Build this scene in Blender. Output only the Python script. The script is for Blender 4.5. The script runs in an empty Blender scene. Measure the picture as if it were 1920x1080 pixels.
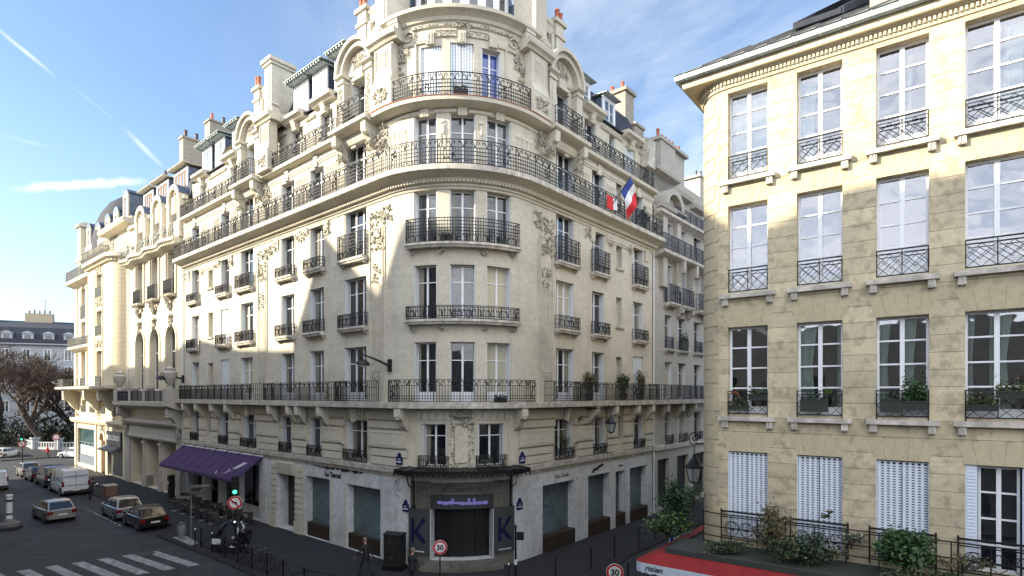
import bpy, bmesh, math, random
from mathutils import Vector, Matrix
import numpy as np
R_ = math.radians
random.seed(7)
sc = bpy.context.scene
COL = sc.collection
# ------------------------------------------------------------------ camera
cam = bpy.data.objects.new('camera', bpy.data.cameras.new('camera'))
COL.objects.link(cam); sc.camera = cam
cam.data.sensor_width = 36.0; cam.data.lens = 1060/1920*36
cam.data.shift_y = 200/1920
cam.data.clip_end = 3000; cam.data.clip_start = .1
cam.location = (0, 0, 8.6); cam.rotation_euler = (R_(90), 0, 0)
sc.render.resolution_x = 1024; sc.render.resolution_y = 576
# ------------------------------------------------------------------ light
SUN_AZ, SUN_EL = 195.0, 24.0          # direction towards the sun, degrees from +X / above horizon
sd = Vector((math.cos(R_(SUN_AZ))*math.cos(R_(SUN_EL)), math.sin(R_(SUN_AZ))*math.cos(R_(SUN_EL)), math.sin(R_(SUN_EL))))
sun = bpy.data.objects.new('sun', bpy.data.lights.new('sun', 'SUN'))
COL.objects.link(sun); sun.data.energy = 4.5; sun.data.angle = R_(.9); sun.data.color = (1, .88, .66)
sun.rotation_euler = (-sd).to_track_quat('-Z', 'Y').to_euler(); sun.location = (-60, -20, 60)
sc.view_settings.view_transform = 'Standard'; sc.view_settings.look = 'None'
sc.view_settings.exposure = 1.5; sc.view_settings.gamma = 1
# ------------------------------------------------------------------ sky: nishita plus thin high cloud and contrails
w = bpy.data.worlds.new('World'); sc.world = w; w.use_nodes = True
nt = w.node_tree; nt.nodes.clear()
def N(t, **k):
    n = nt.nodes.new(t)
    for a, b in k.items(): setattr(n, a, b)
    return n
def L(a, b): nt.links.new(a, b)
def M(op, a, b=None, c=None, clamp=False):
    n = N('ShaderNodeMath', operation=op); n.use_clamp = clamp
    for i, v in enumerate((a, b, c)):
        if v is None: continue
        if isinstance(v, (int, float)): n.inputs[i].default_value = v
        else: L(v, n.inputs[i])
    return n.outputs[0]
def V(op, a, b):
    n = N('ShaderNodeVectorMath', operation=op)
    for i, v in enumerate((a, b)):
        if isinstance(v, (tuple, Vector)): n.inputs[i].default_value = v
        else: L(v, n.inputs[i])
    return n.outputs['Value'] if op == 'DOT_PRODUCT' else n.outputs[0]
def RANGE(v, a, b, c=0., d=1.):
    n = N('ShaderNodeMapRange'); n.interpolation_type = 'SMOOTHSTEP'; L(v, n.inputs[0])
    for i, q in enumerate((a, b, c, d)): n.inputs[i+1].default_value = q
    return n.outputs[0]
def build_world():
    sky = N('ShaderNodeTexSky'); sky.sky_type = 'NISHITA'; sky.sun_disc = False
    sky.sun_elevation = R_(SUN_EL); sky.sun_rotation = math.atan2(sd.x, sd.y) % (2*math.pi)
    sky.air_density = 1.0; sky.dust_density = .6; sky.ozone_density = 2.8
    tc = N('ShaderNodeTexCoord'); g = tc.outputs['Generated']
    sep = N('ShaderNodeSeparateXYZ'); L(g, sep.inputs[0])
    zc = M('MAXIMUM', M('ADD', sep.outputs[2], .12), .05)
    com = N('ShaderNodeCombineXYZ'); L(M('DIVIDE', sep.outputs[0], zc), com.inputs[0]); L(M('DIVIDE', sep.outputs[1], zc), com.inputs[1])
    def noise(sc_, det, dist, off):
        mp = N('ShaderNodeMapping'); L(com.outputs[0], mp.inputs[0]); mp.inputs['Location'].default_value = off
        mp.inputs['Scale'].default_value = (1, .55, 1); mp.inputs['Rotation'].default_value = (0, 0, .6)
        n = N('ShaderNodeTexNoise'); n.inputs['Scale'].default_value = sc_; n.inputs['Detail'].default_value = det
        n.inputs['Distortion'].default_value = dist; n.inputs['Roughness'].default_value = .62; L(mp.outputs[0], n.inputs['Vector']); return n.outputs[0]
    n1 = noise(.9, 8, .6, (3.1, 1.2, 0)); n2 = noise(3.2, 6, .9, (0, 4, 0))
    cl = M('MULTIPLY', RANGE(n1, .34, .62), RANGE(n2, .20, .66))
    xm = RANGE(M('DIVIDE', sep.outputs[0], M('MAXIMUM', sep.outputs[1], .2)), -.5, .1, .10, 1.)
    cl = M('MULTIPLY', cl, xm)
    # hazy brightening low in the sky towards the left
    low = RANGE(sep.outputs[2], .5, .02, 0., .16)
    def px(x, y): return Vector(((x-960)/1060, 1, (740-y)/1060)).normalized()
    def trail(a, b, width, k, f1=.06, rough=0.):
        A, B = px(*a), px(*b); n_ = A.cross(B).normalized(); m = (A+B).normalized(); t = n_.cross(m); half = abs(A.dot(t)/A.dot(m))
        d = V('DOT_PRODUCT', g, n_)
        wob = N('ShaderNodeTexNoise'); wob.inputs['Scale'].default_value = 60; wob.inputs['Detail'].default_value = 3; L(g, wob.inputs[0])
        d = M('ADD', d, M('MULTIPLY', M('SUBTRACT', wob.outputs[0], .5), width*rough))
        s = M('DIVIDE', V('DOT_PRODUCT', g, t), M('MAXIMUM', V('DOT_PRODUCT', g, m), .05))
        return M('MULTIPLY', M('MULTIPLY', RANGE(M('ABSOLUTE', d), width, width*.15), RANGE(M('ABSOLUTE', s), half, half-f1)), M('MULTIPLY', RANGE(wob.outputs[0], .2, .55, .6, 1), k))
    tr = trail((-40, 25), (122, 158), .0036, .62, .05, .4)
    for q in (trail((110, 143), (230, 236), .0022, .16, .03, .6), trail((218, 226), (322, 330), .0052, .6, .05, .5), trail((-10, 356), (300, 338), .0085, .75, .05, 1.2), trail((-20, 245), (120, 285), .004, .18, .03)):
        tr = M('MAXIMUM', tr, q)
    bgs = N('ShaderNodeBackground'); L(sky.outputs[0], bgs.inputs[0]); bgs.inputs[1].default_value = SKY_K
    bgc = N('ShaderNodeBackground'); bgc.inputs[0].default_value = (.92, .97, 1, 1); bgc.inputs[1].default_value = CLOUD_K
    back = M('MULTIPLY', RANGE(sep.outputs[1], .05, -.45), RANGE(n2, .30, .62, .45, 1.))     # unseen bright cloud added behind the viewpoint to light the shaded facades
    bgk = N('ShaderNodeBackground'); bgk.inputs[0].default_value = (.93, .96, 1, 1); bgk.inputs[1].default_value = FILL_K
    mx = N('ShaderNodeMixShader'); L(M('MAXIMUM', M('MAXIMUM', M('MULTIPLY', cl, .75), low), tr, clamp=True), mx.inputs[0])
    L(bgs.outputs[0], mx.inputs[1]); L(bgc.outputs[0], mx.inputs[2])
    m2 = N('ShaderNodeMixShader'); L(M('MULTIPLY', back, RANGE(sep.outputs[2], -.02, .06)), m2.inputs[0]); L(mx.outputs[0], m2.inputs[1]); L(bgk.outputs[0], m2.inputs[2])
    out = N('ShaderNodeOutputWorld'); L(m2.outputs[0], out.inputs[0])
SKY_K, CLOUD_K, FILL_K = .104, .48, 1.12
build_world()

# ------------------------------------------------------------------ materials
MAT = {}
def newmat(name):
    m = bpy.data.materials.new(name); m.use_nodes = True; MAT[name] = m
    t = m.node_tree; b = t.nodes['Principled BSDF']; return m, t, b
def plain(name, c, rough=.6, metal=0., var=.12, scale=6., bump=0., spec=.5, bscale=40., coat=0., speck=0.):
    m, t, b = newmat(name)
    b.inputs['Roughness'].default_value = rough; b.inputs['Metallic'].default_value = metal; b.inputs['Specular IOR Level'].default_value = spec
    b.inputs['Coat Weight'].default_value = coat; b.inputs['Coat Roughness'].default_value = .08
    tc = t.nodes.new('ShaderNodeTexCoord'); n = t.nodes.new('ShaderNodeTexNoise'); n.inputs['Scale'].default_value = scale; n.inputs['Detail'].default_value = 6
    t.links.new(tc.outputs['Object'], n.inputs['Vector'])
    r = t.nodes.new('ShaderNodeMapRange'); r.inputs[1].default_value = .25; r.inputs[2].default_value = .75; r.inputs[3].default_value = 1-var; r.inputs[4].default_value = 1+var
    t.links.new(n.outputs[0], r.inputs[0])
    mu = t.nodes.new('ShaderNodeMix'); mu.data_type = 'RGBA'; mu.blend_type = 'MULTIPLY'; mu.inputs[0].default_value = 1; mu.inputs[6].default_value = (*c, 1)
    t.links.new(r.outputs[0], mu.inputs[7]); res = mu.outputs[2]
    for k_, s_ in ((speck, 55.), (speck*.7, 3.7)):
        if not k_: continue
        n3 = t.nodes.new('ShaderNodeTexNoise'); n3.inputs['Scale'].default_value = s_; n3.inputs['Detail'].default_value = 8; t.links.new(tc.outputs['Object'], n3.inputs['Vector'])
        r3 = t.nodes.new('ShaderNodeMapRange'); r3.inputs[1].default_value = .35; r3.inputs[2].default_value = .65; r3.inputs[3].default_value = 1-k_; r3.inputs[4].default_value = 1+k_; t.links.new(n3.outputs[0], r3.inputs[0])
        m3 = t.nodes.new('ShaderNodeMix'); m3.data_type = 'RGBA'; m3.blend_type = 'MULTIPLY'; m3.inputs[0].default_value = 1; t.links.new(res, m3.inputs[6]); t.links.new(r3.outputs[0], m3.inputs[7]); res = m3.outputs[2]
    t.links.new(res, b.inputs['Base Color'])
    if bump:
        n2 = t.nodes.new('ShaderNodeTexNoise'); n2.inputs['Scale'].default_value = bscale; n2.inputs['Detail'].default_value = 4
        t.links.new(tc.outputs['Object'], n2.inputs['Vector']); bp = t.nodes.new('ShaderNodeBump'); bp.inputs['Strength'].default_value = bump; bp.inputs['Distance'].default_value = .02
        t.links.new(n2.outputs[0], bp.inputs['Height']); t.links.new(bp.outputs[0], b.inputs['Normal'])
    return m
def stone(name, c, c2=None, bw=1.1, bh=.42, joint=.006, jc=.55, var=.10, dirt=.35, dirtc=(.30, .27, .22), drip=.5, bump=.35, patch=0.):
    """coursed limestone laid out in metres by the uv map, with soot streaks and blotches"""
    m, t, b = newmat(name); n = t.nodes.new; l = t.links.new
    b.inputs['Roughness'].default_value = .88; b.inputs['Specular IOR Level'].default_value = .25
    uv = n('ShaderNodeUVMap'); br = n('ShaderNodeTexBrick'); l(uv.outputs[0], br.inputs['Vector'])
    c2 = c2 or tuple(x*(1-var) for x in c)
    br.inputs['Color1'].default_value = (*c, 1); br.inputs['Color2'].default_value = (*c2, 1); br.inputs['Mortar'].default_value = (*[x*jc for x in c], 1)
    br.inputs['Scale'].default_value = 1; br.inputs['Brick Width'].default_value = bw; br.inputs['Row Height'].default_value = bh
    br.inputs['Mortar Size'].default_value = joint; br.inputs['Mortar Smooth'].default_value = .3; br.inputs['Bias'].default_value = -.1
    col = br.outputs['Color']
    tc = n('ShaderNodeTexCoord')
    def nz(sc_, det, mapsc=None, src=None):
        mp = n('ShaderNodeMapping'); l(src or tc.outputs['Object'], mp.inputs[0]); mp.inputs['Scale'].default_value = mapsc or (1, 1, 1)
        q = n('ShaderNodeTexNoise'); q.inputs['Scale'].default_value = sc_; q.inputs['Detail'].default_value = det; q.inputs['Roughness'].default_value = .6; l(mp.outputs[0], q.inputs['Vector']); return q.outputs[0]
    def rg(v, a, b_, c_, d):
        q = n('ShaderNodeMapRange'); l(v, q.inputs[0])
        for i, x in enumerate((a, b_, c_, d)): q.inputs[i+1].default_value = x
        return q.outputs[0]
    def mix(f, A, B, bt='MIX'):
        q = n('ShaderNodeMix'); q.data_type = 'RGBA'; q.blend_type = bt
        if isinstance(f, float): q.inputs[0].default_value = f
        else: l(f, q.inputs[0])
        for i, x in ((6, A), (7, B)):
            if isinstance(x, tuple): q.inputs[i].default_value = (*x, 1)
            else: l(x, q.inputs[i])
        return q.outputs[2]
    blot = nz(.55, 7); fine = nz(7, 5); streak = nz(1.3, 6, (1, .09, 1), uv.outputs[0])
    col = mix(rg(blot, .46, .72, 0., dirt), col, dirtc)
    col = mix(rg(streak, .52, .75, 0., drip*dirt), col, dirtc)
    if patch:
        pb = nz(3.6, 9); col = mix(rg(pb, .50, .62, 0., patch), col, tuple(x*.55 for x in dirtc))
    fm = n('ShaderNodeCombineColor'); v = rg(fine, .25, .75, .88, 1.10)
    for i in range(3): l(v, fm.inputs[i])
    col = mix(1.0, col, fm.outputs[0], 'MULTIPLY')
    l(col, b.inputs['Base Color'])
    bp = n('ShaderNodeBump'); bp.inputs['Strength'].default_value = bump; bp.inputs['Distance'].default_value = .015
    hh = n('ShaderNodeMath'); hh.operation = 'SUBTRACT'; l(fine, hh.inputs[0]); l(br.outputs['Fac'], hh.inputs[1]); l(hh.outputs[0], bp.inputs['Height']); l(bp.outputs[0], b.inputs['Normal'])
    return m
STONE = stone('cream limestone', (.55, .515, .44), bw=1.05, bh=.40, joint=.006, jc=1.22, var=.08, dirt=.42, drip=.8, patch=.10)
STONE_G = stone('painted ground floor stone', (.55, .57, .59), bw=9, bh=5, joint=.001, var=.05, dirt=.5, drip=.9, dirtc=(.24, .24, .24), patch=.22)
STONE_C = stone('carved limestone', (.53, .50, .42), bw=3, bh=3, joint=.001, var=.03, dirt=.32, drip=.7, patch=.12)
STONE_P = stone('pale limestone of the hall', (.58, .53, .43), bw=.9, bh=.38, joint=.003, jc=.85, var=.04, dirt=.15)
STONE_L = stone('banded limestone', (.57, .50, .37), bw=6, bh=.46, joint=.012, jc=.55, var=.04, dirt=.12)
STONE_N = stone('grey cream limestone', (.40, .38, .35), bw=1.0, bh=.38, joint=.004, jc=.8, var=.07, dirt=.35)
STONE_Y = stone('yellow weathered limestone', (.58, .50, .35), c2=(.45, .39, .28), bw=1.92, bh=.44, joint=.007, jc=.30, dirt=.42, dirtc=(.27, .235, .17), drip=.8, bump=.8, patch=.38)
STONE_YL = stone('yellow lintel stone', (.48, .415, .285), bw=5, bh=5, joint=.001, dirt=.3, dirtc=(.30, .25, .17), bump=.5)
SLAB = plain('grey balcony stone', (.44, .41, .37), .85, var=.35, scale=3, speck=.25, bump=.3)
IRON = plain('black wrought iron', (.007, .007, .009), .5, .2, .2)
IRON_B = plain('blue black iron', (.02, .024, .04), .5, .3, .2)
WHITE = plain('white window paint', (.72, .74, .78), .35, var=.05)
GREYW = plain('grey white shutter paint', (.60, .63, .66), .45, var=.08)
SHUT = plain('pale blue shutter paint', (.62, .68, .78), .45, var=.06)
ZINC = plain('zinc roof', (.10, .13, .19), .45, .5, .25, 2.5)
ZINC_D = plain('dark slate roof', (.030, .036, .052), .75, 0, .35, 3, .3, spec=.25)
ZINC_G = plain('green grey zinc', (.34, .40, .40), .5, .3, .25, 3)
BRICK = stone('brick chimney', (.36, .33, .28), c2=(.27, .24, .21), bw=.24, bh=.08, joint=.008, jc=.6, dirt=.3)
POT = plain('terracotta pot', (.36, .095, .05), .7, var=.3, scale=20)
POT_D = plain('dark chimney pot', (.05, .03, .03), .7, var=.2)
DARK = plain('dark interior', (.012, .012, .013), .8)
ROOM = plain('dim interior', (.05, .045, .04), .9)
def wavy(t, sock):
    tc = t.nodes.new('ShaderNodeTexCoord'); n = t.nodes.new('ShaderNodeTexNoise'); n.inputs['Scale'].default_value = 1.7; n.inputs['Detail'].default_value = 1; t.links.new(tc.outputs['Object'], n.inputs['Vector'])
    bp = t.nodes.new('ShaderNodeBump'); bp.inputs['Strength'].default_value = 1; bp.inputs['Distance'].default_value = .007; t.links.new(n.outputs[0], bp.inputs['Height']); t.links.new(bp.outputs[0], sock)
def glassy(name, c, rough=.04, refl=.5):
    m, t, b = newmat(name); b.inputs['Base Color'].default_value = (*c, 1); b.inputs['Roughness'].default_value = rough
    b.inputs['IOR'].default_value = 1.6; b.inputs['Specular IOR Level'].default_value = refl; wavy(t, b.inputs['Normal']); return m
GLASS = glassy('dark window glass', (.010, .012, .016), .03, .75)
GLASS_M = glassy('grey window glass', (.05, .055, .065), .03, .9)
GLASS_C = glassy('curtained glass', (.42, .40, .33), .05, .8)
def thin_glass(name):
    m = bpy.data.materials.new(name); m.use_nodes = True; MAT[name] = m; t = m.node_tree; t.nodes.clear()
    o = t.nodes.new('ShaderNodeOutputMaterial'); mx = t.nodes.new('ShaderNodeMixShader'); tr = t.nodes.new('ShaderNodeBsdfTransparent'); gl = t.nodes.new('ShaderNodeBsdfGlossy')
    tr.inputs[0].default_value = (.72, .80, .80, 1); gl.inputs['Roughness'].default_value = .02; gl.inputs[0].default_value = (.92, .93, 1, 1)
    fr = t.nodes.new('ShaderNodeFresnel'); fr.inputs[0].default_value = 1.5; ad = t.nodes.new('ShaderNodeMath'); ad.operation = 'MULTIPLY_ADD'; ad.inputs[1].default_value = 2.6; ad.inputs[2].default_value = .16; ad.use_clamp = True
    wavy(t, gl.inputs['Normal']); t.links.new(fr.outputs[0], ad.inputs[0]); t.links.new(ad.outputs[0], mx.inputs[0]); t.links.new(tr.outputs[0], mx.inputs[1]); t.links.new(gl.outputs[0], mx.inputs[2]); t.links.new(mx.outputs[0], o.inputs[0]); return m
GLASS_T = thin_glass('double glazing')
CURT_D = plain('curtain behind glass', (.20, .19, .16), .25, var=.25, scale=9)
CURTAIN = plain('net curtain', (.62, .68, .64), .9, var=.1)
ASPHALT = plain('asphalt', (.022, .024, .028), .8, var=.35, scale=.5, speck=.45, bump=.5, bscale=60)
def cracks(m):
    t = m.node_tree; b = t.nodes['Principled BSDF']; src = b.inputs['Base Color'].links[0].from_socket; tc = t.nodes.new('ShaderNodeTexCoord')
    nz = t.nodes.new('ShaderNodeTexNoise'); nz.inputs['Scale'].default_value = .9; nz.inputs['Detail'].default_value = 5; t.links.new(tc.outputs['Object'], nz.inputs['Vector'])
    ad = t.nodes.new('ShaderNodeMix'); ad.data_type = 'RGBA'; ad.inputs[0].default_value = .35; t.links.new(tc.outputs['Object'], ad.inputs[6]); t.links.new(nz.outputs['Color'], ad.inputs[7])
    v = t.nodes.new('ShaderNodeTexVoronoi'); v.feature = 'DISTANCE_TO_EDGE'; v.inputs['Scale'].default_value = .45; t.links.new(ad.outputs[2], v.inputs['Vector'])
    r = t.nodes.new('ShaderNodeMapRange'); r.inputs[1].default_value = .004; r.inputs[2].default_value = .018; r.inputs[3].default_value = .45; r.inputs[4].default_value = 1; t.links.new(v.outputs['Distance'], r.inputs[0])
    mu = t.nodes.new('ShaderNodeMix'); mu.data_type = 'RGBA'; mu.blend_type = 'MULTIPLY'; mu.inputs[0].default_value = 1; t.links.new(src, mu.inputs[6]); t.links.new(r.outputs[0], mu.inputs[7]); t.links.new(mu.outputs[2], b.inputs['Base Color'])
cracks(ASPHALT)
PAVE = stone('pavement asphalt', (.026, .027, .031), bw=30, bh=30, joint=.001, dirt=.35, dirtc=(.014, .014, .016), bump=.3)
KERB = stone('granite kerb', (.075, .075, .078), bw=1.0, bh=9, joint=.02, jc=.3, var=.25, dirt=.5, dirtc=(.03, .03, .03))
PAINT = plain('road paint', (.24, .24, .25), .7, var=.3, scale=4, speck=.5, bump=.2)
SHUTTER_M = plain('rolling shutter metal', (.17, .22, .23), .28, .7, .2, 3)
def corrug(m, per, amp):
    t = m.node_tree; b = t.nodes['Principled BSDF']; uv = t.nodes.new('ShaderNodeUVMap'); wv = t.nodes.new('ShaderNodeTexWave'); wv.bands_direction = 'Y'; wv.inputs['Scale'].default_value = per
    t.links.new(uv.outputs[0], wv.inputs[0]); bp = t.nodes.new('ShaderNodeBump'); bp.inputs['Distance'].default_value = amp; t.links.new(wv.outputs[1], bp.inputs['Height']); t.links.new(bp.outputs[0], b.inputs['Normal'])
corrug(SHUTTER_M, 3.2, .04)
WOOD_D = plain('dark brown grille', (.035, .025, .018), .6)
PURPLE = plain('purple canvas', (.040, .016, .072), .85, var=.15, scale=3)
RED = plain('red canvas', (.20, .006, .008), .8, var=.12, scale=2)
CANVAS_W = plain('white canvas', (.42, .48, .56), .8, var=.1)
LEAF = plain('green leaves', (.035, .085, .022), .6, var=.4, scale=5)
LEAF_D = plain('dark leaves', (.016, .042, .016), .6, var=.4, scale=5)
LEAF_Y = plain('yellow green leaves', (.13, .20, .03), .6, var=.35, scale=5)
LEAF_B = plain('dry brown leaves', (.11, .09, .04), .7, var=.4, scale=5)
BARK = plain('bark', (.035, .026, .020), .9, var=.3, scale=4)
SOIL = plain('planter', (.03, .035, .03), .8)
# ------------------------------------------------------------------ mesh helpers
class Path:
    """a facade line seen from outside: straight run, rounded corner, straight run; a = metres along (0 = middle of the corner), o = metres outwards"""
    def __init__(s, C, dA, dB, r):
        s.C = Vector(C); s.dA = Vector(dA).normalized(); s.dB = Vector(dB).normalized(); s.r = r
        phi = math.acos(max(-1, min(1, s.dA.dot(s.dB)))); s.turn = math.pi-phi; s.T = r*math.tan(s.turn/2)
        bis = (s.dA+s.dB).normalized(); s.cen = s.C+bis*(r/math.sin(phi/2)) if r > 0 else s.C
        s.h = r*s.turn/2; s.bis = -bis
        s.nA = Vector((-s.dA.y, s.dA.x)); s.nA = s.nA if s.nA.dot(s.dB) < 0 else -s.nA
        s.nB = Vector((-s.dB.y, s.dB.x)); s.nB = s.nB if s.nB.dot(s.dA) < 0 else -s.nB
        s.sg = 1 if (s.bis.x*s.nB.y-s.bis.y*s.nB.x) > 0 else -1
    def __call__(s, a, o, z):
        if a < -s.h: p = s.C+s.dA*(s.T-s.h-a)+s.nA*o
        elif a > s.h: p = s.C+s.dB*(s.T-s.h+a)+s.nB*o
        else:
            th = s.sg*a/s.r if s.r else 0; c, q = math.cos(th), math.sin(th)
            p = s.cen+Vector((s.bis.x*c-s.bis.y*q, s.bis.x*q+s.bis.y*c))*(s.r+o)
        return (p.x, p.y, z)
    def cuts(s, a0, a1):
        if s.r <= 0 or a1 <= -s.h or a0 >= s.h: return [a0, a1]
        lo, hi = max(a0, -s.h), min(a1, s.h); n = max(1, int(math.ceil((hi-lo)/(s.r*.07))))
        c = [lo+(hi-lo)*i/n for i in range(n+1)]
        if a0 < lo-1e-6: c.insert(0, a0)
        if a1 > hi+1e-6: c.append(a1)
        return c
class Straight(Path):
    def __init__(s, O, d, nrm):
        s.O = Vector(O[:2]); s.d = Vector(d[:2]).normalized(); s.n = Vector(nrm[:2]).normalized(); s.r = 0; s.h = 0
    def __call__(s, a, o, z):
        p = s.O+s.d*a+s.n*o; return (p.x, p.y, z)
    def cuts(s, a0, a1): return [a0, a1]
class MB:
    def __init__(s, fn=None): s.v = []; s.f = []; s.uv = []; s.mi = []; s.fn = fn; s.cur = 0; s.sm = False
    def P(s, p): return s.fn(*p) if s.fn else tuple(p)
    def face(s, pts, uv=None):
        i = len(s.v); s.v += [s.P(p) for p in pts]; s.f.append(tuple(range(i, i+len(pts)))); s.mi.append(s.cur)
        s.uv += uv if uv else [(p[0], p[2]) for p in pts]
    def box(s, a0, a1, o0, o1, z0, z1, back=False):
        if a0 > a1: a0, a1 = a1, a0
        if o0 > o1: o0, o1 = o1, o0
        c = s.fn.cuts(a0, a1) if s.fn else [a0, a1]
        for x0, x1 in zip(c, c[1:]):
            s.face([(x0, o1, z0), (x1, o1, z0), (x1, o1, z1), (x0, o1, z1)])
            s.face([(x0, o1, z1), (x1, o1, z1), (x1, o0, z1), (x0, o0, z1)], [(x0, o1), (x1, o1), (x1, o0), (x0, o0)])
            s.face([(x0, o0, z0), (x1, o0, z0), (x1, o1, z0), (x0, o1, z0)], [(x0, o0), (x1, o0), (x1, o1), (x0, o1)])
            if back or not s.fn: s.face([(x1, o0, z0), (x0, o0, z0), (x0, o0, z1), (x1, o0, z1)])
        s.face([(a0, o0, z0), (a0, o1, z0), (a0, o1, z1), (a0, o0, z1)], [(a0+o0, z0), (a0+o1, z0), (a0+o1, z1), (a0+o0, z1)])
        s.face([(a1, o1, z0), (a1, o0, z0), (a1, o0, z1), (a1, o1, z1)], [(a1+o1, z0), (a1+o0, z0), (a1+o0, z1), (a1+o1, z1)])
    def mold(s, a0, a1, prof, caps=True):
        """profile of (o,z) points run along the facade"""
        c = s.fn.cuts(a0, a1) if s.fn else [a0, a1]
        for x0, x1 in zip(c, c[1:]):
            for (o0, z0), (o1, z1) in zip(prof, prof[1:]):
                s.face([(x0, o0, z0), (x1, o0, z0), (x1, o1, z1), (x0, o1, z1)], [(x0, z0+o0), (x1, z0+o0), (x1, z1+o1), (x0, z1+o1)])
        if caps:
            for a in (a0, a1): s.face([(a, o, z) for o, z in prof], [(a+o, z) for o, z in prof])
    def plate(s, poly, o0, o1, back=False):
        s.face([(a, o1, z) for a, z in poly])
        if back: s.face([(a, o0, z) for a, z in poly][::-1])
        for (a, z), (b, y) in zip(poly, poly[1:]+poly[:1]): s.face([(a, o0, z), (b, o0, y), (b, o1, y), (a, o1, z)], [(a, z), (b, y), (b+.1, y), (a+.1, z)])
    def tube(s, pts, r, n=4, cap=False, world=False, rs=None):
        P = [Vector(p if world else s.P(p)) for p in pts]; rs = rs or [r]*len(P); rings = []
        for i, p in enumerate(P):
            d = (P[min(i+1, len(P)-1)]-P[max(i-1, 0)]); d = d.normalized() if d.length > 1e-9 else Vector((0, 0, 1))
            u = d.cross(Vector((0, 0, 1)) if abs(d.z) < .9 else Vector((1, 0, 0))).normalized(); v = d.cross(u)
            rings.append([p+(u*math.cos(2*math.pi*(k+.5)/n)+v*math.sin(2*math.pi*(k+.5)/n))*rs[i] for k in range(n)])
        b = len(s.v)
        for r_ in rings: s.v += [tuple(q) for q in r_]
        for i in range(len(P)-1):
            for k in range(n):
                s.f.append((b+i*n+k, b+i*n+(k+1) % n, b+(i+1)*n+(k+1) % n, b+(i+1)*n+k)); s.mi.append(s.cur); s.uv += [(0, 0), (1, 0), (1, 1), (0, 1)]
        if cap:
            for i in (0, len(P)-1): s.f.append(tuple(b+i*n+k for k in range(n))); s.mi.append(s.cur); s.uv += [(0, 0)]*n
    def lathe(s, prof, c, n=12, ax=None, arc=None):
        """profile (r,z) round the vertical through world point c"""
        c = Vector(c); b = len(s.v); ax = Matrix(ax).to_3x3() if ax is not None else Matrix.Identity(3)
        for r, z in prof:
            for k in range(n): s.v.append(tuple(c+ax @ Vector((r*math.cos(2*math.pi*k/n), r*math.sin(2*math.pi*k/n), z))))
        for i in range(len(prof)-1):
            for k in range(n):
                s.f.append((b+i*n+k, b+i*n+(k+1) % n, b+(i+1)*n+(k+1) % n, b+(i+1)*n+k)); s.mi.append(s.cur); s.uv += [(k/n, prof[i][1]), ((k+1)/n, prof[i][1]), ((k+1)/n, prof[i+1][1]), (k/n, prof[i+1][1])]
    def blob(s, c, rx, ry, rz, rnd=None, world=False):
        """twelve-sided lump"""
        c = Vector(c if world else s.P(c)); t = (1+5**.5)/2; b = len(s.v)
        V_ = [(-1, t, 0), (1, t, 0), (-1, -t, 0), (1, -t, 0), (0, -1, t), (0, 1, t), (0, -1, -t), (0, 1, -t), (t, 0, -1), (t, 0, 1), (-t, 0, -1), (-t, 0, 1)]
        F_ = [(0, 11, 5), (0, 5, 1), (0, 1, 7), (0, 7, 10), (0, 10, 11), (1, 5, 9), (5, 11, 4), (11, 10, 2), (10, 7, 6), (7, 1, 8), (3, 9, 4), (3, 4, 2), (3, 2, 6), (3, 6, 8), (3, 8, 9), (4, 9, 5), (2, 4, 11), (6, 2, 10), (8, 6, 7), (9, 8, 1)]
        for x, y, z in V_:
            v = Vector((x*rx, y*ry, z*rz))/1.9
            if rnd: v = rnd @ v
            s.v.append(tuple(c+v))
        for f in F_: s.f.append(tuple(b+i for i in f)); s.mi.append(s.cur); s.uv += [(0, 0)]*3
    def build(s, name, mats, parent=None, smooth=False, label=None):
        if not s.v: return None
        v = np.array(s.v, dtype=float)
        org = Vector((0, 0, 0))
        if parent is not None:
            q = parent
            while q.parent: q = q.parent
            org = Vector(q.get('_o', (0, 0, 0)))
            if not q.get('_l'): v = v-np.array(org)
        me = bpy.data.meshes.new(name); me.from_pydata([tuple(x) for x in v], [], s.f)
        ul = me.uv_layers.new(name='UVMap')
        if len(s.uv) == len(me.loops): ul.data.foreach_set('uv', np.array(s.uv, dtype=np.float32).ravel())
        mats = mats if isinstance(mats, (list, tuple)) else [mats]
        for m in mats: me.materials.append(m)
        if len(mats) > 1: me.polygons.foreach_set('material_index', s.mi)
        if smooth or s.sm:
            bm = bmesh.new(); bm.from_mesh(me); bmesh.ops.remove_doubles(bm, verts=bm.verts, dist=.0005); bm.to_mesh(me); bm.free()
            me.polygons.foreach_set('use_smooth', [True]*len(me.polygons))
            me.set_sharp_from_angle(angle=R_(38))
        me.update()
        o = bpy.data.objects.new(name, me); COL.objects.link(o)
        if parent is not None: o.parent = parent
        if label: o['label'] = label
        return o
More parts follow.
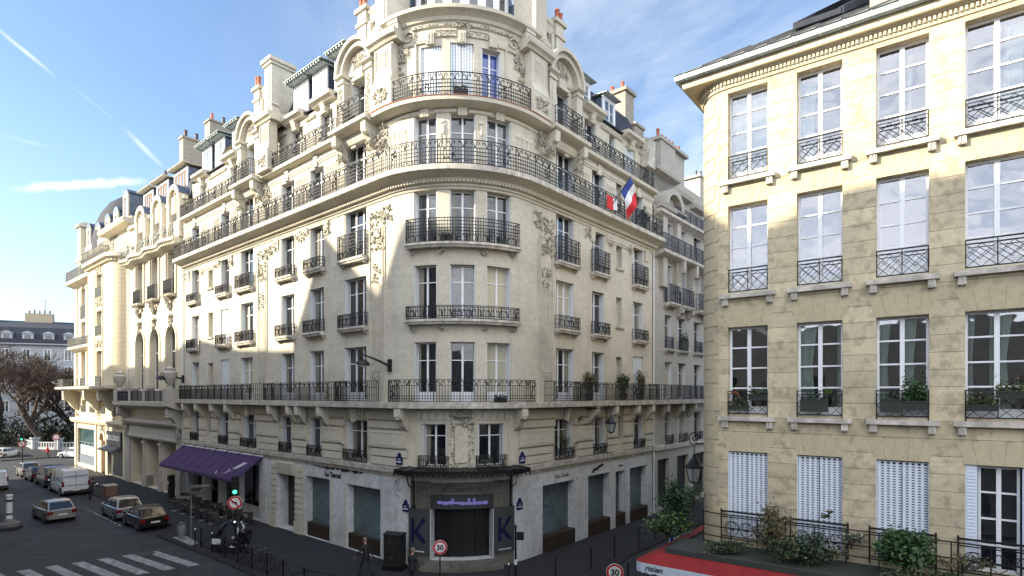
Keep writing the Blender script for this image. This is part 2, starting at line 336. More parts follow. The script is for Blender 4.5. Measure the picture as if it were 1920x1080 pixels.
def build_split(m, name, mats, parent, d=.35):
    """one object per separate piece: faces whose corners lie within about d of each other belong together"""
    cells = {}; par = list(range(len(m.f)))
    def find(i):
        while par[i] != i: par[i] = par[par[i]]; i = par[i]
        return i
    V_ = [(int(math.floor(x/d)), int(math.floor(y/d)), int(math.floor(z/d))) for x, y, z in m.v]
    for i, f in enumerate(m.f):
        for k in f:
            c = V_[k]
            if c in cells: par[find(i)] = find(cells[c])
            else: cells[c] = i
    for c, i in list(cells.items()):
        for q in ((1, 0, 0), (0, 1, 0), (0, 0, 1), (1, 1, 0), (1, -1, 0), (1, 0, 1), (0, 1, 1), (1, 0, -1), (0, 1, -1)):
            j = cells.get((c[0]+q[0], c[1]+q[1], c[2]+q[2]))
            if j is not None: par[find(i)] = find(j)
    groups = {}; lo = 0; us = []
    for f in m.f: us.append(lo); lo += len(f)
    for i in range(len(m.f)): groups.setdefault(find(i), []).append(i)
    out = []
    for g in groups.values():
        q = MB(); mp = {}
        for i in g:
            ff = []
            for k in m.f[i]:
                if k not in mp: mp[k] = len(q.v); q.v.append(m.v[k])
                ff.append(mp[k])
            q.f.append(tuple(ff)); q.mi.append(m.mi[i]); q.uv += m.uv[us[i]:us[i]+len(ff)]
        out.append(q.build(name, mats, parent))
    return out
def tag(o, label, cat, group=None, kind=None):
    if label: o['label'] = label
    if cat: o['category'] = cat
    if group: o['group'] = group
    if kind: o['kind'] = kind
    return o
def thing(name, loc, label, cat, group=None, rz=0, local=False):
    o = bpy.data.objects.new(name, None); COL.objects.link(o); o.location = loc; o.rotation_euler = (0, 0, rz); o['_o'] = tuple(loc)
    o.empty_display_size = .3
    if local: o['_l'] = 1
    tag(o, label, cat, group); return o
def dup(root, loc, rz, label):
    def cp(o, par):
        c = o.copy(); COL.objects.link(c); c.parent = par
        for ch in o.children: cp(ch, c)
        return c
    r = cp(root, None); r.location = loc; r.rotation_euler = (0, 0, rz); r['label'] = label; return r
def cleanup():
    for o in bpy.data.objects:
        for k in ('_o', '_l'):
            if k in o: del o[k]
# ------------------------------------------------------------------ facade parts
def wall(mb, a0, a1, z0, z1, ops, dep=.38, o=0., top=False):
    A = sorted(set([a0, a1]+[x for q in ops for x in q[:2] if a0 < x < a1]+[x for x in mb.fn.cuts(a0, a1)]))
    Z = sorted(set([z0, z1]+[x for q in ops for x in q[2:4] if z0 < x < z1]))
    for x0, x1 in zip(A, A[1:]):
        xm = (x0+x1)/2; col = [q for q in ops if q[0] < xm < q[1]]; run = None
        for y0, y1 in zip(Z, Z[1:]):
            ym = (y0+y1)/2; hole = any(q[2] < ym < q[3] for q in col)
            if not hole and run is None: run = y0
            if hole and run is not None: mb.face([(x0, o, run), (x1, o, run), (x1, o, y0), (x0, o, y0)]); run = None
        if run is not None: mb.face([(x0, o, run), (x1, o, run), (x1, o, z1), (x0, o, z1)])
    for q in ops:
        x0, x1, y0, y1 = q[:4]; i = o-(q[4] if len(q) > 4 else dep)
        for a in (x0, x1): mb.face([(a, o, y0), (a, i, y0), (a, i, y1), (a, o, y1)], [(a+o, y0), (a+i, y0), (a+i, y1), (a+o, y1)])
        c = mb.fn.cuts(x0, x1)
        for b0, b1 in zip(c, c[1:]):
            for z in (y0, y1): mb.face([(b0, o, z), (b1, o, z), (b1, i, z), (b0, i, z)], [(b0, o), (b1, o), (b1, i), (b0, i)])
def window(par, fn, a0, a1, z0, z1, o=0., dep=.34, leaves=2, tr=(.72,), glass=None, fold=True, closed=False, frame=WHITE, fw=.06, tlow=None, shut=GREYW, thin=False):
    f = o-dep; m = MB(fn); W = a1-a0
    if closed:
        w_ = closed_shutter(par, fn, a0, a1, z0, z1, o-.10, shut); return w_
    m.box(a0, a0+fw, f-.06, f, z0, z1); m.box(a1-fw, a1, f-.06, f, z0, z1); m.box(a0+fw, a1-fw, f-.06, f-.002, z1-fw, z1); m.box(a0+fw, a1-fw, f-.06, f-.002, z0, z0+fw*1.6)
    for k in range(1, leaves):
        x = a0+W*k/leaves; m.box(x-fw*.85, x+fw*.85, f-.05, f+.02, z0+fw*1.6, z1-fw)
    for k in range(leaves):
        x0 = a0+W*k/leaves+fw*.9; x1 = a0+W*(k+1)/leaves-fw*.9
        for t in tr:
            z = z0+(z1-z0)*t; m.box(x0, x1, f-.045, f-.004, z-.022, z+.022)
        if tlow: m.box(x0, x1, f-.045, f-.006, z0+fw*1.6, z0+tlow)
    w_ = m.build('window', frame, par)
    g = MB(fn)
    for k in range(leaves):
        x0 = a0+W*k/leaves; x1 = a0+W*(k+1)/leaves
        g.face([(x0+fw*.5, f-.035, z0+.05), (x1-fw*.5, f-.035, z0+.05), (x1-fw*.5, f-.035, z1-.04), (x0+fw*.5, f-.035, z1-.04)])
    g.build('pane', glass or GLASS, w_)
    if glass is None and z1-z0 > 1.5 and random.random() < .6:
        c = MB(fn); k = random.random(); w2 = W*random.uniform(.12, .3)
        for x0, x1 in ([(a0+fw, a0+fw+w2)] if k < .35 else [(a1-fw-w2, a1-fw)] if k < .6 else [(a0+fw, a0+fw+w2*.8), (a1-fw-w2*.8, a1-fw)]):
            c.face([(x0, f-.030, z0+.1), (x1, f-.030, z0+.1), (x1+(.04 if k < .35 else 0), f-.030, z1-.08), (x0, f-.030, z1-.08)])
        c.build('curtain', CURT_D, w_)
    if fold:
        for x0, x1 in ((a0+.005, a0+.05), (a1-.05, a1-.005)):
            q = MB(fn); q.box(x0, x1, f+.03, o-.04, z0+.02, z1-.03); q.build('shutter', shut, w_)
    return w_
def closed_shutter(par, fn, a0, a1, z0, z1, o, mat, n=8):
    w_ = None
    for h in range(2):
        q = MB(fn); x0 = a0+(a1-a0)*h/2+.01; x1 = a0+(a1-a0)*(h+1)/2-.01; k = n//2; wd = (x1-x0)/k
        q.box(x0, x1, o-.04, o, z0, z1)
        for i in range(k):
            y0 = x0+i*wd; q.box(y0, y0+wd*.5, o, o+.022, z0, z1); q.cur = 1; q.face([(y0+wd*.52, o+.003, z0+.03), (y0+wd*.98, o+.003, z0+.03), (y0+wd*.98, o+.003, z1-.03), (y0+wd*.52, o+.003, z1-.03)]); q.cur = 0
            nz = int((z1-z0)/.07)
            for j in range(nz):
                z = z0+.05+j*(z1-z0-.1)/nz; q.box(y0+wd*.5, y0+wd, o, o+.014, z, z+.040)
        w_ = q.build('shutter', [mat, DARK], par)
    return w_
def scroll(mb, a, o, z, w, h, fl=1, r=.011):
    """an S scroll in the plane of a railing"""
    pts = []
    for i in range(9):
        t = i/8*math.pi*1.55; rr = w*.30*(1-.45*i/8); pts.append((a+fl*(rr*math.cos(t)-w*.02), o, z+h*.62+rr*.95*math.sin(t)))
    pts = [(a+fl*w*.42, o, z), (a+fl*w*.38, o, z+h*.3)]+pts
    mb.tube(pts, r, 3)
def railing(par, fn, a0, a1, o, z0, z1, style='grid', mat=None, wallo=0., ends=(True, True), sp=.125, name='railing'):
    m = MB(fn); z0 += .03; H = z1-z0; t = .022
    def run(a0, a1, o, fnx=None):
        hr = {'grid': [0., .17, .34, .50, .66], 'bars': [.03, .14, .26, .74], 'guard': [0., .18, .86], 'guard4': [0., .42, .56, .70, .85], 'x': [0.], 'plain': [.05], 'dark': [.05, .35, .65]}[style]
        m.box(a0, a1, o-.025, o+.025, z1-.03, z1, back=True)
        for h in hr: m.box(a0, a1, o-t*.8, o+t*.8, z0+H*h-.015, z0+H*h+.015, back=True)
        n = max(1, int(round((a1-a0)/sp))); d = (a1-a0)/n
        top = {'grid': .66, 'bars': .74, 'guard': .98, 'guard4': .98, 'x': 0, 'plain': .97, 'dark': .97}[style]
        if style != 'x':
            for i in range(n+1):
                a = a0+i*d; rr = t*1.6 if i % 9 == 0 else t*.85
                m.tube([(a, o, z0), (a, o, z0+H*(.98 if i % 9 == 0 else top))], rr, 4)
        if style in ('grid', 'bars'):
            k = max(1, int(round((a1-a0)/.25))); e = (a1-a0)/k; b = .66 if style == 'grid' else .74
            for i in range(k): scroll(m, a0+(i+.5)*e, o, z0+H*b, e, H*(.97-b), 1 if i % 2 else -1, .026)
        if style == 'guard':
            k = max(2, int(round((a1-a0)/.22))); e = (a1-a0)/k
            for i in range(k): scroll(m, a0+(i+.5)*e, o, z0+H*.16, e, H*.72, 1 if i % 2 else -1, .023)
        if style == 'guard4':
            k = max(2, int(round((a1-a0)/.24))); e = (a1-a0)/k
            for i in range(k):
                scroll(m, a0+(i+.5)*e, o, z0+.02, e*1.1, H*.40, 1 if i % 2 else -1, .025)
        if style == 'grid':      # small leaves hanging on the grid at intervals
            k = int((a1-a0)/2.4)
            for i in range(k):
                a = a0+(i+.5)*(a1-a0)/k
                for q in range(9): m.blob((a+random.uniform(-.22, .22), o+.02, z0+H*random.uniform(.15, .66)), .045, .045, .06)
        if style == 'bars':
            for a in (a0+.22, a1-.22):
                for q in range(8): m.blob((a+random.uniform(-.07, .07), o, z0+H*(.15+.08*q)), .05, .03, .05)
        if style == 'x':
            m.box(a0, a1, o-.01, o+.01, z1-.12, z1-.10, back=True); w2 = (a1-a0)/2; zt = z1-.12
            for s_ in (0, 1):
                b0 = a0+w2*s_
                for q in (0, .5):
                    m.tube([(b0, o, z0+(zt-z0)*q), (b0+w2*(1-q), o, zt)], .010, 4); m.tube([(b0+w2*q, o, z0), (b0+w2, o, z0+(zt-z0)*(1-q))], .010, 4) if q else None
                    m.tube([(b0, o, zt-(zt-z0)*q), (b0+w2*(1-q), o, z0)], .010, 4); m.tube([(b0+w2*q, o, zt), (b0+w2, o, zt-(zt-z0)*(1-q))], .010, 4) if q else None
            m.tube([(a0+w2, o, z0), (a0+w2, o, z1)], .012, 4)
            for a in (a0, a1): m.tube([(a, o, z0-.1), (a, o, z1)], .014, 4)
    run(a0, a1, o)
    for e, a in zip(ends, (a0, a1)):
        if e and o-wallo > .08:
            m.box(a-.02, a+.02, wallo, o, z1-.03, z1, back=True); n = max(1, int((o-wallo)/sp))
            for i in range(n): m.tube([(a, wallo+(i+.3)*(o-wallo)/n, z0), (a, wallo+(i+.3)*(o-wallo)/n, z1-.02)], t*.85, 4)
            for h in (0., .3, .66): m.box(a-.009, a+.009, wallo, o, z0+H*h-.01, z0+H*h+.01, back=True)
    return m.build(name, mat or IRON, par)
def carve(mb, a0, a1, z0, z1, o, n=20, s=.10, dep=.09):
    """clustered leaf and scroll lumps of a carved relief"""
    for i in range(int(n*1.35)):
        a = random.uniform(a0, a1); z = random.uniform(z0, z1); k = random.uniform(.35, .9)
        rot = Matrix.Rotation(random.uniform(0, 6.28), 3, 'Z') @ Matrix.Rotation(random.uniform(0, 3.14), 3, 'X')
        mb.blob((a, o+random.uniform(0, dep*.35), z), s*k*.55, s*k*1.3, s*k*.7, rot)
        if i % 4 == 0:
            c = []; r0 = s*k*1.5; f = random.choice((-1, 1)); ph = random.uniform(0, 6)
            for q in range(8): c.append((a+f*r0*(1-q/10)*math.cos(ph+q*.7), o+.03+.02*q/8, z+r0*(1-q/10)*math.sin(ph+q*.7)))
            mb.tube(c, s*.22, 4)
def console(mb, a, w, zt, h, o, up=0.):
    """scroll bracket under a balcony, top at zt"""
    prof = [(0, zt), (o, zt), (o, zt-h*.34), (o*.93, zt-h*.42), (o*.74, zt-h*.48), (o*.60, zt-h*.60), (o*.46, zt-h*.78), (o*.24, zt-h*.92), (.02, zt-h)]
    mb.mold(a-w/2, a+w/2, prof)
    mb.blob((a, o*.86, zt-h*.45), w*.5, w*.5, w*.3)
def sill(par, fn, a0, a1, z, th=.2, o=.4, br=True, mat=None, bh=.16):
    m = MB(fn); m.mold(a0, a1, [(0, z-th), (o*.8, z-th), (o*.88, z-th*.55), (o, z-th*.5), (o, z), (0, z)])
    if br:
        for a in (a0+.18, a1-.18): m.mold(a-.08, a+.08, [(0, z-th), (o*.6, z-th), (o*.55, z-th-bh*.5), (o*.2, z-th-bh), (0, z-th-bh*1.2)])
    return m.build('sill', mat or SLAB, par)
def arch_fill(mb, a0, a1, zs, zt, o, dep, n=12):
    """turns the square head of an opening into a round one; zs springing, zt crown"""
    c = (a0+a1)/2; r = (a1-a0)/2; h = zt-zs
    P = [(c-r*math.cos(math.pi*i/n), zs+h*math.sin(math.pi*i/n)) for i in range(n+1)]
    for i in range(n):
        (x0, y0), (x1, y1) = P[i], P[i+1]
        mb.face([(x0, o+.003, y0), (x1, o+.003, y1), (x1, o+.003, zt+.002), (x0, o+.003, zt+.002)])
        mb.face([(x0, o+.003, y0), (x1, o+.003, y1), (x1, o-dep, y1), (x0, o-dep, y0)], [(x0, y0), (x1, y1), (x1+dep, y1), (x0+dep, y0)])
def arch_ring(mb, c, zs, r0, r1, o0, o1, n=16, t0=0., t1=math.pi, sq=1.):
    P = [t0+(t1-t0)*i/n for i in range(n+1)]
    f = lambda r, t: (c-r*math.cos(t), zs+r*sq*math.sin(t))
    for s_, e_ in zip(P, P[1:]):
        a, b, c2, d = f(r0, s_), f(r1, s_), f(r1, e_), f(r0, e_)
        mb.face([(p[0], o1, p[1]) for p in (a, b, c2, d)])
        mb.face([(b[0], o0, b[1]), (b[0], o1, b[1]), (c2[0], o1, c2[1]), (c2[0], o0, c2[1])]); mb.face([(a[0], o0, a[1]), (a[0], o1, a[1]), (d[0], o1, d[1]), (d[0], o0, d[1])])
    for t in (P[0], P[-1]):
        a, b = f(r0, t), f(r1, t); mb.face([(a[0], o0, a[1]), (b[0], o0, b[1]), (b[0], o1, b[1]), (a[0], o1, a[1])])
def pots(par, fn, a0, a1, o, z, n, mat=None, h=.5, r=.10, along='a'):
    for i in range(n):
        m = MB(fn); t = (i+.5)/n; hh = h*random.uniform(.7, 1.3)
        p = fn(a0+(a1-a0)*t, o, z) if along == 'a' else fn(a0, o+(a1-a0)*t, z)
        m.lathe([(r*1.05, 0), (r*.85, .06), (r*.8, hh), (r*.98, hh+.02), (r*.98, hh+.08), (r*.6, hh+.09)], p, 8)
        m.build('chimney_pot', mat or POT, par)
def text(s, size, mat, fn, a, o, z, par=None, name='lettering', ext=.01, sx=1., align='CENTER', bold=0., shear=0.):
    cu = bpy.data.curves.new('t', 'FONT'); cu.body = s; cu.size = size; cu.extrude = ext; cu.align_x = align; cu.offset = bold; cu.shear = shear; cu.resolution_u = 3
    to = bpy.data.objects.new('t', cu); COL.objects.link(to); bpy.context.view_layer.update()
    me = bpy.data.meshes.new_from_object(to.evaluated_get(bpy.context.evaluated_depsgraph_get())); bpy.data.objects.remove(to)
    m = MB(fn); V_ = [v.co for v in me.vertices]
    m.v = [tuple(m.P((a+c.x*sx, o+c.z, z+c.y))) for c in V_]; m.f = [tuple(p.vertices) for p in me.polygons]; m.mi = [0]*len(m.f); m.uv = [(0, 0)]*sum(len(f) for f in m.f)
    return m.build(name, mat, par)
# ------------------------------------------------------------------ facade lines of the place
dL = Vector((-.76141, .64827)); dR = Vector((.64827, .76141))
FM = Path((-2.41, 25.84), dL, dR, 5.0)            # the corner block and its neighbours on both streets
nL = FM.nA; nR = FM.nB
FR = Path((5.83, 17.98), (.62, .785), (.80728, -.59016), .95)   # the yellow building on the other corner
# ------------------------------------------------------------------ ground
def ground():
    m = MB(); m.face([(-500, -200, -.12), (500, -200, -.12), (500, 600, -.12), (-500, 600, -.12)], [(-500, -200), (500, -200), (500, 600), (-500, 600)])
    g = m.build('road', ASPHALT); tag(g, None, None, kind='structure')
    def strip(name, fn, prof, inner, mat, zt=0.):
        m = MB(fn); kb = MB(fn)
        for (a0, o0), (a1, o1) in zip(prof, prof[1:]):
            c = fn.cuts(a0, a1)
            for x0, x1 in zip(c, c[1:]):
                f = lambda x: o0+(o1-o0)*(x-a0)/(a1-a0)
                m.face([(x0, inner, zt), (x1, inner, zt), (x1, f(x1)-.28, zt), (x0, f(x0)-.28, zt)], [(x0, inner), (x1, inner), (x1, f(x1)), (x0, f(x0))])
                kb.face([(x0, f(x0)-.28, zt+.004), (x1, f(x1)-.28, zt+.004), (x1, f(x1), zt), (x0, f(x0), zt)])
                kb.face([(x0, f(x0), zt), (x1, f(x1), zt), (x1, f(x1), -.14), (x0, f(x0), -.14)])
        a = m.build(name, mat); tag(a, None, None, kind='structure'); b = kb.build('kerb', KERB); tag(b, None, None, kind='structure')
    strip('pavement', FM, [(-67.5, 4.6), (-54, 4.6), (-44, 4.4), (-21.2, 4.3), (-20.7, 4.6), (-19.5, 5.85), (-12, 5.6), (-4, 5.5), (4, 4.6), (8, 3.75), (40, 3.7)], -.5, PAVE)
    strip('pavement', FR, [(-40, 1.6), (-.6, 1.6), (.6, 1.9), (30, 3.2)], -.5, PAVE)
    # far pavement across the side street on the left with the square behind
    m = MB(FM); m.box(-140, -79, -3, 5.2, -.12, 0.); tag(m.build('pavement', PAVE), None, None, kind='structure')
    # zebra crossing
    z = MB()
    d = Vector((-.81, .55)).normalized() ; st = [((348, 1059), (270, 1034)), ((310, 1067), (231, 1037)), ((266, 1073), (190, 1042))]
    p0 = Vector((-16.0, 29.0)); step = Vector((-.85, -.66)); 
    for i in range(9):
        A = p0+step*i; B = A+Vector((-3.85, 2.55)); wv = Vector((-.40, -.33))
        m_ = MB(); m_.face([(A.x, A.y, -.114), (B.x, B.y, -.114), (B.x+wv.x, B.y+wv.y, -.114), (A.x+wv.x, A.y+wv.y, -.114)], [(0, 0), (1, 0), (1, 1), (0, 1)])
        z.v += [v for v in m_.v]; k = len(z.v)-4; z.f.append((k, k+1, k+2, k+3)); z.mi.append(0); z.uv += m_.uv
    tag(z.build('crossing_stripes', PAINT), None, None, kind='structure')
    z = MB(FM)
    for i in range(14): z.face([(-33.2+i*.42, 6.25, -.115), (-33.0+i*.42, 6.25, -.115), (-33.0+i*.42, 6.37, -.115), (-33.2+i*.42, 6.37, -.115)])
    z.face([(-30.5, 5.6, -.115), (-28.3, 5.75, -.115), (-28.3, 5.9, -.115), (-30.5, 5.75, -.115)])
    for i in range(7): z.face([(-30.4+i*.9, 6.3, -.115), (-29.9+i*.9, 6.3, -.115), (-29.9+i*.9, 6.42, -.115), (-30.4+i*.9, 6.42, -.115)])
    tag(z.build('parking_marking', PAINT), None, None, kind='structure')
    # repaired patches and manhole on the road
    q = MB(); q.face([(-34, 33, -.117), (-24, 27, -.117), (-22.8, 27.9, -.117), (-33, 34.2, -.117)]); tag(q.build('road_patch', plain('newer asphalt', (.028, .029, .031), .85, var=.2)), None, None, kind='structure')
    # light ramp slab by the crossing
    q = MB(FM); q.plate([(-17.6, 0), (-14.6, 0)], 0, 0) if False else None
    r = MB(FM); r.face([(-18.1, 5.45, .006), (-15.2, 5.45, .006), (-15.4, 4.95, .006), (-17.7, 4.75, .006)]); tag(r.build('tactile_paving', PAINT), None, None, kind='structure')
ground()
# ------------------------------------------------------------------ the corner block
def apartment_block():
    B = thing('apartment_building', FM(0, 0, 0), 'large cream stone building with rounded corner tower, long iron balconies and arched dormers', 'building')
    cols = {'A': (-30.0, -28.45), 'B': (-26.7, -25.85), 'C': (-24.45, -22.9), 'D': (-21.15, -19.2), 'E': (-15.33, -13.65), 'F': (-11.87, -10.28), 'G': (-8.15, -6.08),
            'T1': (-2.38, -1.14), 'T2': (-.50, .78), 'T3': (1.34, 2.72), 'H': (6.45, 8.22), 'I': (10.17, 11.6), 'J': (13.05, 13.8), 'K': (15.3, 16.75)}
    wide = 'DGH'
    ops = []; win = []
    def add(c, a0, a1, z0, z1, **k): ops.append((a0, a1, z0, z1)); win.append((c, a0, a1, z0, z1, k))
    for c, (a0, a1) in cols.items():
        T = c[0] == 'T'; lv = 3 if c in wide else (1 if c in 'BJ' else 2)
        cur = {('T3', 2): 'c', ('T2', 3): 'm', ('T3', 3): 'c2', ('H', 3): 'c', ('C', 2): 'cl', ('D', 2): 'c', ('K', 2): 'cl', ('C', 3): 'cl', ('A', 2): 'c', ('A', 3): 'c', ('I', 4): 'm', ('T1', 4): 'm'}
        def kw(l):
            v = cur.get((c, l)); g = {'c': GLASS_C, 'm': GLASS_M, 'c2': GLASS_C}.get(v)
            return dict(leaves=lv, glass=g, closed=(v == 'cl'), tr=(.70,) if c in 'BJ' or l < 6 else (.72,), tlow=.5 if l in (2, 5) and not c in 'BJ' else None)
        if c in 'BJ':
            for z0, z1 in ((9.0, 11.05), (13.0, 14.93), (16.8, 18.2 if c == 'B' else 18.4)): add(c, a0, a1, z0, z1, leaves=1, glass=GLASS_C, fold=False)
            add(c, a0+.1, a1-.05, 5.65, 7.2, leaves=1, fold=False)
            if c == 'J': add(c, a0, a1, 20.4, 22.55, leaves=1, fold=False)
            continue
        add(c, a0, a1, 8.24, 11.21, **kw(2)); add(c, a0, a1, 12.32, 15.03 if (T or c in wide) else 14.93, **kw(3))
        add(c, a0, a1, 16.08, 18.72 if T else (18.85 if c in wide else 18.70), **kw(4))
        z5 = 22.5 if T else (22.42 if c in wide else (22.1 if a0 < 0 else 22.55))
        add(c, a0, a1, 19.72, z5, **{**kw(5), 'glass': GLASS_M if T else kw(5)['glass']})
    for a0, a1 in ((-1.92, -.66), (.92, 2.3)): add('T', a0, a1, 5.02, 7.15)
    for a0, a1 in ((-29.9, -28.3), (-24.5, -22.95), (-15.35, -13.85), (-11.9, -10.4), (10.2, 11.65), (15.25, 16.75)): add('e', a0, a1, 4.98, 7.2)
    for a0, a1 in ((-20.7, -18.75), (-7.9, -6.0), (6.3, 8.0)): add('e', a0, a1, 4.98, 7.22, leaves=2)
    # ground floor openings, filled below
    shops = [(-12.3, -9.66, .02, 3.68, .55), (-7.93, -4.84, .02, 3.62, .55), (5.2, 8.25, .02, 3.66, .55), (9.72, 12.2, .02, 3.68, .55), (12.98, 14.15, .02, 3.62, .55), (14.85, 17.3, .02, 3.66, .55)]
    door = (-15.75, -13.5, .02, 3.5, .8); cafe = (-31.0, -18.25, .02, 4.25, 1.6); tdoor = (-1.45, 1.68, .42, 3.66, .7)
    w = MB(FM)
    wall(w, -31.42, 18.15, 4.6, 22.9, [q for q in ops])
    # sixth storey: the round tower stays flush, the wings step back
    t6 = [(-1.98, -.92, 23.1, 25.85), (-.48, .68, 23.1, 25.98), (1.08, 2.12, 23.1, 25.85)]
    wall(w, -4.0, 4.3, 22.9, 27.0, t6)
    w.build('wall', STONE, B)
    g = MB(FM); wall(g, -31.42, 18.15, 0, 4.6, shops+[door, cafe, tdoor]); g.build('ground_floor_wall', STONE_G, B)
    # set-back walls of the top storey
    back = [(-29.9, -28.5), (-24.3, -22.9), (-15.2, -13.7), (-11.7, -10.3), (10.25, 11.55), (13.2, 13.95), (15.3, 16.7)]
    s = MB(FM); bo = [(a0, a1, 23.2 if i != 5 else 24.2, 25.7, .34) for i, (a0, a1) in enumerate(back)]
    for x0, x1 in ((-31.42, -20.3), (-17.9, -8.0), (-5.3, -3.5), (3.8, 5.6), (8.2, 18.15)):
        wall(s, x0, x1, 22.85, 26.2, [b for b in bo if x0 < b[0] < x1], o=-.6)
    build_split(s, 'attic_wall', STONE, B)
    for i, b in enumerate(bo): window(B, FM, b[0], b[1], b[2], b[3], o=-.6, dep=.3, leaves=1 if i == 5 else 2, glass=GLASS if i in (2, 3, 4) else GLASS_C, closed=i == 6)
    # body behind the skin: closes the block, keeps the light out
    c = MB(FM); c.box(-31.40, -9.5, -11, -1.72, .0, 26.1, back=True); c.box(10, 18.1, -11, -.95, 0, 26.1, back=True)
    c.box(-18, 18.1, -1.6, -.92, .0, 26.1, back=True); c.build('core', DARK, B)
    for c_, a0, a1, z0, z1, k in win: window(B, FM, a0, a1, z0, z1, **k)
    for i, b in enumerate(t6): window(B, FM, b[0], b[1], b[2], b[3], closed=i < 2, shut=SHUT, glass=glassy('blue curtained glass', (.03, .06, .28), .05, .7) if i == 2 else None) 
    # ---- slabs, cornices
    m = MB(FM); m.mold(-31.5, 18.3, [(0, 7.86), (.3, 7.90), (.78, 7.93), (.80, 8.2), (0, 8.22)]); m.build('balcony_slab', SLAB, B)
    m = MB(FM); m.mold(-31.5, 18.4, [(0, 18.72), (.05, 18.74), (.08, 18.84), (.16, 18.88), (.16, 18.98), (.26, 19.02), (.38, 19.20), (.62, 19.30), (.82, 19.37), (0, 19.38)])
    x = -31.3
    while x < 18.2: m.box(x, x+.085, .16, .36, 19.01, 19.12); x += .17
    m.build('cornice', STONE_C, B)
    m = MB(FM); m.mold(-31.5, 18.4, [(0, 19.37), (.84, 19.37), (.90, 19.41), (.90, 19.66), (0, 19.68)]); m.build('balcony_slab', SLAB, B)
    m = MB(FM)
    for x0, x1 in ((-31.45, -20.9), (-17.5, -8.3), (8.6, 18.2)): m.mold(x0, x1, [(-.6, 22.82), (.30, 22.86), (.42, 22.92), (.45, 23.10), (-.6, 23.12)]); m.mold(x0, x1, [(0, 22.3), (.05, 22.32), (.05, 22.4), (.1, 22.44), (.1, 22.56), (0, 22.6)])
    m.mold(-5.0, 5.3, [(0, 22.72), (.34, 22.76), (.5, 22.80), (.66, 22.86), (.68, 23.05), (0, 23.07)])
    for x0, x1 in ((-5, -1.85), (-1.25, -.15), (.45, 1.55), (2.15, 5.3)): m.mold(x0, x1, [(0, 22.5), (.05, 22.51), (.09, 22.56), (.09, 22.66), (0, 22.7)])
    build_split(m, 'balcony_slab', STONE_C, B)
    tl = MB(FM)
    tl.mold(-5.0, 5.3, [(.6, 23.05), (.71, 23.055), (.71, 23.075), (.6, 23.08)]); tl.build('tile_edge', POT, B)
    m = MB(FM); m.mold(-31.45, 18.25, [(0, 4.42), (.06, 4.44), (.08, 4.58), (.17, 4.62), (.20, 4.90), (0, 4.93)]); m.build('string_course', SLAB, B)
    # tower cornice and parapet
    m = MB(FM); m.mold(-4.1, 4.4, [(0, 26.72), (.06, 26.75), (.10, 26.95), (.20, 27.0), (.26, 27.15), (.42, 27.26), (.60, 27.34), (.62, 27.50), (.2, 27.56), (-1.2, 27.7)]); m.build('cornice', STONE_C, B)
    # roof drum with its ring of small windows
    cen = FM.cen; m = MB(); m.sm = True
    m.lathe([(3.0, 27.6), (3.0, 31.5)], (cen.x, cen.y, 0), 40); m.build('lantern_drum', WHITE, B)
    m = MB()
    for k in range(20):
        a = k/20*2*math.pi; u = Vector((math.cos(a), math.sin(a), 0)); t = Vector((-u.y, u.x, 0)); c0 = Vector((cen.x, cen.y, 0))+u*3.02
        m.v_ = None; p = [c0-t*.22+Vector((0, 0, 28.2)), c0+t*.22+Vector((0, 0, 28.2)), c0+t*.22+Vector((0, 0, 30.9)), c0-t*.22+Vector((0, 0, 30.9))]; m.face([tuple(q) for q in p])
    m.build('lantern_glazing', GLASS_M, B)
    # ---- small mouldings round openings, keystones, aprons
    m = MB(FM)
    for z, a0, a1 in ((15.05, -2.6, 2.95),):
        pass
    for c_, (a0, a1) in cols.items():
        if c_ in ('B', 'J'): continue
        ac = (a0+a1)/2
        if c_ in ('T1', 'T2', 'T3'):
            m.box(ac-.22, ac+.22, 0, .14, 22.35, 22.8); m.box(ac-.08, ac-.03, .14, .17, 22.4, 22.7); m.box(ac+.03, ac+.08, .14, .17, 22.4, 22.7)
        else: m.box(ac-.2, ac+.2, -.02, .12, 22.15, 22.78)
    # long fluted aprons between fifth floor windows
    for x0, x1, n in ((-4.9, -2.7, 6), (3.0, 5.0, 6), (-10.1, -8.5, 5), (-13.5, -12.0, 5), (-17.6, -15.6, 5), (-22.7, -21.5, 4), (-27.9, -27.0, 3), (-25.7, -24.6, 4), (8.4, 9.9, 5), (11.8, 12.9, 4), (14.0, 15.1, 4), (16.9, 17.8, 3), (-31.2, -30.2, 3)):
        for i in range(n):
            a = x0+(i+.5)*(x1-x0)/n; m.box(a-.07, a-.045, 0, .03, 20.2, 21.9); m.box(a+.045, a+.07, 0, .03, 20.2, 21.9); m.blob((a, .03, 21.9), .08, .04, .09); m.blob((a, .03, 21.3), .05, .04, .12)
    for a in (-.82, 1.06): 
        m.box(a-.12, a-.09, 0, .03, 20.9, 22.1); m.box(a+.09, a+.12, 0, .03, 20.9, 22.1); m.blob((a, .03, 22.1), .12, .04, .1); m.blob((a, .04, 21.7), .08, .05, .3)
    # splayed heads and corbelled frieze below the big cornice
    for a0, a1 in ((-30.9, -22.4), (-16.1, -9.7), (9.9, 17.4)):
        for q0, q1 in ((a0, a0+.5), (a1-.5, a1)): m.mold(q0, q1, [(0, 17.9), (.05, 17.92), (.08, 18.0), (.12, 18.72), (0, 18.74)])
        m.mold(a0, a1, [(0, 18.58), (.04, 18.6), (.06, 18.72), (0, 18.74)])
    for a0, a1 in ((-28.3, -24.6), (-13.5, -12.0), (11.75, 15.15)):
        m.mold(a0, a1, [(0, 18.25), (.05, 18.27), (.07, 18.36), (.12, 18.40), (.12, 18.72), (0, 18.74)])
    build_split(m, 'moulding', STONE, B)
    cv = MB(FM)
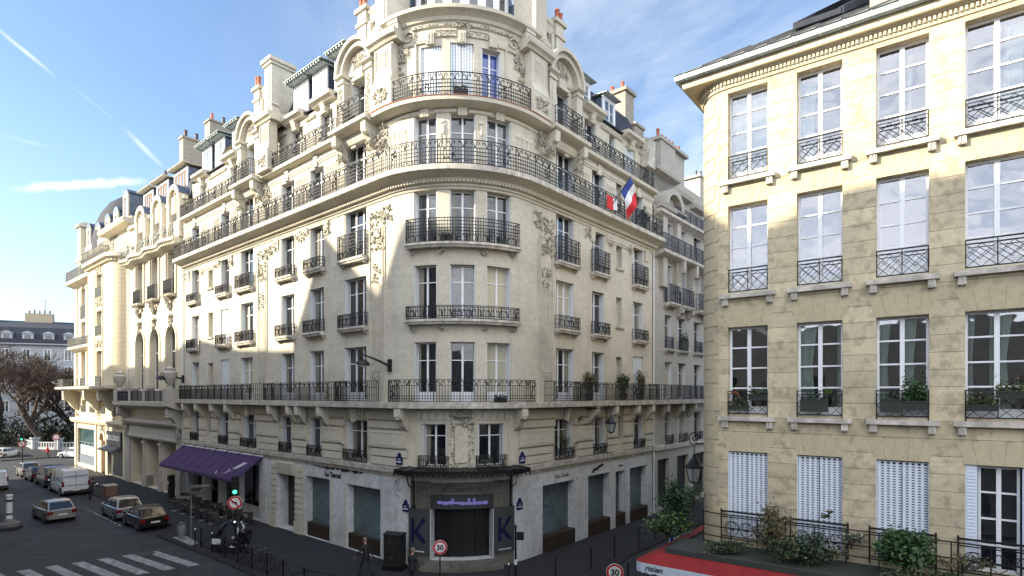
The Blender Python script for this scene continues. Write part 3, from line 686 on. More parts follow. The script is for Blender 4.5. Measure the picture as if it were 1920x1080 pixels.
    for a in (-27.6, -25.2, -13.1, -12.4, 12.2, 14.7, -31, -22.6, -16.0, -9.85, 9.6): carve(cv, a-.28, a+.28, 18.0, 18.6, .10, 12, .09)
    build_split(cv, 'carving', STONE_C, B)
    # ---- fluted strips running up four storeys
    m = MB(FM); cv = MB(FM)
    for p0, p1 in ((-18.45, -16.4), (-5.7, -3.88), (4.44, 6.06)):
        mir = p0 > 0; W_ = p1-p0; f0 = p0+.12 if not mir else p1-.98; f1 = f0+.86
        for a in (p0, f1+.12, f1+.30) if not mir else (p1, f0-.12, f0-.30): m.box(a-.035, a+.035, 0, .07, 8.22, 18.0 if a in (p0, p1) else 17.4)
        for i in range(7): a = f0+(i+.5)*(f1-f0)/7; m.box(a-.035, a+.035, 0, .05, 9.8, 14.4)
        m.box(f0, f1, 0, .02, 9.2, 9.75)
        carve(cv, f0, f1, 9.35, 9.7, .03, 18, .06); carve(cv, f0+.05, f1-.05, 14.4, 15.5, .03, 26, .09); carve(cv, f0-.1, f1+.3, 16.2, 18.3, .04, 60, .12)
        h = (f1, p1) if not mir else (p0, f0)
        carve(cv, h[0], h[1], 17.6, 18.4, .04, 26, .11)
    build_split(m, 'fluted_strip', STONE, B); build_split(cv, 'carving', STONE_C, B)
    # ---- rusticated mezzanine
    m = MB(FM); edges = [(-31.4, -30.0), (-28.2, -26.75), (-25.95, -24.6), (-22.85, -20.95), (-18.6, -15.45), (-13.75, -12.0), (-10.3, -8.15), (-5.75, -2.75), (3.2, 6.15), (8.2, 10.1), (11.75, 13.05), (13.75, 15.15), (16.85, 18.1)]
    for x0, x1 in edges:
        L_ = x0 in (-18.6, -5.75, 8.2); R2 = x1 in (-20.95, -8.15, 6.15)
        for i, (z0, z1, pr, dl) in enumerate(((4.98, 5.36, .14, 0), (5.43, 5.80, .14, .0), (5.92, 6.76, .16, .13), (6.88, 7.24, .14, .3), (7.31, 7.82, .14, .42))):
            y0 = x0+(dl-.1 if not L_ else -dl*1.0+.25); y1 = x1+(-dl+.1 if not R2 else dl*1.0-.25)
            if not L_: y0 = x0+.03
            if not R2: y1 = x1-.03
            m.box(y0, y1, 0, pr, z0, z1)
            if i == 2:
                for q in ((y0+.12, y1-.12, z0+.10, z0+.14), (y0+.12, y1-.12, z1-.14, z1-.10)): m.box(q[0], q[1], pr, pr+.02, q[2], q[3])
                for q in (y0+.12, y1-.16): m.box(q, q+.04, pr, pr+.02, z0+.10, z1-.10)
        m.mold(x0-.02, x1+.02, [(0, 5.80), (.16, 5.84), (.20, 5.89), (0, 5.91)])
    for a in (-19.7, -6.95, 7.2):      # big keystones over the splayed windows
        for k in range(-3, 4): m.mold(a+k*.33-.13, a+k*.33+.13, [(0, 7.25), (.10 if k else .3, 7.25 if k else 7.1), (.12 if k else .4, 7.84), (0, 7.84)])
    for a0, a1 in ((-2.3, -.45), (.7, 2.65)):
        for k in range(5): m.box(a0+.06+k*(a1-a0)/5, a0-.0+(k+1)*(a1-a0)/5, 0, .07, 7.35, 7.8)
        m.box(a0, a0+.1, 0, .05, 5.0, 7.3); m.box(a1-.1, a1, 0, .05, 5.0, 7.3)
    build_split(m, 'rustication', STONE_C, B)
    m = MB(FM); carve(m, -.52, .66, 7.0, 7.85, .06, 36, .13); carve(m, -.5, -.25, 5.0, 7.0, .04, 26, .07); carve(m, .4, .65, 5.0, 7.0, .04, 26, .07); carve(m, -.3, .5, 5.0, 5.3, .04, 14, .08)
    m.box(-.24, .4, 0, .10, 5.25, 6.95); m.blob((.08, .15, 7.55), .5, .15, .12); m.build('cartouche', STONE_C, B)
    m = MB(FM)
    for a in (-29.95, -27.35, -24.55, -22.05, -15.65, -13.25, -12.2, -9.75, -2.85, 3.05, 9.75, 11.95, 14.85, 16.95): console(m, a, .34, 7.9, 1.15, .74)
    build_split(m, 'console', STONE_C, B)
    # ---- sills with guards
    for z, zz in ((12.30, 3), (16.06, 4)):
        for c_, (a0, a1) in cols.items():
            if c_[0] == 'T': continue
            if c_ in 'BJ': sill(B, FM, a0-.12, a1+.12, 13.0 if zz == 3 else 16.8, .12, .14, False); continue
            b0, b1 = a0-.13, a1+.13; sill(B, FM, b0-.08, b1+.08, z, .24, .40)
            top = 13.03 if zz == 3 else (17.42 if c_ in 'GHIK' else (17.0 if c_ == 'D' else 16.68))
            railing(B, FM, b0, b1, .34, z, top, 'guard4' if top > 17.1 else 'guard')
        sill(B, FM, -2.65, 3.05, z, .24, .48, False)
        railing(B, FM, -2.55, 2.95, .42, z, 12.96 if zz == 3 else 17.24, 'guard' if zz == 3 else 'guard4')
    m = MB(FM)
    for z in (11.95, 15.72):
        for a in (-2.4, -.85, 1.2, 2.8): carve(m, a-.14, a+.14, z-.12, z+.06, .1, 9, .1, .2)
    build_split(m, 'console', STONE_C, B)
    for a0, a1 in ((-29.95, -28.25), (-24.55, -22.9), (-15.4, -13.8), (-11.95, -10.35), (10.15, 11.7), (15.2, 16.8), (-20.9, -18.6), (-8.1, -5.9), (6.2, 8.15), (-2.05, -.55), (.8, 2.4)):
        railing(B, FM, a0, a1, .12, 4.95, 5.6, 'guard', ends=(False, False))
    # ---- running balconies
    for a0, a1 in ((-30.55, -17.85), (-16.25, -8.5), (-8.0, -4.95), (-3.35, 3.75), (5.35, 8.15), (8.4, 17.8)): railing(B, FM, a0, a1, .70, 8.22, 9.34, 'bars')
    railing(B, FM, -31.3, 18.1, .84, 19.68, 20.85, 'grid')
    for a0, a1 in ((-31.2, -21.0), (-17.3, -8.5)): railing(B, FM, a0, a1, .38, 23.12, 24.15, 'grid', wallo=-.6)
    railing(B, FM, 8.8, 17.6, .38, 23.12, 24.15, 'grid', wallo=-.6)
    railing(B, FM, -3.25, 3.6, .60, 23.07, 24.22, 'grid', ends=(False, False))
    # ---- tower crown details
    m = MB(FM); cv = MB(FM)
    for a in (-1.45, .1, 1.65):
        m.box(a-.2, a+.2, 0, .16, 25.9, 26.5); m.box(a-.1, a-.05, .16, .2, 25.95, 26.4); m.box(a+.05, a+.1, .16, .2, 25.95, 26.4)
    for x0, x1 in ((-1.2, -.15), (.35, 1.4)): m.mold(x0, x1, [(0, 26.25), (.08, 26.26), (.1, 26.5), (.14, 26.52), (.14, 26.58), (0, 26.6)]); carve(cv, x0, x1, 26.3, 26.5, .1, 16, .06)
    for x0, x1 in ((-2.9, -1.7), (1.9, 3.1)): m.mold(x0, x1, [(0, 26.0), (.08, 26.02), (.12, 26.16), (0, 26.2)])
    for a in (-2.25, 2.4): m.box(a-.04, a+.04, 0, .08, 23.1, 26.05)
    carve(cv, -.35, .55, 26.65, 26.95, .15, 20, .09); 
    cv.box(-2.65, 2.75, 0, .10, 26.76, 26.91)
    for k in range(30):
        a = -2.6+5.3*k/29
        if abs(a-.1) > .5: carve(cv, a-.05, a+.05, 26.75, 26.92, .1, 2, .06)
    for sgn in (-1, 1):
        a = .1+sgn*2.75; p = []
        for q in range(14): p.append((a+(.36*(1-q/16))*math.cos(q*.62), .08, 26.45+(.36*(1-q/16))*math.sin(q*.62)))
        cv.tube(p, .055, 5); carve(cv, a+sgn*.3-.2, a+sgn*.3+.2, 25.3, 26.1, .06, 22, .13); carve(cv, min(a+sgn*.55, a+sgn*1.15), max(a+sgn*.55, a+sgn*1.15), 24.95, 25.5, .06, 22, .12)
        m.mold(min(a+sgn*.3, a+sgn*1.45), max(a+sgn*.3, a+sgn*1.45), [(0, 24.75), (.1, 24.78), (.16, 24.9), (0, 24.95)])
    build_split(m, 'moulding', STONE_C, B); build_split(cv, 'carving', STONE_C, B)
    # ---- stone pavilions with round pediments, fluted piers and chimney dormers
    def pavilion(sh, mir, full=True):
        X = (lambda a: .3-(a+sh)) if mir else (lambda a: a+sh)
        def bx(m, a0, a1, *r): m.box(X(a0), X(a1), *r)
        def ml(m, a0, a1, prof): b = sorted((X(a0), X(a1))); m.mold(b[0], b[1], prof)
        P = MB(FM); cv = MB(FM)
        # wall of the aedicule with its window
        b = sorted((X(-7.4), X(-5.95))); q = sorted((X(-8.15), X(-5.05))); wall(P, q[0], q[1], 23.1, 26.15, [(b[0], b[1], 23.15, 25.75, .4)], o=.02)
        for a0, a1 in ((-8.2, -7.62), (-5.62, -5.02)):
            bx(P, a0, a1, 0, .40, 23.1, 25.75); bx(P, a0-.04, a1+.04, 0, .48, 25.75, 25.86); bx(P, a0+.02, a1-.02, 0, .42, 25.86, 26.02); ml(P, a0-.1, a1+.1, [(0, 26.02), (.45, 26.04), (.58, 26.12), (.6, 26.22), (0, 26.24)])
            bx(P, (a0+a1)/2-.1, (a0+a1)/2+.1, .40, .43, 24.3, 25.5); carve(cv, (a0+a1)/2-.1, (a0+a1)/2+.1, 24.4, 25.5, .42, 16, .05)
        c = X(-6.62)
        arch_ring(P, c, 26.2, 1.18, 1.46, -1.0, .42, 20, sq=.98); arch_ring(P, c, 26.2, 1.46, 1.66, -1.0, .60, 20, sq=.98)
        tym = [(c-1.2*math.cos(math.pi*i/14), 26.15+1.2*math.sin(math.pi*i/14)) for i in range(15)]; P.plate(tym, -.3, .08)
        bx(P, -7.1, -6.15, .05, .22, 25.72, 25.9); bx(P, -7.0, -6.25, .05, .16, 25.9, 26.35); carve(cv, c-.55, c+.55, 26.3, 27.1, .08, 44, .14)
        ml(P, -8.35, -4.85, [(0, 22.72), (.5, 22.76), (.82, 22.84), (.92, 22.90), (.94, 23.08), (0, 23.12)])
        # fluted pier
        bx(P, -4.62, -3.28, 0, .50, 24.3, 26.3); bx(P, -4.72, -3.18, 0, .72, 23.1, 24.2); bx(P, -4.55, -3.35, .5, .56, 24.28, 24.5)
        ml(P, -4.62, -3.28, [(.5, 24.2), (.72, 24.22), (.62, 24.5), (.54, 24.8), (.5, 25.2), (.5, 24.2)])
        for i in range(5): a = -4.3+i*.17; bx(P, a-.03, a+.03, .5, .545, 24.7, 26.0)
        for a in (-4.58, -3.4): bx(P, a, a+.08, .5, .57, 24.5, 26.2)
        carve(cv, min(X(-4.45), X(-3.45)), max(X(-4.45), X(-3.45)), 23.35, 24.0, .72, 40, .11)
        ml(P, -5.0, -2.95, [(-.6, 26.3), (.58, 26.32), (.66, 26.44), (.80, 26.52), (.84, 26.72), (.84, 26.80), (-.8, 26.84)])
        bx(P, -4.95, -4.2, .0, .5, 26.82, 27.15); bx(P, -3.6, -2.98, .0, .5, 26.82, 27.3)
        for a0, a1 in ((-4.95, -4.2), (-3.6, -2.98)):
            k = sorted((X(a0), X(a1))); P.plate([(k[0], 27.14), (k[1], 27.14), (k[1], 27.3), ((k[0]+k[1])/2, 27.55), (k[0], 27.3)], .0, .55)
        # consoles with foliage carrying the pavilion balcony
        for a in (-8.0, -5.25): console(P, X(a), .4, 22.8, 1.2, .8); carve(cv, X(a)-.26, X(a)+.26, 21.4, 22.5, .35, 26, .13, .3)
        carve(cv, min(X(-4.9), X(-4.2)), max(X(-4.9), X(-4.2)), 21.3, 22.6, .12, 30, .13, .4)
        ml(P, -8.4, -5.2, [(0, 22.25), (.2, 22.3), (.3, 22.5), (.3, 22.75), (0, 22.8)])
        P.build('pavilion', STONE, B); build_split(cv, 'carving', STONE_C, B)
        window(B, FM, b[0], b[1], 23.15, 25.75, o=.02, dep=.38)
        k = sorted((X(-7.6), X(-5.5))); railing(B, FM, k[0], k[1], .82, 23.12, 24.38, 'grid')
        # dormer tower behind: two stone piers, lintel, window, pots
        D = MB(FM)
        bx(D, -7.6, -6.85, -2.2, -.5, 26.3, 30.0); bx(D, -7.72, -6.75, -2.3, -.42, 29.2, 29.4); bx(D, -7.78, -6.7, -2.35, -.38, 30.0, 30.22); bx(D, -5.75, -4.75, -1.9, -.35, 26.3, 31.0); bx(D, -5.55, -4.95, -.35, -.28, 27.3, 30.4)
        bx(D, -5.85, -4.65, -2.0, -.25, 30.9, 31.1); bx(D, -5.95, -4.55, -2.05, -.15, 31.1, 31.35); ml(D, -6.85, -5.75, [(-2, 29.2), (-.75, 29.25), (-.7, 29.5), (-.7, 29.7), (-.62, 29.8), (-.6, 30.0), (-2, 30.1)])
        bx(D, -6.85, -5.75, -1.5, -1.0, 26.3, 29.3); bx(D, -6.75, -6.5, -.95, -.55, 26.5, 29.2)
        bx(D, -5.85, -4.6, -2.0, -.1, 26.8, 27.5)
        D.build('chimney_dormer', STONE, B); kk = sorted((X(-6.5), X(-5.8))); window(B, FM, kk[0], kk[1], 27.4, 29.1, o=-.9, dep=.06, fold=False)
        Z = MB(FM); bx(Z, -5.7, -4.72, -5, -1.9, 26, 30.5); bx(Z, -7.5, -5.7, -5, -2.2, 26, 29.6); Z.build('zinc_cheek', ZINC, B)
        k = sorted((X(-7.55), X(-6.95))); pots(B, FM, k[0], k[1], -.62, 30.22, 2, h=.6, r=.16); pots(B, FM, k[0], k[1], -1.5, 30.22, 2, h=.5, r=.14)
    pavilion(0, False); pavilion(0, True); pavilion(-12.55, False)
    # ---- mansard with zinc dormers on the wings
    r = MB(FM)
    for x0, x1 in ((-31.3, -4.5), (4.5, 18.1)):
        r.mold(x0, x1, [(-.75, 26.15), (-1.9, 28.9), (-2.3, 29.2), (-9, 30.2), (-11, 26)]); r.mold(x0, x1, [(-.45, 26.2), (-.42, 26.3), (-.8, 26.34)])
    build_split(r, 'roof', ZINC_D, B)
    r = MB(FM); r.mold(-4.6, 4.6, [(-.8, 27.66), (-4.9, 28.0)], caps=False); r.build('roof', ZINC, B)
    for i, (a0, a1) in enumerate([(-30.1, -28.5), (-27.6, -26.1), (-24.5, -22.8), (-15.3, -13.7), (-13.0, -11.5), (-10.5, -9.0), (9.9, 11.3), (13.0, 14.4)]):
        d = MB(FM); zt = 28.75 if i not in (6, 7) else 28.3
        d.box(a0, a1, -4.5, -.95, 26.4, zt); dd = d.build('dormer', ZINC, B)
        e = MB(FM); e.box(a0-.08, a0+.1, -1, -.90, 26.6, zt+.02); e.box(a1-.1, a1+.08, -1, -.90, 26.6, zt+.02); e.box(a0+.1, a1-.1, -1, -.905, zt-.2, zt+.02); e.build('dormer_frame', WHITE, dd)
        window(B, FM, a0+.12, a1-.12, 26.7, zt-.2, o=-.60, dep=.32, fold=False, leaves=2, glass=GLASS_C if i % 3 else GLASS_M, tr=(.5,))
        e = MB(FM); e.mold(a0-.25, a1+.25, [(-4.6, zt+.22), (-.55, zt+.02), (-.5, zt+.06), (-4.6, zt+.3)])
        if i not in (6, 7):
            q = a0-.2
            while q < a1+.2: e.box(q, q+.08, -1.0, -.35, zt+.06, zt+.18); q += .28
            e.mold(a0-.35, a1+.35, [(-4.6, zt+.4), (-.3, zt+.2), (-.3, zt+.23), (-4.6, zt+.44)])
        e.build('dormer_roof', ZINC_G, dd)
    m = MB(FM); cv = MB(FM)
    for a in (-29.2, -23.6, -14.45, -11.0, 10.9, 15.95):
        m.mold(a-1.15, a+1.15, [(-.62, 26.05), (-.35, 26.1), (-.22, 26.2), (-.05, 26.28), (-.03, 26.48), (-.7, 26.52)]); m.mold(a-.22, a+.22, [(-.62, 25.5), (-.42, 25.55), (-.3, 25.9), (-.2, 26.1), (-.62, 26.12)])
        carve(cv, a-.25, a+.25, 25.7, 26.1, -.4, 12, .1)
    for x0, x1 in ((-28.0, -24.8), (-22.4, -21.2), (-17.0, -15.7), (-13.2, -12.2), (-9.8, -8.4), (8.6, 9.6), (12.1, 14.8), (17.2, 18.1)): m.mold(x0, x1, [(-.62, 25.7), (-.5, 25.72), (-.42, 25.84), (-.62, 25.9)])
    build_split(m, 'cornice', STONE, B); build_split(cv, 'carving', STONE_C, B)
    # party wall stacks
    c = MB(FM); c.box(-33.6, -32.5, -7.5, -2.4, 26, 32.6); c.box(-33.7, -32.4, -7.6, -2.3, 32.6, 32.75); build_split(c, 'chimney', BRICK, B); pots(B, FM, -6.8, -2.8, -33.05, 32.75, 1)
    for i in range(5):
        m = MB(FM); m.lathe([(.13, 0), (.11, .7), (.14, .75)], FM(-33.05, -6.8+i*1.0, 32.75), 8); m.build('chimney_pot', POT_D if i % 2 else POT, B)
    c = MB(FM); c.box(18.2, 19.5, -6, -2.2, 26, 31.2); c.box(18.05, 19.65, -6.1, -2.05, 31.2, 31.45); c.box(18.6, 19.9, -3.4, -1.6, 25, 28.6); c.box(18.5, 20.0, -3.5, -1.5, 28.6, 28.8); build_split(c, 'chimney', BRICK, B)
    for o_ in (-5.5, -4.6, -3.7, -2.8): pots(B, FM, 18.5, 19.2, o_, 31.45, 1, h=.6, r=.16)
    pots(B, FM, 18.7, 19.8, -2.4, 28.8, 2, h=.55, r=.15)
    e = MB(FM); e.box(17.5, 18.5, -2.6, .05, 24.8, 26.6); e.mold(17.5, 18.5, [(.05, 26.6), (.08, 26.75), (-.2, 26.9), (-2.6, 27.0)]); e.build('party_wall', SLAB, B)
    for a in (-31.6, 18.2): 
        p = MB(FM); p.tube([(a, .08, .1), (a, .08, 18.9)], .055, 6); p.build('drainpipe', GREYW, B)
    # ---- ground floor fittings
    for i, q in enumerate(shops):
        m = MB(FM); m.box(q[0]+.0, q[1]-.0, -.52, -.46, .85, q[3]); m.build('roller_shutter', SHUTTER_M, B)
        g = MB(FM); g.box(q[0], q[1], -.5, -.12 if i < 2 else .06, .02, .85); n = int((q[1]-q[0])/.12)
        for k in range(n): g.tube([(q[0]+(k+.5)*(q[1]-q[0])/n, -.1 if i < 2 else .08, .1), (q[0]+(k+.5)*(q[1]-q[0])/n, -.1 if i < 2 else .08, .78)], .018, 4)
        g.build('cellar_grille', WOOD_D, B)
    m = MB(FM); m.box(door[0], door[1], -.8, -.72, .02, 3.5); m.box(door[0]+.1, door[0]+1.0, -.72, -.68, .3, 3.1); m.box(door[1]-1.0, door[1]-.1, -.72, -.68, .3, 3.1); m.build('street_door', WOOD_D, B)
    m = MB(FM)
    for a0, a1 in ((-16.55, -15.8), (-13.45, -12.75)):
        for i in range(9): m.box(a0, a1-.0, 0, .10, .8+i*.38, .8+i*.38+.32)
        m.box(a0-.05, a1+.05, 0, .14, 0, .75)
    for k in range(-2, 3): m.mold(-14.62+k*.42-.18, -14.62+k*.42+.18, [(0, 3.55), (.1, 3.55), (.22, 4.3), (0, 4.35)])
    m.box(-12.6, -12.4, 0, .06, 0, 4.4); m.box(-9.5, -9.3, 0, .03, 0, 3.7); m.box(-8.15, -7.98, 0, .03, 0, 3.7)
    build_split(m, 'door_surround', STONE_C, B)
    # cafe front: piers, dark glazing with pale sill panels
    m = MB(FM)
    for a0, a1 in ((-31.3, -30.6), (-27.9, -27.3), (-24.9, -24.6), (-22.0, -21.6), (-18.3, -17.3)): m.box(a0, a1, -.5, .02, 0, 4.3)
    for a0, a1 in ((-30.6, -27.9), (-21.6, -18.3)): m.box(a0, a1, -.45, -.3, 0, .8)
    m.box(-31, -18.3, -.6, -.2, 3.7, 4.3); build_split(m, 'cafe_front', STONE_G, B)
    m = MB(FM); m.face([(-31, -.9, 0), (-18.3, -.9, 0), (-18.3, -.9, 4), (-31, -.9, 4)]); m.build('pane', GLASS, B)
    # corner entrance
    DIRTY = stone('dark soiled stone', (.15, .145, .13), bw=.8, bh=.5, joint=.006, jc=.5, dirt=.6, dirtc=(.06, .055, .05), patch=.4)
    m = MB(FM); m.box(-1.75, 1.98, .02, .62, 0, .2); m.box(-1.6, 1.85, .02, .36, .2, .42); m.build('step', DIRTY, B)
    m = MB(FM); m.box(-1.45, 1.68, -.68, -.6, .42, 2.95); n = MB(FM)
    for i in range(5): m.box(-1.45+i*.765, -1.38+i*.765, -.6, -.52, .42, 2.95)
    m.build('entrance_door', IRON, B)
    m = MB(FM); m.box(-1.45, 1.68, -.55, .03, 2.95, 3.62); m.build('sign_board', plain('charcoal board', (.035, .038, .045), .5), B)
    m = MB(FM)
    for a, w_ in ((-.98, .2), (-.7, .25), (-.4, .25), (-.1, .28), (.15, .3), (.45, .25), (.72, .25), (1.0, .22), (1.25, .2)):
        m.blob((a, .05, 3.26+random.uniform(-.03, .03)), w_*.8, .02, .09*random.uniform(.8, 1.4))
    for a in (-.35, .45, .7): m.blob((a, .05, 3.4), .08, .02, .1)
    m.build('lettering', plain('lilac lettering', (.30, .28, .75), .6), B)
    m = MB(FM)
    for a0, a1 in ((-2.62, -1.5), (1.73, 2.85)): m.box(a0, a1, .0, .12, .66, 2.95)
    build_split(m, 'advert_panel', plain('slate grey board', (.045, .052, .056), .6), B)
    nv = plain('navy paint', (.006, .006, .045), .5)
    for a in (-2.08, 2.28):
        m = MB(FM); s_ = .09
        m.plate([(a-.38, 1.25), (a-.2, 1.25), (a-.2, 2.45), (a-.38, 2.45)], .11, .128); m.plate([(a-.25, 1.75), (a+.28, 1.2), (a+.45, 1.3), (a-.1, 1.95)], .11, .132); m.plate([(a-.25, 1.75), (a-.1, 1.68), (a+.42, 2.42), (a+.25, 2.5)], .11, .130)
        m.build('lettering', nv, B)
    for a in (-2.1, 2.3):
        m = MB(FM)
        for i in range(9): m.box(a-.35+i*.08, a-.35+i*.08+.05, .12, .128, .80, .86)
        m.build('lettering', WHITE, B)
    m = MB(FM); m.box(-2.55, -1.46, 0, .05, 2.95, 4.3); m.box(1.69, 2.8, 0, .05, 2.95, 4.3); m.box(-1.9, 2.1, 0, .12, 3.66, 4.25); m.box(-2.6, -1.5, 0, .06, 0, .66); m.box(1.73, 2.85, 0, .06, 0, .66); build_split(m, 'entrance_surround', DIRTY, B)
    text("AU CIERGE D'OR", .30, plain('faded carving', (.025, .024, .02), .8), FM, .1, .125, 3.82, B, sx=.85)
    # iron and glass canopy
    m = MB(FM); m.mold(-2.62, 2.9, [(0, 4.72), (1.28, 4.86), (1.34, 4.80), (1.36, 4.98), (0, 5.0)])
    for i in range(9): m.box(-2.6+i*.68, -2.56+i*.68, 0, 1.34, 5.0, 5.03)
    for i in range(28): m.blob((-2.6+i*.203, 1.33, 4.78), .05, .03, .12)
    c = m.build('canopy', IRON, B)
    for a in (-2.35, 2.65):
        m = MB(FM); m.tube([(a, .03, 3.0), (a, .06, 3.2), (a, .08, 4.3), (a, .25, 4.6), (a, 1.2, 4.78)], .05, 5); m.tube([(a, .06, 3.9), (a, .5, 4.1), (a, .8, 4.75)], .03, 4); m.blob((a, .08, 3.05), .12, .1, .16); m.build('canopy_bracket', IRON, B)
    # street name plates, tag, worn lettering
    blue = plain('blue enamel', (.012, .016, .09), .3); 
    for a, z in ((-3.14, 5.35), (-2.87, 2.98), (3.31, 5.35), (3.28, 2.95)):
        o0 = .165 if z > 4 else 0
        m = MB(FM); m.plate([(a-.2, z-.28), (a+.2, z-.28), (a+.2, z+.1), (a+.12, z+.13), (a+.1, z+.26), (a, z+.34), (a-.1, z+.26), (a-.12, z+.13), (a-.2, z+.1)], o0, o0+.04); p = m.build('street_name_plate', blue, B)
        text('RUE', .09, WHITE, FM, a, o0+.045, z-.03, p, ext=.003); m = MB(FM)
        for i in range(6): m.box(a-.15+i*.05, a-.15+i*.05+.035, o0+.04, o0+.048, z-.16, z-.10)
        m.build('lettering', WHITE, p)
    m = MB(FM)
    for pts in ([(-3.62, 3.95), (-3.7, 4.15), (-3.55, 4.25), (-3.48, 4.1), (-3.6, 3.95), (-3.66, 3.75), (-3.5, 3.65)], [(-3.42, 4.05), (-3.48, 4.25), (-3.34, 4.3), (-3.3, 4.12), (-3.42, 4.05), (-3.4, 3.7), (-3.2, 3.8)], [(-3.6, 3.5), (-3.4, 3.48), (-3.3, 3.35)]): m.tube([(a, .008, z) for a, z in pts], .016, 4)
    m.build('graffiti', plain('blue green spray paint', (.03, .10, .14), .6), B)
    rust = plain('worn brown lettering', (.09, .065, .05), .8)
    text("l'Eau Chaude", .30, rust, FM, 7.0, .01, 3.93, B, sx=.85, ext=.008); text('les bains', .26, rust, FM, 13.6, .01, 3.9, B, sx=.7, ext=.008)
    text('Le Tiercel', .42, IRON, FM, -9.3, .012, 3.84, B, sx=.95, ext=.01, bold=.012)
    m = MB(FM); random.seed(3)
    for i in range(46): m.blob((random.uniform(-11.2, -6.4), .02, 4.36+random.uniform(-.06, .05)), .12, .02, .05)
    for i in range(16): m.blob((10.2+i*.075, .015, 4.0+.02*i*(.4 if i < 8 else .8)-.1*(i == 0)), .09, .02, .09)
    m.build('torn_lettering', IRON, B)
    return B
apartment_block()
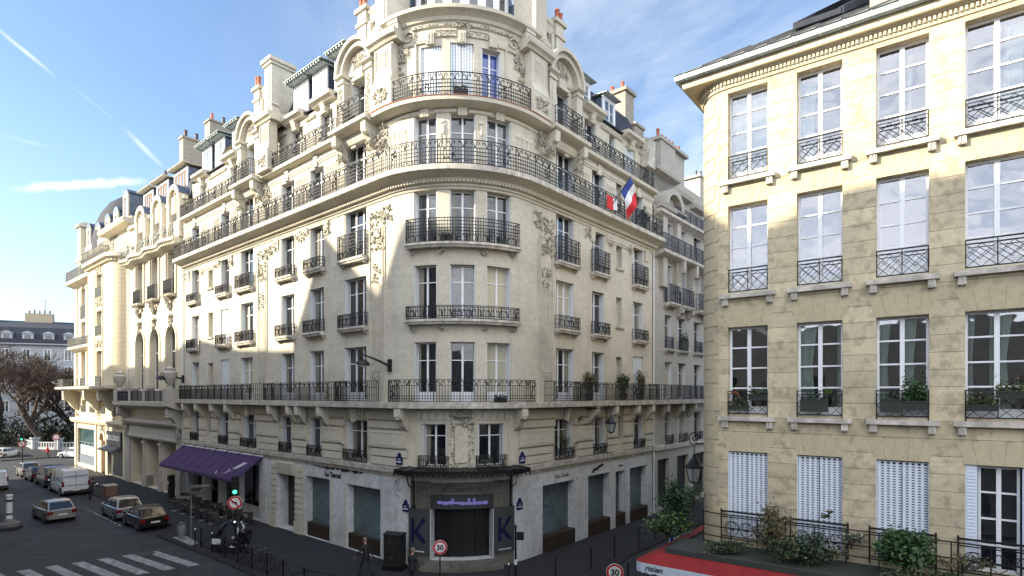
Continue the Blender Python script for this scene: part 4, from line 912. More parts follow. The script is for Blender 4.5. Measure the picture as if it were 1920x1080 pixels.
# ------------------------------------------------------------------ neighbours along the left street
def hall_building():
    B = thing('hall_building', FM(-38.8, 0, 0), 'narrow pale stone building with three tall arched windows, wavy balcony and three round dormers', 'building')
    X0, X1 = -46.08, -31.46
    cs = (-42.3, -38.3, -34.3)
    ops = [(c-1.35, c+1.05, 8.95, 14.6, .48) for c in cs]+[(c-1.0, c+.85, 17.2, 20.95, .45) for c in cs]
    g0 = [(-45.05, -41.55, .02, 4.5, 1.6), (-40.75, -37.35, .02, 4.5, 1.6), (-36.45, -33.0, .02, 4.5, 1.6)]
    m = MB(FM); wall(m, X0, X1, 0, 23.4, ops+g0); m.build('wall', STONE_P, B)
    m = MB(FM); m.box(X0+.02, X1-.02, -11, -1.75, 0, 26, back=True); m.build('core', DARK, B)
    m = MB(FM)
    for c in cs: arch_fill(m, c-1.35, c+1.05, 13.3, 14.62, 0, .48); arch_ring(m, c-.15, 13.3, 1.2, 1.42, 0, .09, 16, sq=1.1); m.box(c-1.57, c-1.35, 0, .09, 8.9, 13.3); m.box(c+1.05, c+1.27, 0, .09, 8.9, 13.3)
    build_split(m, 'arch_surround', STONE_P, B)
    m = MB(FM)
    for c in cs: carve(m, c-.45, c+.2, 14.5, 15.4, .1, 30, .14, .2); m.box(c-.5, c+.2, 0, .3, 15.35, 15.55)
    for c in cs:
        for k in range(22):
            t = k/22; w_ = .85*(1-t); m.blob((c-.1+random.uniform(-w_, w_), .1+.35*(1-t), 17.1-1.2*t), .16, .14, .14)
        m.mold(c-1.1, c+.95, [(0, 17.0), (.5, 17.05), (.6, 17.2), (0, 17.25)]); carve(m, c-.8, c+.6, 20.95, 21.5, .05, 26, .16)
    build_split(m, 'carving', STONE_C, B, .5)
    for c in cs:
        window(B, FM, c-1.35, c+1.05, 8.95, 14.55, dep=.42, tr=(.62, .3), fw=.1, fold=False)
        window(B, FM, c-1.0, c+.85, 17.2, 20.95, dep=.36, tr=(.6,), fold=False); railing(B, FM, c-1.0, c+.85, .35, 17.25, 18.5, 'guard4')
        m = MB(FM)
        for s_ in (-1.25, 1.1): m.box(c+s_-.12, c+s_+.12, 0, .14, 17.2, 20.9)
        for i in range(14): m.box(c+1.25, c+2.1, .0, .04, 17.4+i*.25, 17.5+i*.25) if c < -35 else None
        build_split(m, 'pilaster', STONE_P, B)
    # undulating balcony
    def wav(a): return .86+.15*math.cos((a-cs[0])/4.0*2*math.pi)
    m = MB(FM); d = MB(FM); r = MB(FM); n = 44
    P = [X0+.4+(X1-.5-X0-.4)*i/n for i in range(n+1)]
    for a, b in zip(P, P[1:]):
        pr = [(0, 21.0), (.35, 21.1), (.7, 21.35), (1., 21.5), (1.03, 21.72), (0, 21.74)]
        for (o0, z0), (o1, z1) in zip(pr, pr[1:]): m.face([(a, o0*wav(a), z0), (b, o0*wav(b), z0), (b, o1*wav(b), z1), (a, o1*wav(a), z1)])
        d.box(a+.05, a+.22, wav(a)*.5, wav(a)*.86, 21.2, 21.34)
        r.tube([(a, wav(a)-.06, 21.75), (a, wav(a)-.06, 22.85)], .018, 4); r.tube([(a, wav(a)-.06, 22.85), (b, wav(b)-.06, 22.85)], .03, 4); r.tube([(a, wav(a)-.06, 21.85), (b, wav(b)-.06, 21.85)], .02, 4)
        scroll(r, (a+b)/2, (wav(a)+wav(b))/2-.06, 21.85, .34, 1.0, 1, .02)
        if int(a*3) % 4 == 0: r.blob((a, wav(a)-.06, 22.3), .16, .06, .2)
    for a in (P[0], P[-1]): m.face([(a, o*wav(a), z) for o, z in pr])
    m.build('balcony_slab', STONE_P, B); d.build('dentils', STONE_C, B); r.build('railing', plain('light grey ironwork', (.16, .17, .17), .6), B)
    # attic with three round dormers, zinc dormers behind
    m = MB(FM); wall(m, X0, X1, 23.4, 25.2, [], o=-.2); m.mold(X0, X1, [(-.2, 24.9), (.05, 24.95), (.1, 25.15), (-.3, 25.2)]); m.build('attic_wall', STONE_P, B)
    for c in (-41.6, -37.2, -33.2):
        q = MB(FM); arch_ring(q, c, 25.0, .95, 1.35, -1.6, .35, 14); 
        for s_ in (-1.15, 1.15): q.box(c+s_-.25, c+s_+.25, -.8, .3, 21.8, 25.0)
        tym = [(c-.97*math.cos(math.pi*i/10), 24.9+.97*math.sin(math.pi*i/10)) for i in range(11)]; q.plate(tym, -.5, .05); q.box(c-.4, c+.4, .05, .25, 23.9, 25.3); carve(q, c-.5, c+.5, 25.0, 25.8, .1, 14, .16); w_ = q.build('round_dormer', STONE_P, B); q2 = MB(FM); arch_ring(q2, c, 25.0, 1.36, 1.40, -1.6, .28, 14, t0=.35, t1=math.pi-.35); q2.build('dormer_roof', ZINC, B)
        window(B, FM, c-.8, c+.8, 21.8, 24.2, o=.0, dep=.15, fold=False)
    r = MB(FM); r.mold(X0, X1, [(-.3, 25.2), (-1.6, 28), (-8, 29), (-11, 25)]); r.build('roof', ZINC_D, B)
    for a0, a1 in ((-45.2, -42.6), (-41.5, -38.6), (-37.0, -34.0)):
        d = MB(FM); d.box(a0, a1, -5, -1.2, 26, 28.6); dd = d.build('dormer', ZINC, B); e = MB(FM); e.box(a0-.05, a0+.15, -1.2, -1.1, 26, 28.6); e.box(a1-.15, a1+.05, -1.2, -1.1, 26, 28.6); e.box(a0+.15, a1-.15, -1.2, -1.11, 28.35, 28.6); e.build('dormer_frame', WHITE, dd)
        window(B, FM, a0+.15, a1-.15, 26.2, 28.35, o=-.9, dep=.28, fold=False, leaves=4, frame=plain('orange brown wood', (.30, .14, .04), .6), glass=GLASS_C, tr=(), fw=.08)
        e = MB(FM); e.mold(a0-.3, a1+.3, [(-5, 29.0), (-.8, 28.7), (-.75, 28.76), (-5, 29.1)]); q = a0-.3
        while q < a1+.3: e.box(q, q+.1, -1.2, -.6, 28.74, 28.9); q += .3
        e.build('dormer_roof', plain('cream painted eaves', (.42, .38, .28), .7), dd)
    for a, z in ((-46.6, 31.0), (-41.2, 33.6)):
        c = MB(FM); c.box(a, a+.9, -7, -3, 26, z); c.box(a-.1, a+1, -7.1, -2.9, z, z+.2); cc = c.build('chimney', BRICK, B)
        for i in range(4):
            m = MB(FM); m.lathe([(.16, 0), (.14, .7), (.18, .75)], FM(a+.45, -6.4+i, z+.2), 8); m.build('chimney_pot', POT_D, B)
    # porch: entablature, big balcony with urns
    m = MB(FM); m.mold(X0-.2, X1+.1, [(0, 7.2), (1.0, 7.5), (1.25, 7.62), (1.3, 7.95), (0, 8.0)]); m.build('balcony_slab', SLAB, B)
    m = MB(FM); m.mold(X0+.3, X1-.4, [(0, 5.7), (.35, 5.75), (.5, 6.0), (.45, 6.3), (0, 6.4)]); q = X0+.4
    while q < X1-.5: m.blob((q, .5, 6.05), .2, .12, .16); q += .3
    m.mold(X0+.6, X1-.8, [(0, 4.5), (.3, 4.52), (.36, 4.7), (.2, 4.75), (.2, 5.68), (0, 5.7)]); m.build('entablature', STONE_N, B)
    m = MB(FM)
    for a in (X0+.55, X1-.75): console(m, a, .6, 7.4, 1.5, 1.1); carve(m, a-.3, a+.3, 4.6, 5.9, .3, 30, .16, .2)
    build_split(m, 'console', STONE_N, B)
    m = MB(FM)
    for a in (-41.15, -36.9): m.box(a-.3, a+.3, -.5, .1, 0, 4.4); m.box(a-.42, a+.42, -.6, .2, 4.05, 4.25); m.box(a-.4, a+.4, -.6, .18, 0, 1.0)
    for a in (X0+.5, X1-.85): m.box(a-.5, a+.5, 0, .2, 0, 4.5)
    build_split(m, 'pillar', STONE_N, B)
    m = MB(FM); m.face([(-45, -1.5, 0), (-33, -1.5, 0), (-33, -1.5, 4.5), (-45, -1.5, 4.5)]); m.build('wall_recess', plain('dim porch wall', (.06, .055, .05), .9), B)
    m = MB(FM); m.box(-40.2, -37.8, -1.5, -1.35, 0, 3.6); n = MB(FM)
    for i in range(8): m.tube([(-40+i*.29, -1.3, .3), (-40+i*.29, -1.3, 3.4)], .03, 4)
    m.build('entrance_door', IRON, B)
    railing(B, FM, X0+1.2, X1-1.0, 1.18, 8.0, 8.95, 'dark', mat=IRON_B, sp=.16)
    m = MB(FM)
    for a in (X0+.7, X1-.6): m.box(a-.45, a+.45, .5, 1.3, 8.0, 9.1)
    for a in (-41.2, -37.3): m.box(a-.15, a+.15, 1.1, 1.3, 8.0, 9.0)
    build_split(m, 'pedestal', STONE_N, B)
    for a in (X0+.7, X1-.6):
        m = MB(FM); m.lathe([(.25, 9.1), (.12, 9.3), (.15, 9.4), (.5, 9.9), (.55, 10.4), (.35, 10.6), (.4, 10.75), (.1, 10.9), (0, 11)], FM(a, .9, 0), 12); m.build('urn', STONE_N, B, smooth=True)
    for a in (-43.6, -40.6, -39.9, -36.6, -36.0):
        m = MB(FM); m.blob((a, 1.0, 9.15), .28, .28, .3); m.build('stone_ball', STONE_N, B)
    m = MB(FM); m.tube([(X0+.1, .08, 0), (X0+.1, .08, 21)], .06, 6); m.build('drainpipe', GREYW, B)
hall_building()
def corner_building():
    B = thing('apartment_building', FM(-56, 0, 0), 'sunlit cream building at the left end of the row with slate dome and striped bay', 'building')
    X0, X1 = -66.3, -46.15
    pw = [(-63.6, -61.75), (-59.7, -57.9)]
    ops = []; 
    for a0, a1 in pw: ops += [(a0, a1, 17.6, 21.15), (a0, a1, 15.3, 17.3) if False else (a0, a1, 14.3, 17.25), (a0, a1, 9.6, 13.75)]
    ent = [(-63.3, -61.5, 6.55, 8.65), (-59.5, -57.75, 6.55, 8.65), (-55.4, -53.8, 6.5, 8.6), (-51.0, -49.2, 6.5, 8.55)]
    sh = [(-65.1, -57.8, .4, 4.6, .3), (-55.3, -53.6, .0, 4.45, .7), (-52.5, -47.6, .1, 4.6, .3)]
    m = MB(FM); wall(m, X0, X1, 0, 22.6, ops+ent+sh); m.build('wall', STONE_L, B)
    m = MB(FM); m.box(X0, X1-.02, -13, -.6, .02, 26.5, back=True); m.build('core', STONE_N, B)
    # projecting rounded bay: plan polygon extruded between 9.4 and 22
    FB = Path(FM(-46.5, 1.05, 0)[:2], dL, -nL, 1.6)
    bo = [(-5.9, -3.9, 9.6, 13.2), (-5.9, -3.9, 14.9, 17.4), (-5.9, -3.9, 18.9, 21.25)]
    m = MB(FB); wall(m, -9.2, 2.0, 9.3, 22.4, bo); m.box(-9.2, -9.15, -1.05, 0, 9.3, 22.4); m.build('bay', STONE_L, B)
    for b in bo: window(B, FB, *b, fold=False, glass=GLASS_C); railing(B, FB, b[0]-.1, b[1]+.1, .1, b[2]-.1, b[2]+.95, 'dark', ends=(False, False), mat=plain('grey ironwork', (.10, .11, .11), .6))
    m = MB(FB)
    for z in (13.6, 17.9, 21.4): carve(m, -5.8, -4.0, z, z+.8, .03, 22, .2)
    for a in (-6.3, -3.5): m.box(a-.06, a+.06, 0, .08, 9.5, 21.4)
    build_split(m, 'carving', STONE_P, B)
    for (a0, a1, z0, z1) in ops+ent: window(B, FM, a0, a1, z0, z1, fold=False, glass=GLASS_C)
    gm = MAT['grey ironwork']
    for a0, a1 in pw:
        railing(B, FM, a0, a1, .1, 9.6, 10.6, 'dark', mat=gm, ends=(False, False)); railing(B, FM, a0, a1, .06, 17.6, 19.2, 'dark', mat=gm, ends=(False, False)); railing(B, FM, a0, a1, .06, 14.3, 15.2, 'dark', mat=gm, ends=(False, False))
    for q in ent: railing(B, FM, q[0], q[1], .1, q[2], q[2]+.75, 'dark', mat=gm, ends=(False, False))
    m = MB(FM)
    for a in (-65.4, -60.75, -57.0, -65.9):
        m.box(a-.25, a+.25, 0, .16, 9.5, 13.6); m.box(a-.25, a+.25, 0, .12, 14.6, 21.8)
    build_split(m, 'pilaster', STONE_P, B)
    m = MB(FM)
    for a0, a1 in pw: carve(m, a0+.3, a1-.3, 13.75, 14.0, .1, 8, .2); carve(m, a0+.3, a1-.3, 21.2, 21.9, .1, 12, .2)
    build_split(m, 'carving', STONE_P, B)
    m = MB(FM); m.mold(X0-.4, -55.3, [(0, 21.5), (.3, 21.7), (.9, 21.85), (.95, 22.2), (0, 22.25)]); m.mold(X0-.3, -55.3, [(0, 13.8), (.5, 14.0), (.75, 14.05), (.75, 14.3), (0, 14.3)])
    m.mold(X0-.4, X1, [(0, 8.9), (.7, 9.15), (1.9, 9.25), (1.95, 9.5), (0, 9.55)]); m.mold(X0-.3, X1, [(0, 5.2), (.3, 5.3), (.5, 5.6), (.5, 5.8), (0, 5.85)]); build_split(m, 'balcony_slab', STONE_P, B, .6)
    m = MB(FB); m.mold(-9.3, 1.8, [(0, 22.2), (.3, 22.3), (.55, 22.4), (.55, 22.75), (-2, 22.8)])
    q = -9.2
    while q < 1.8: m.box(q, q+.16, .0, .3, 22.05, 22.2); q += .32
    m.build('balcony_slab', STONE_P, B)
    railing(B, FM, X0-.3, -55.4, .85, 22.25, 23.4, 'dark', mat=gm, sp=.2); railing(B, FM, X0-.2, -55.4, .7, 14.3, 15.3, 'dark', mat=gm, sp=.2); railing(B, FB, -9.2, 1.6, .5, 22.8, 23.9, 'dark', mat=gm, sp=.25, ends=(False, False)); railing(B, FM, X0-.3, -63.7, 1.7, 9.55, 10.4, 'dark', mat=gm, sp=.2)
    m = MB(FM)
    for a, z in ((-65.0, 9.1), (-56.0, 9.1), (-50.5, 9.1)): console(m, a, .7, z, 2.4, 1.5); carve(m, a-.3, a+.3, z-3.2, z-2, .15, 16, .16)
    build_split(m, 'console', STONE_P, B)
    # attic storey and roofs
    at = [(-62.2, -60.6, 22.9, 24.6), (-53.0, -51.2, 22.9, 25.4)]
    m = MB(FM); wall(m, X0, X1, 22.5, 26.0, at, o=-.6); m.mold(X0-.2, -55, [(-.6, 24.7), (-.1, 24.8), (.1, 25.1), (-.6, 25.2)]); m.mold(-55, X1, [(-.6, 25.8), (.3, 25.9), (.45, 26.1), (.45, 26.35), (-1.6, 26.4)]); m.box(-55, X1, -.6, -.1, 22.8, 25.8) if False else None; m.build('attic_wall', STONE_P, B)
    for b in at: window(B, FM, *b, o=-.6, dep=.25, fold=False)
    r = MB(FM); r.mold(X0+.3, -47, [(-.7, 25.2), (-1.5, 27.6), (-2.4, 28.4), (-9, 29), (-12.5, 25)]); r.build('roof', ZINC_D, B)
    # dome with an elongated plan
    d = MB(); c = Vector(FM(-60.5, -5.0, 0)); c.z = 0
    d.lathe([(4.6, 25.2), (4.6, 27), (4.3, 28.6), (3.7, 30.2), (2.8, 31.6), (1.8, 32.4), (.6, 32.8), (0, 32.9)], c, 24); d.build('dome', ZINC_D, B, smooth=True)
    for i, (a, z0, z1) in enumerate(((-63.2, 25.2, 29.2), (-59.3, 25.2, 28.6), (-55.6, 26.3, 28.8), (-52.5, 26.3, 28.9), (-49.2, 26.6, 30.0))):
        d = MB(FM); d.box(a-.75, a+.75, -3.5, -.75, z0, z1-.5); d.plate([(a-.95, z1-.5), (a+.95, z1-.5), (a+.5, z1-.1), (a, z1), (a-.5, z1-.1)], -3.5, -.6); dd = d.build('dormer', ZINC, B)
        e = MB(FM); e.box(a-.8, a-.5, -.75, -.62, z0, z1-.5); e.box(a+.5, a+.8, -.75, -.62, z0, z1-.5); e.box(a-.5, a+.5, -.75, -.63, z1-.9, z1-.5); e.build('dormer_frame', STONE_P, dd)
        window(B, FM, a-.5, a+.5, z0+.3, z1-.9, o=-.45, dep=.28, fold=False)
    m = MB(FM); m.box(-66.3, -64.9, -2.2, -.2, 22.3, 29.0); m.mold(-66.6, -64.6, [(-2.4, 29.0), (.0, 29.05), (.1, 29.3), (-.5, 29.6), (-2.4, 29.6)]); m.build('end_pier', STONE_P, B)
    m = MB(FM); m.box(-47.2, -46.2, -3, -.3, 22.5, 26.6); m.build('party_wall', STONE_P, B)
    # shop fronts
    teal = glassy('shop glass', (.03, .07, .08), .05, 1.0)
    s = MB(FM); s.face([(-65.1, -.25, .4), (-57.8, -.25, .4), (-57.8, -.25, 4.6), (-65.1, -.25, 4.6)]); w_ = s.build('shop_window', teal, B)
    s = MB(FM)
    for i in range(6): s.box(-65.1+i*1.44, -65.03+i*1.44, -.26, -.18, 1.4, 2.9)
    s.box(-65.1, -57.8, -.26, -.19, 2.9, 2.97); s.box(-65.1, -57.8, -.26, -.17, .4, 1.4) ; s.build('shop_frame', plain('blue grey shop frame', (.10, .13, .17), .5), w_)
    s = MB(FM); s.box(-64.8, -58.0, -.25, -.22, 1.45, 2.6); s.build('window_blind', plain('pale shop blind', (.40, .46, .48), .7), w_)
    s = MB(FM); s.box(-55.3, -53.6, -.7, -.6, 0, 4.4); s.build('street_door', plain('orange wood door', (.34, .10, .03), .5), B)  # one even orange colour over the whole door leaf
    s = MB(FM); arch_ring(s, -54.45, 3.6, .85, 1.2, 0, .2, 12); carve(s, -55.2, -53.6, 4.6, 5.8, .15, 34, .18, .3); s.build('door_surround', STONE_P, B)
    s = MB(FM); s.box(-52.5, -47.6, -.3, .25, 3.3, 4.75); f = s.build('shop_fascia', plain('navy fascia', (.012, .018, .035), .4), B)
    text('RUSE-COACH', .72, WHITE, FM, -50.05, .26, 3.85, B, sx=.95, ext=.02, bold=.02)
    s = MB(FM); s.mold(-52.9, -47.8, [(0, 3.2), (.9, 2.75), (.92, 2.9), (0, 3.38)]); s.build('shop_awning', plain('grey awning', (.09, .09, .10), .7), B)
    s = MB(FM); s.box(-52.4, -47.7, -.3, -.2, .1, 2.95); s.build('roller_shutter', plain('dark roller shutter', (.05, .05, .05), .6), B)
    s = MB(FM)
    for a in (-65.7, -57.2, -52.9, -47.0): s.box(a-.35, a+.35, 0, .12, 0, 5.2)
    build_split(s, 'pilaster', STONE_P, B)
corner_building()
def right_neighbour():
    B = thing('apartment_building', FM(24, 0, 0), 'grey cream stone building beyond the drainpipe, further down the narrow street', 'building')
    X0, X1 = 18.35, 40
    cols = [(20.15, 21.4), (22.45, 24.0), (25.5, 27.0), (29, 30.5), (32, 33.5), (35.5, 37)]
    ops = []
    for a0, a1 in cols: ops += [(a0, a1, 4.95, 7.2), (a0, a1, 8.3, 11.05), (a0, a1, 12.05, 14.55), (a0, a1, 15.45, 18.3), (a0, a1, 19.75, 22.0)]
    sh = [(19.0, 20.9, .3, 3.85), (22.3, 24.4, .3, 3.85), (25.8, 28, .3, 3.8)]
    m = MB(FM); wall(m, X0, X1, 0, 22.3, ops+sh); m.build('wall', STONE_N, B)
    m = MB(FM); m.box(X0+.02, X1, -10, -.5, 0, 25.5, back=True); m.build('core', STONE_N, B)
    for i, q in enumerate(ops): window(B, FM, *q, glass=GLASS_C if i % 4 == 1 else None)
    for q in sh: m = MB(FM); m.box(q[0], q[1], -.36, -.3, q[2], q[3]); m.build('shop_shutter', DARK, B)
    for a0, a1 in cols[:4]:
        for z, h in ((4.9, .7), (12.0, .95)): railing(B, FM, a0-.05, a1+.05, .14, z, z+h, 'dark', mat=IRON_B, ends=(False, False))
        sill(B, FM, a0-.2, a1+.2, 12.03, .18, .3); sill(B, FM, a0-.25, a1+.25, 15.42, .25, .62); railing(B, FM, a0-.2, a1+.2, .56, 15.42, 16.75, 'dark', mat=IRON_B)
    m = MB(FM); m.mold(X0, X1, [(0, 18.5), (.3, 18.6), (.7, 18.72), (.85, 18.8), (.88, 19.0), (0, 19.0)]); m.mold(X0, X1, [(0, 21.4), (.1, 21.5), (.5, 21.7), (.6, 21.75), (.6, 21.95), (0, 22)]); m.mold(X0, X1, [(0, 7.88), (.78, 7.93), (.8, 8.2), (0, 8.22)]); m.mold(X0, X1, [(0, 4.5), (.15, 4.55), (.15, 4.85), (0, 4.9)]); build_split(m, 'balcony_slab', SLAB, B, .5)
    railing(B, FM, X0+.1, X1, .82, 19.0, 20.15, 'dark', mat=IRON_B); railing(B, FM, 21.3, X1, .54, 21.98, 22.8, 'dark', mat=IRON_B); railing(B, FM, X0+.3, X1, .7, 8.22, 9.34, 'dark', mat=IRON_B)
    m = MB(FM)
    for a in (22.0, 24.4, 27.4): console(m, a, .4, 18.75, 2.0, .8); 
    for a in (22.3, 24.2, 27.2): console(m, a, .3, 15.2, .7, .55)
    for a in (19.4, 22.0, 24.4): console(m, a, .34, 7.9, 1.1, .7)
    build_split(m, 'console', STONE_N, B)
    m = MB(FM)
    m.box(19.2, 19.9, 0, .35, 16.5, 22.2); m.box(21.6, 22.3, 0, .35, 16.5, 22.2); arch_ring(m, 20.75, 22.5, 1.1, 1.6, -.8, .6, 14, sq=.85); m.plate([(20.75-1.12*math.cos(math.pi*i/10), 22.4+.95*math.sin(math.pi*i/10)) for i in range(11)], -.5, .1); m.mold(18.6, 22.9, [(0, 22.1), (.5, 22.2), (.6, 22.45), (0, 22.5)]); carve(m, 20.2, 21.3, 22.5, 23.2, .1, 20, .15); m.build('pavilion', STONE_N, B)
    m = MB(FM); wall(m, X0, X1, 22.0, 24.4, [(23.5, 24.6, 22.4, 24.0), (26.4, 27.5, 22.4, 24.0)], o=-.6); m.mold(22.6, 25.4, [(-.6, 24.1), (.0, 24.2), (.1, 24.5), (-.6, 24.6)]); m.mold(25.9, 28.5, [(-.6, 23.9), (.0, 24.0), (.1, 24.3), (-.6, 24.4)]); m.box(19.0, 22.6, -2.5, -.5, 23, 25.0); m.mold(18.9, 23.0, [(-.5, 25), (0, 25.1), (.05, 25.3), (-2.5, 25.4)]); m.build('attic_wall', STONE_N, B)
    for a0, a1 in ((23.5, 24.6), (26.4, 27.5)): window(B, FM, a0, a1, 22.4, 24.0, o=-.6, dep=.2, fold=False)
    r = MB(FM); r.mold(X0, X1, [(-.7, 24.4), (-1.8, 26.6), (-7, 27.3), (-10, 24)]); r.build('roof', ZINC, B)
    c = MB(FM); c.box(21.6, 24.2, -1.9, -1.0, 24, 28.4); c.box(24.2, 26.4, -2.8, -1.2, 24, 28.4); c.box(21.4, 26.6, -2.9, -.9, 28.4, 28.65); c.build('chimney', STONE_N, B); pots(B, FM, 21.8, 26.2, -1.5, 28.65, 7, h=.6, r=.15)
    c = MB(FM); c.box(33.0, 38.0, -4, -2.5, 25, 29.2); c.box(32.8, 38.2, -4.1, -2.4, 29.2, 29.4); c.build('chimney', STONE_N, B); pots(B, FM, 33.3, 37.6, -3.2, 29.4, 4, h=.8, mat=POT_D)
right_neighbour()
# ------------------------------------------------------------------ the yellow building on the right
def yellow_building():
    B = thing('apartment_building', FR(4, 0, 0), 'yellow weathered limestone building on the right with tall white casement windows', 'building')
    cols = [(.78, 1.92), (2.70, 3.84), (4.62, 5.76), (6.48, 7.72), (8.45, 9.7)]
    rows = [(15.20, 17.85), (11.72, 14.38), (8.0, 10.66), (4.25, 6.87)]
    ops = [(a0, a1, z0, z1, .34) for a0, a1 in cols for z0, z1 in rows]
    m = MB(FR); wall(m, -30, 14, 0, 18.0, ops, dep=.34); m.build('wall', STONE_Y, B)
    # quoin bands round the corner
    q = MB(FR)
    for i in range(39):
        z = .6+i*.44; a1 = .50 if i % 2 else .34
        q.box(-1.4, a1, 0, .022, z+.015, z+.425)
    q.build('quoins', STONE_YL, B)
    m = MB(FR); m.box(-30, 14, -8, -3.5, 0, 18, back=True); m.box(-30, 0, -3.5, -.5, 0, 18, back=True); m.build('core', ROOM, B)
    m = MB(FR)
    for z in (4.2, 7.9, 11.6, 15.1, 18.0): m.box(-.5, 14, -3.5, -.4, z-.35, z-.1)
    for a in (2.3, 4.2, 6.1, 8.1): m.box(a-.08, a+.08, -3.5, -.45, 4, 18)
    m.build('floors', ROOM, B)
    # flat arches over the openings
    for a0, a1 in cols:
        for j, (z0, z1) in enumerate(rows):
            m = MB(FR); n = 5; w_ = a1-a0
            for i in range(n):
                b0 = a0+w_*i/n+.006; b1 = a0+w_*(i+1)/n-.006; f = .16
                m.plate([(b0, z1+.005), (b1, z1+.005), (b1+(i+1-n/2)*f*.5, z1+.56), (b0+(i-n/2)*f*.5, z1+.56)], 0, .007+.002*(i % 2))
            m.build('lintel', STONE_YL, B)
    for i, (a0, a1) in enumerate(cols):
        for j, (z0, z1) in enumerate(rows):
            if j == 3:
                if i < 3:
                    closed_shutter(B, FR, a0+.03, a1-.03, z0+.0, z1-.03, -.10, SHUT); m = MB(FR); m.box(a0, a0+.03, -.3, -.05, z0, z1); m.box(a1-.03, a1, -.3, -.05, z0, z1); m.build('shutter_frame', SHUT, B); continue
                w_ = window(B, FR, a0+.26, a1-.2, z0, z1-.03, dep=.22, tr=(.25, .5, .75), fold=False, fw=.055, glass=GLASS)
                for x0, x1 in ((a0, a0+.24), (a1-.17, a1+.02)):
                    m = MB(FR); m.box(x0, x1, -.14, -.06, z0, z1)
                    for k in range(30): m.box(x0+.04, x1-.04, -.06, -.045, z0+.1+k*.083, z0+.14+k*.083)
                    m.build('shutter', SHUT, w_)
                continue
            w_ = window(B, FR, a0, a1, z0, z1, dep=.24, tr=(.32, .55, .775) if j == 0 else (.30, .53, .765), fold=False, fw=.062, glass=GLASS_T, tlow=.25)
            # curtains
            if (i, j) in ((0, 0), (1, 0), (3, 0), (1, 2), (2, 2), (3, 2), (2, 1), (2, 0), (1, 1)):
                c = MB(FR); spans = {(0, 0): [(.0, 1.0)], (1, 0): [(0, .45)], (3, 0): [(.62, 1)], (1, 2): [(.0, .42), (.85, 1)], (2, 2): [(0, .28), (.52, .78)], (3, 2): [(0, .18), (.40, .75)], (2, 1): [(0, .12)], (2, 0): [(.6, .7)], (1, 1): [(0, .08)]}[(i, j)]
                for s0, s1 in spans:
                    n = max(6, int((s1-s0)*34)); P = [(a0+(a1-a0)*(s0+(s1-s0)*k/n), -.42+.03*math.sin(k*1.9)) for k in range(n+1)]
                    for (x0, o0), (x1, o1) in zip(P, P[1:]):
                        zz = [z0+.05, z0+.9, z0+1.5, z1-.05]; pin = [1, .8, .72, 1] if s1-s0 < .5 else [1, 1, 1, 1]
                        for k in range(3):
                            f = lambda x, p: a0+(a1-a0)*s0+(x-a0-(a1-a0)*s0)*p
                            c.face([(f(x0, pin[k]), o0, zz[k]), (f(x1, pin[k]), o1, zz[k]), (f(x1, pin[k+1]), o1, zz[k+1]), (f(x0, pin[k+1]), o0, zz[k+1])])
                c.build('curtain', CURTAIN, w_, smooth=True)
            s = MB(FR); s.box(a0-.22, a1+.22, 0, .17, z0-.19, z0-.06); s.box(a0, a1, -.3, 0, z0-.12, z0-.055); sl = s.build('sill', SLAB, B)
            for a in (a0-.06, a1+.06):
                k = MB(FR); k.box(a-.085, a+.085, 0, .12, z0-.40, z0-.19); k.box(a-.05, a-.02, .12, .14, z0-.38, z0-.21); k.box(a+.02, a+.05, .12, .14, z0-.38, z0-.21); k.build('bracket', SLAB, sl)
            railing(B, FR, a0+.01, a1-.01, -.03 if j < 2 else .02, z0, z0+.72, 'x', ends=(False, False))
    # cornice with dentils, gutter, roof
    mit = (FR.nA+FR.nB)/(1+FR.nA.dot(FR.nB))
    def E_(a, o, z):
        p = FR.C+mit*o+(FR.dB*a if a >= 0 else -FR.dA*a); return (p.x, p.y, z)
    class Mit:
        def __call__(s, a, o, z): return E_(a, o, z)
        def cuts(s, a0, a1): return [a0, 0, a1] if a0 < 0 < a1 else [a0, a1]
    E_ = Mit.__call__.__get__(Mit()) if False else E_
    EM = Mit()
    CR = plain('cream painted cornice', (.52, .46, .34), .7, var=.08)
    c = MB(FR); c.mold(-30, 14, [(0, 17.98), (.05, 18.0), (.07, 18.06), (.07, 18.2), (.14, 18.22), (.16, 18.27), (0, 18.30)])
    q = -1.4
    while q < 12: c.box(q, q+.055, .07, .13, 18.09, 18.2); q += .105
    c.build('cornice', CR, B)
    c = MB(EM); c.mold(-30, 14, [(-.6, 18.26), (.28, 18.27), (.30, 18.30), (.32, 18.50), (-.5, 18.52)]); c.build('eave', CR, B)
    g = MB(EM); g.mold(-14, 14, [(.32, 18.50), (.36, 18.47), (.42, 18.46), (.48, 18.50), (.50, 18.60), (.49, 18.64), (.36, 18.66), (-.2, 18.68)])
    q = .3
    while q < 13: g.mold(q, q+.03, [(.32, 18.50), (.42, 18.445), (.50, 18.49), (.515, 18.61), (.49, 18.66)]); q += .62
    g.build('gutter', ZINC_G, B)
    RZ = plain('grey zinc sheets', (.15, .155, .16), .7, .2, .3)
    A = lambda a, o, z: E_(a, o, z)
    r = MB(); ridge0 = E_(3.2, -4.2, 21.9)
    r.face([A(.0, .5, 18.67), A(14, .5, 18.67), A(14, -4.2, 21.9), ridge0]); r.face([A(-14, .5, 18.67), A(-.0, .5, 18.67), ridge0, A(-14, -4.2, 21.9)])
    sx = .9
    while sx < 12:
        zt = min(1, max(.1, (sx-.05)/3.6)); r.tube([A(sx, .5, 18.70), A(sx, .5-4.7*zt, 18.70+3.2*zt)], .025, 4, world=True); sx += .62
    r.build('roof', RZ, B)
    v = MB(EM)
    v.plate([(2.7, 0), (3.9, 0)], 0, 0) if False else None
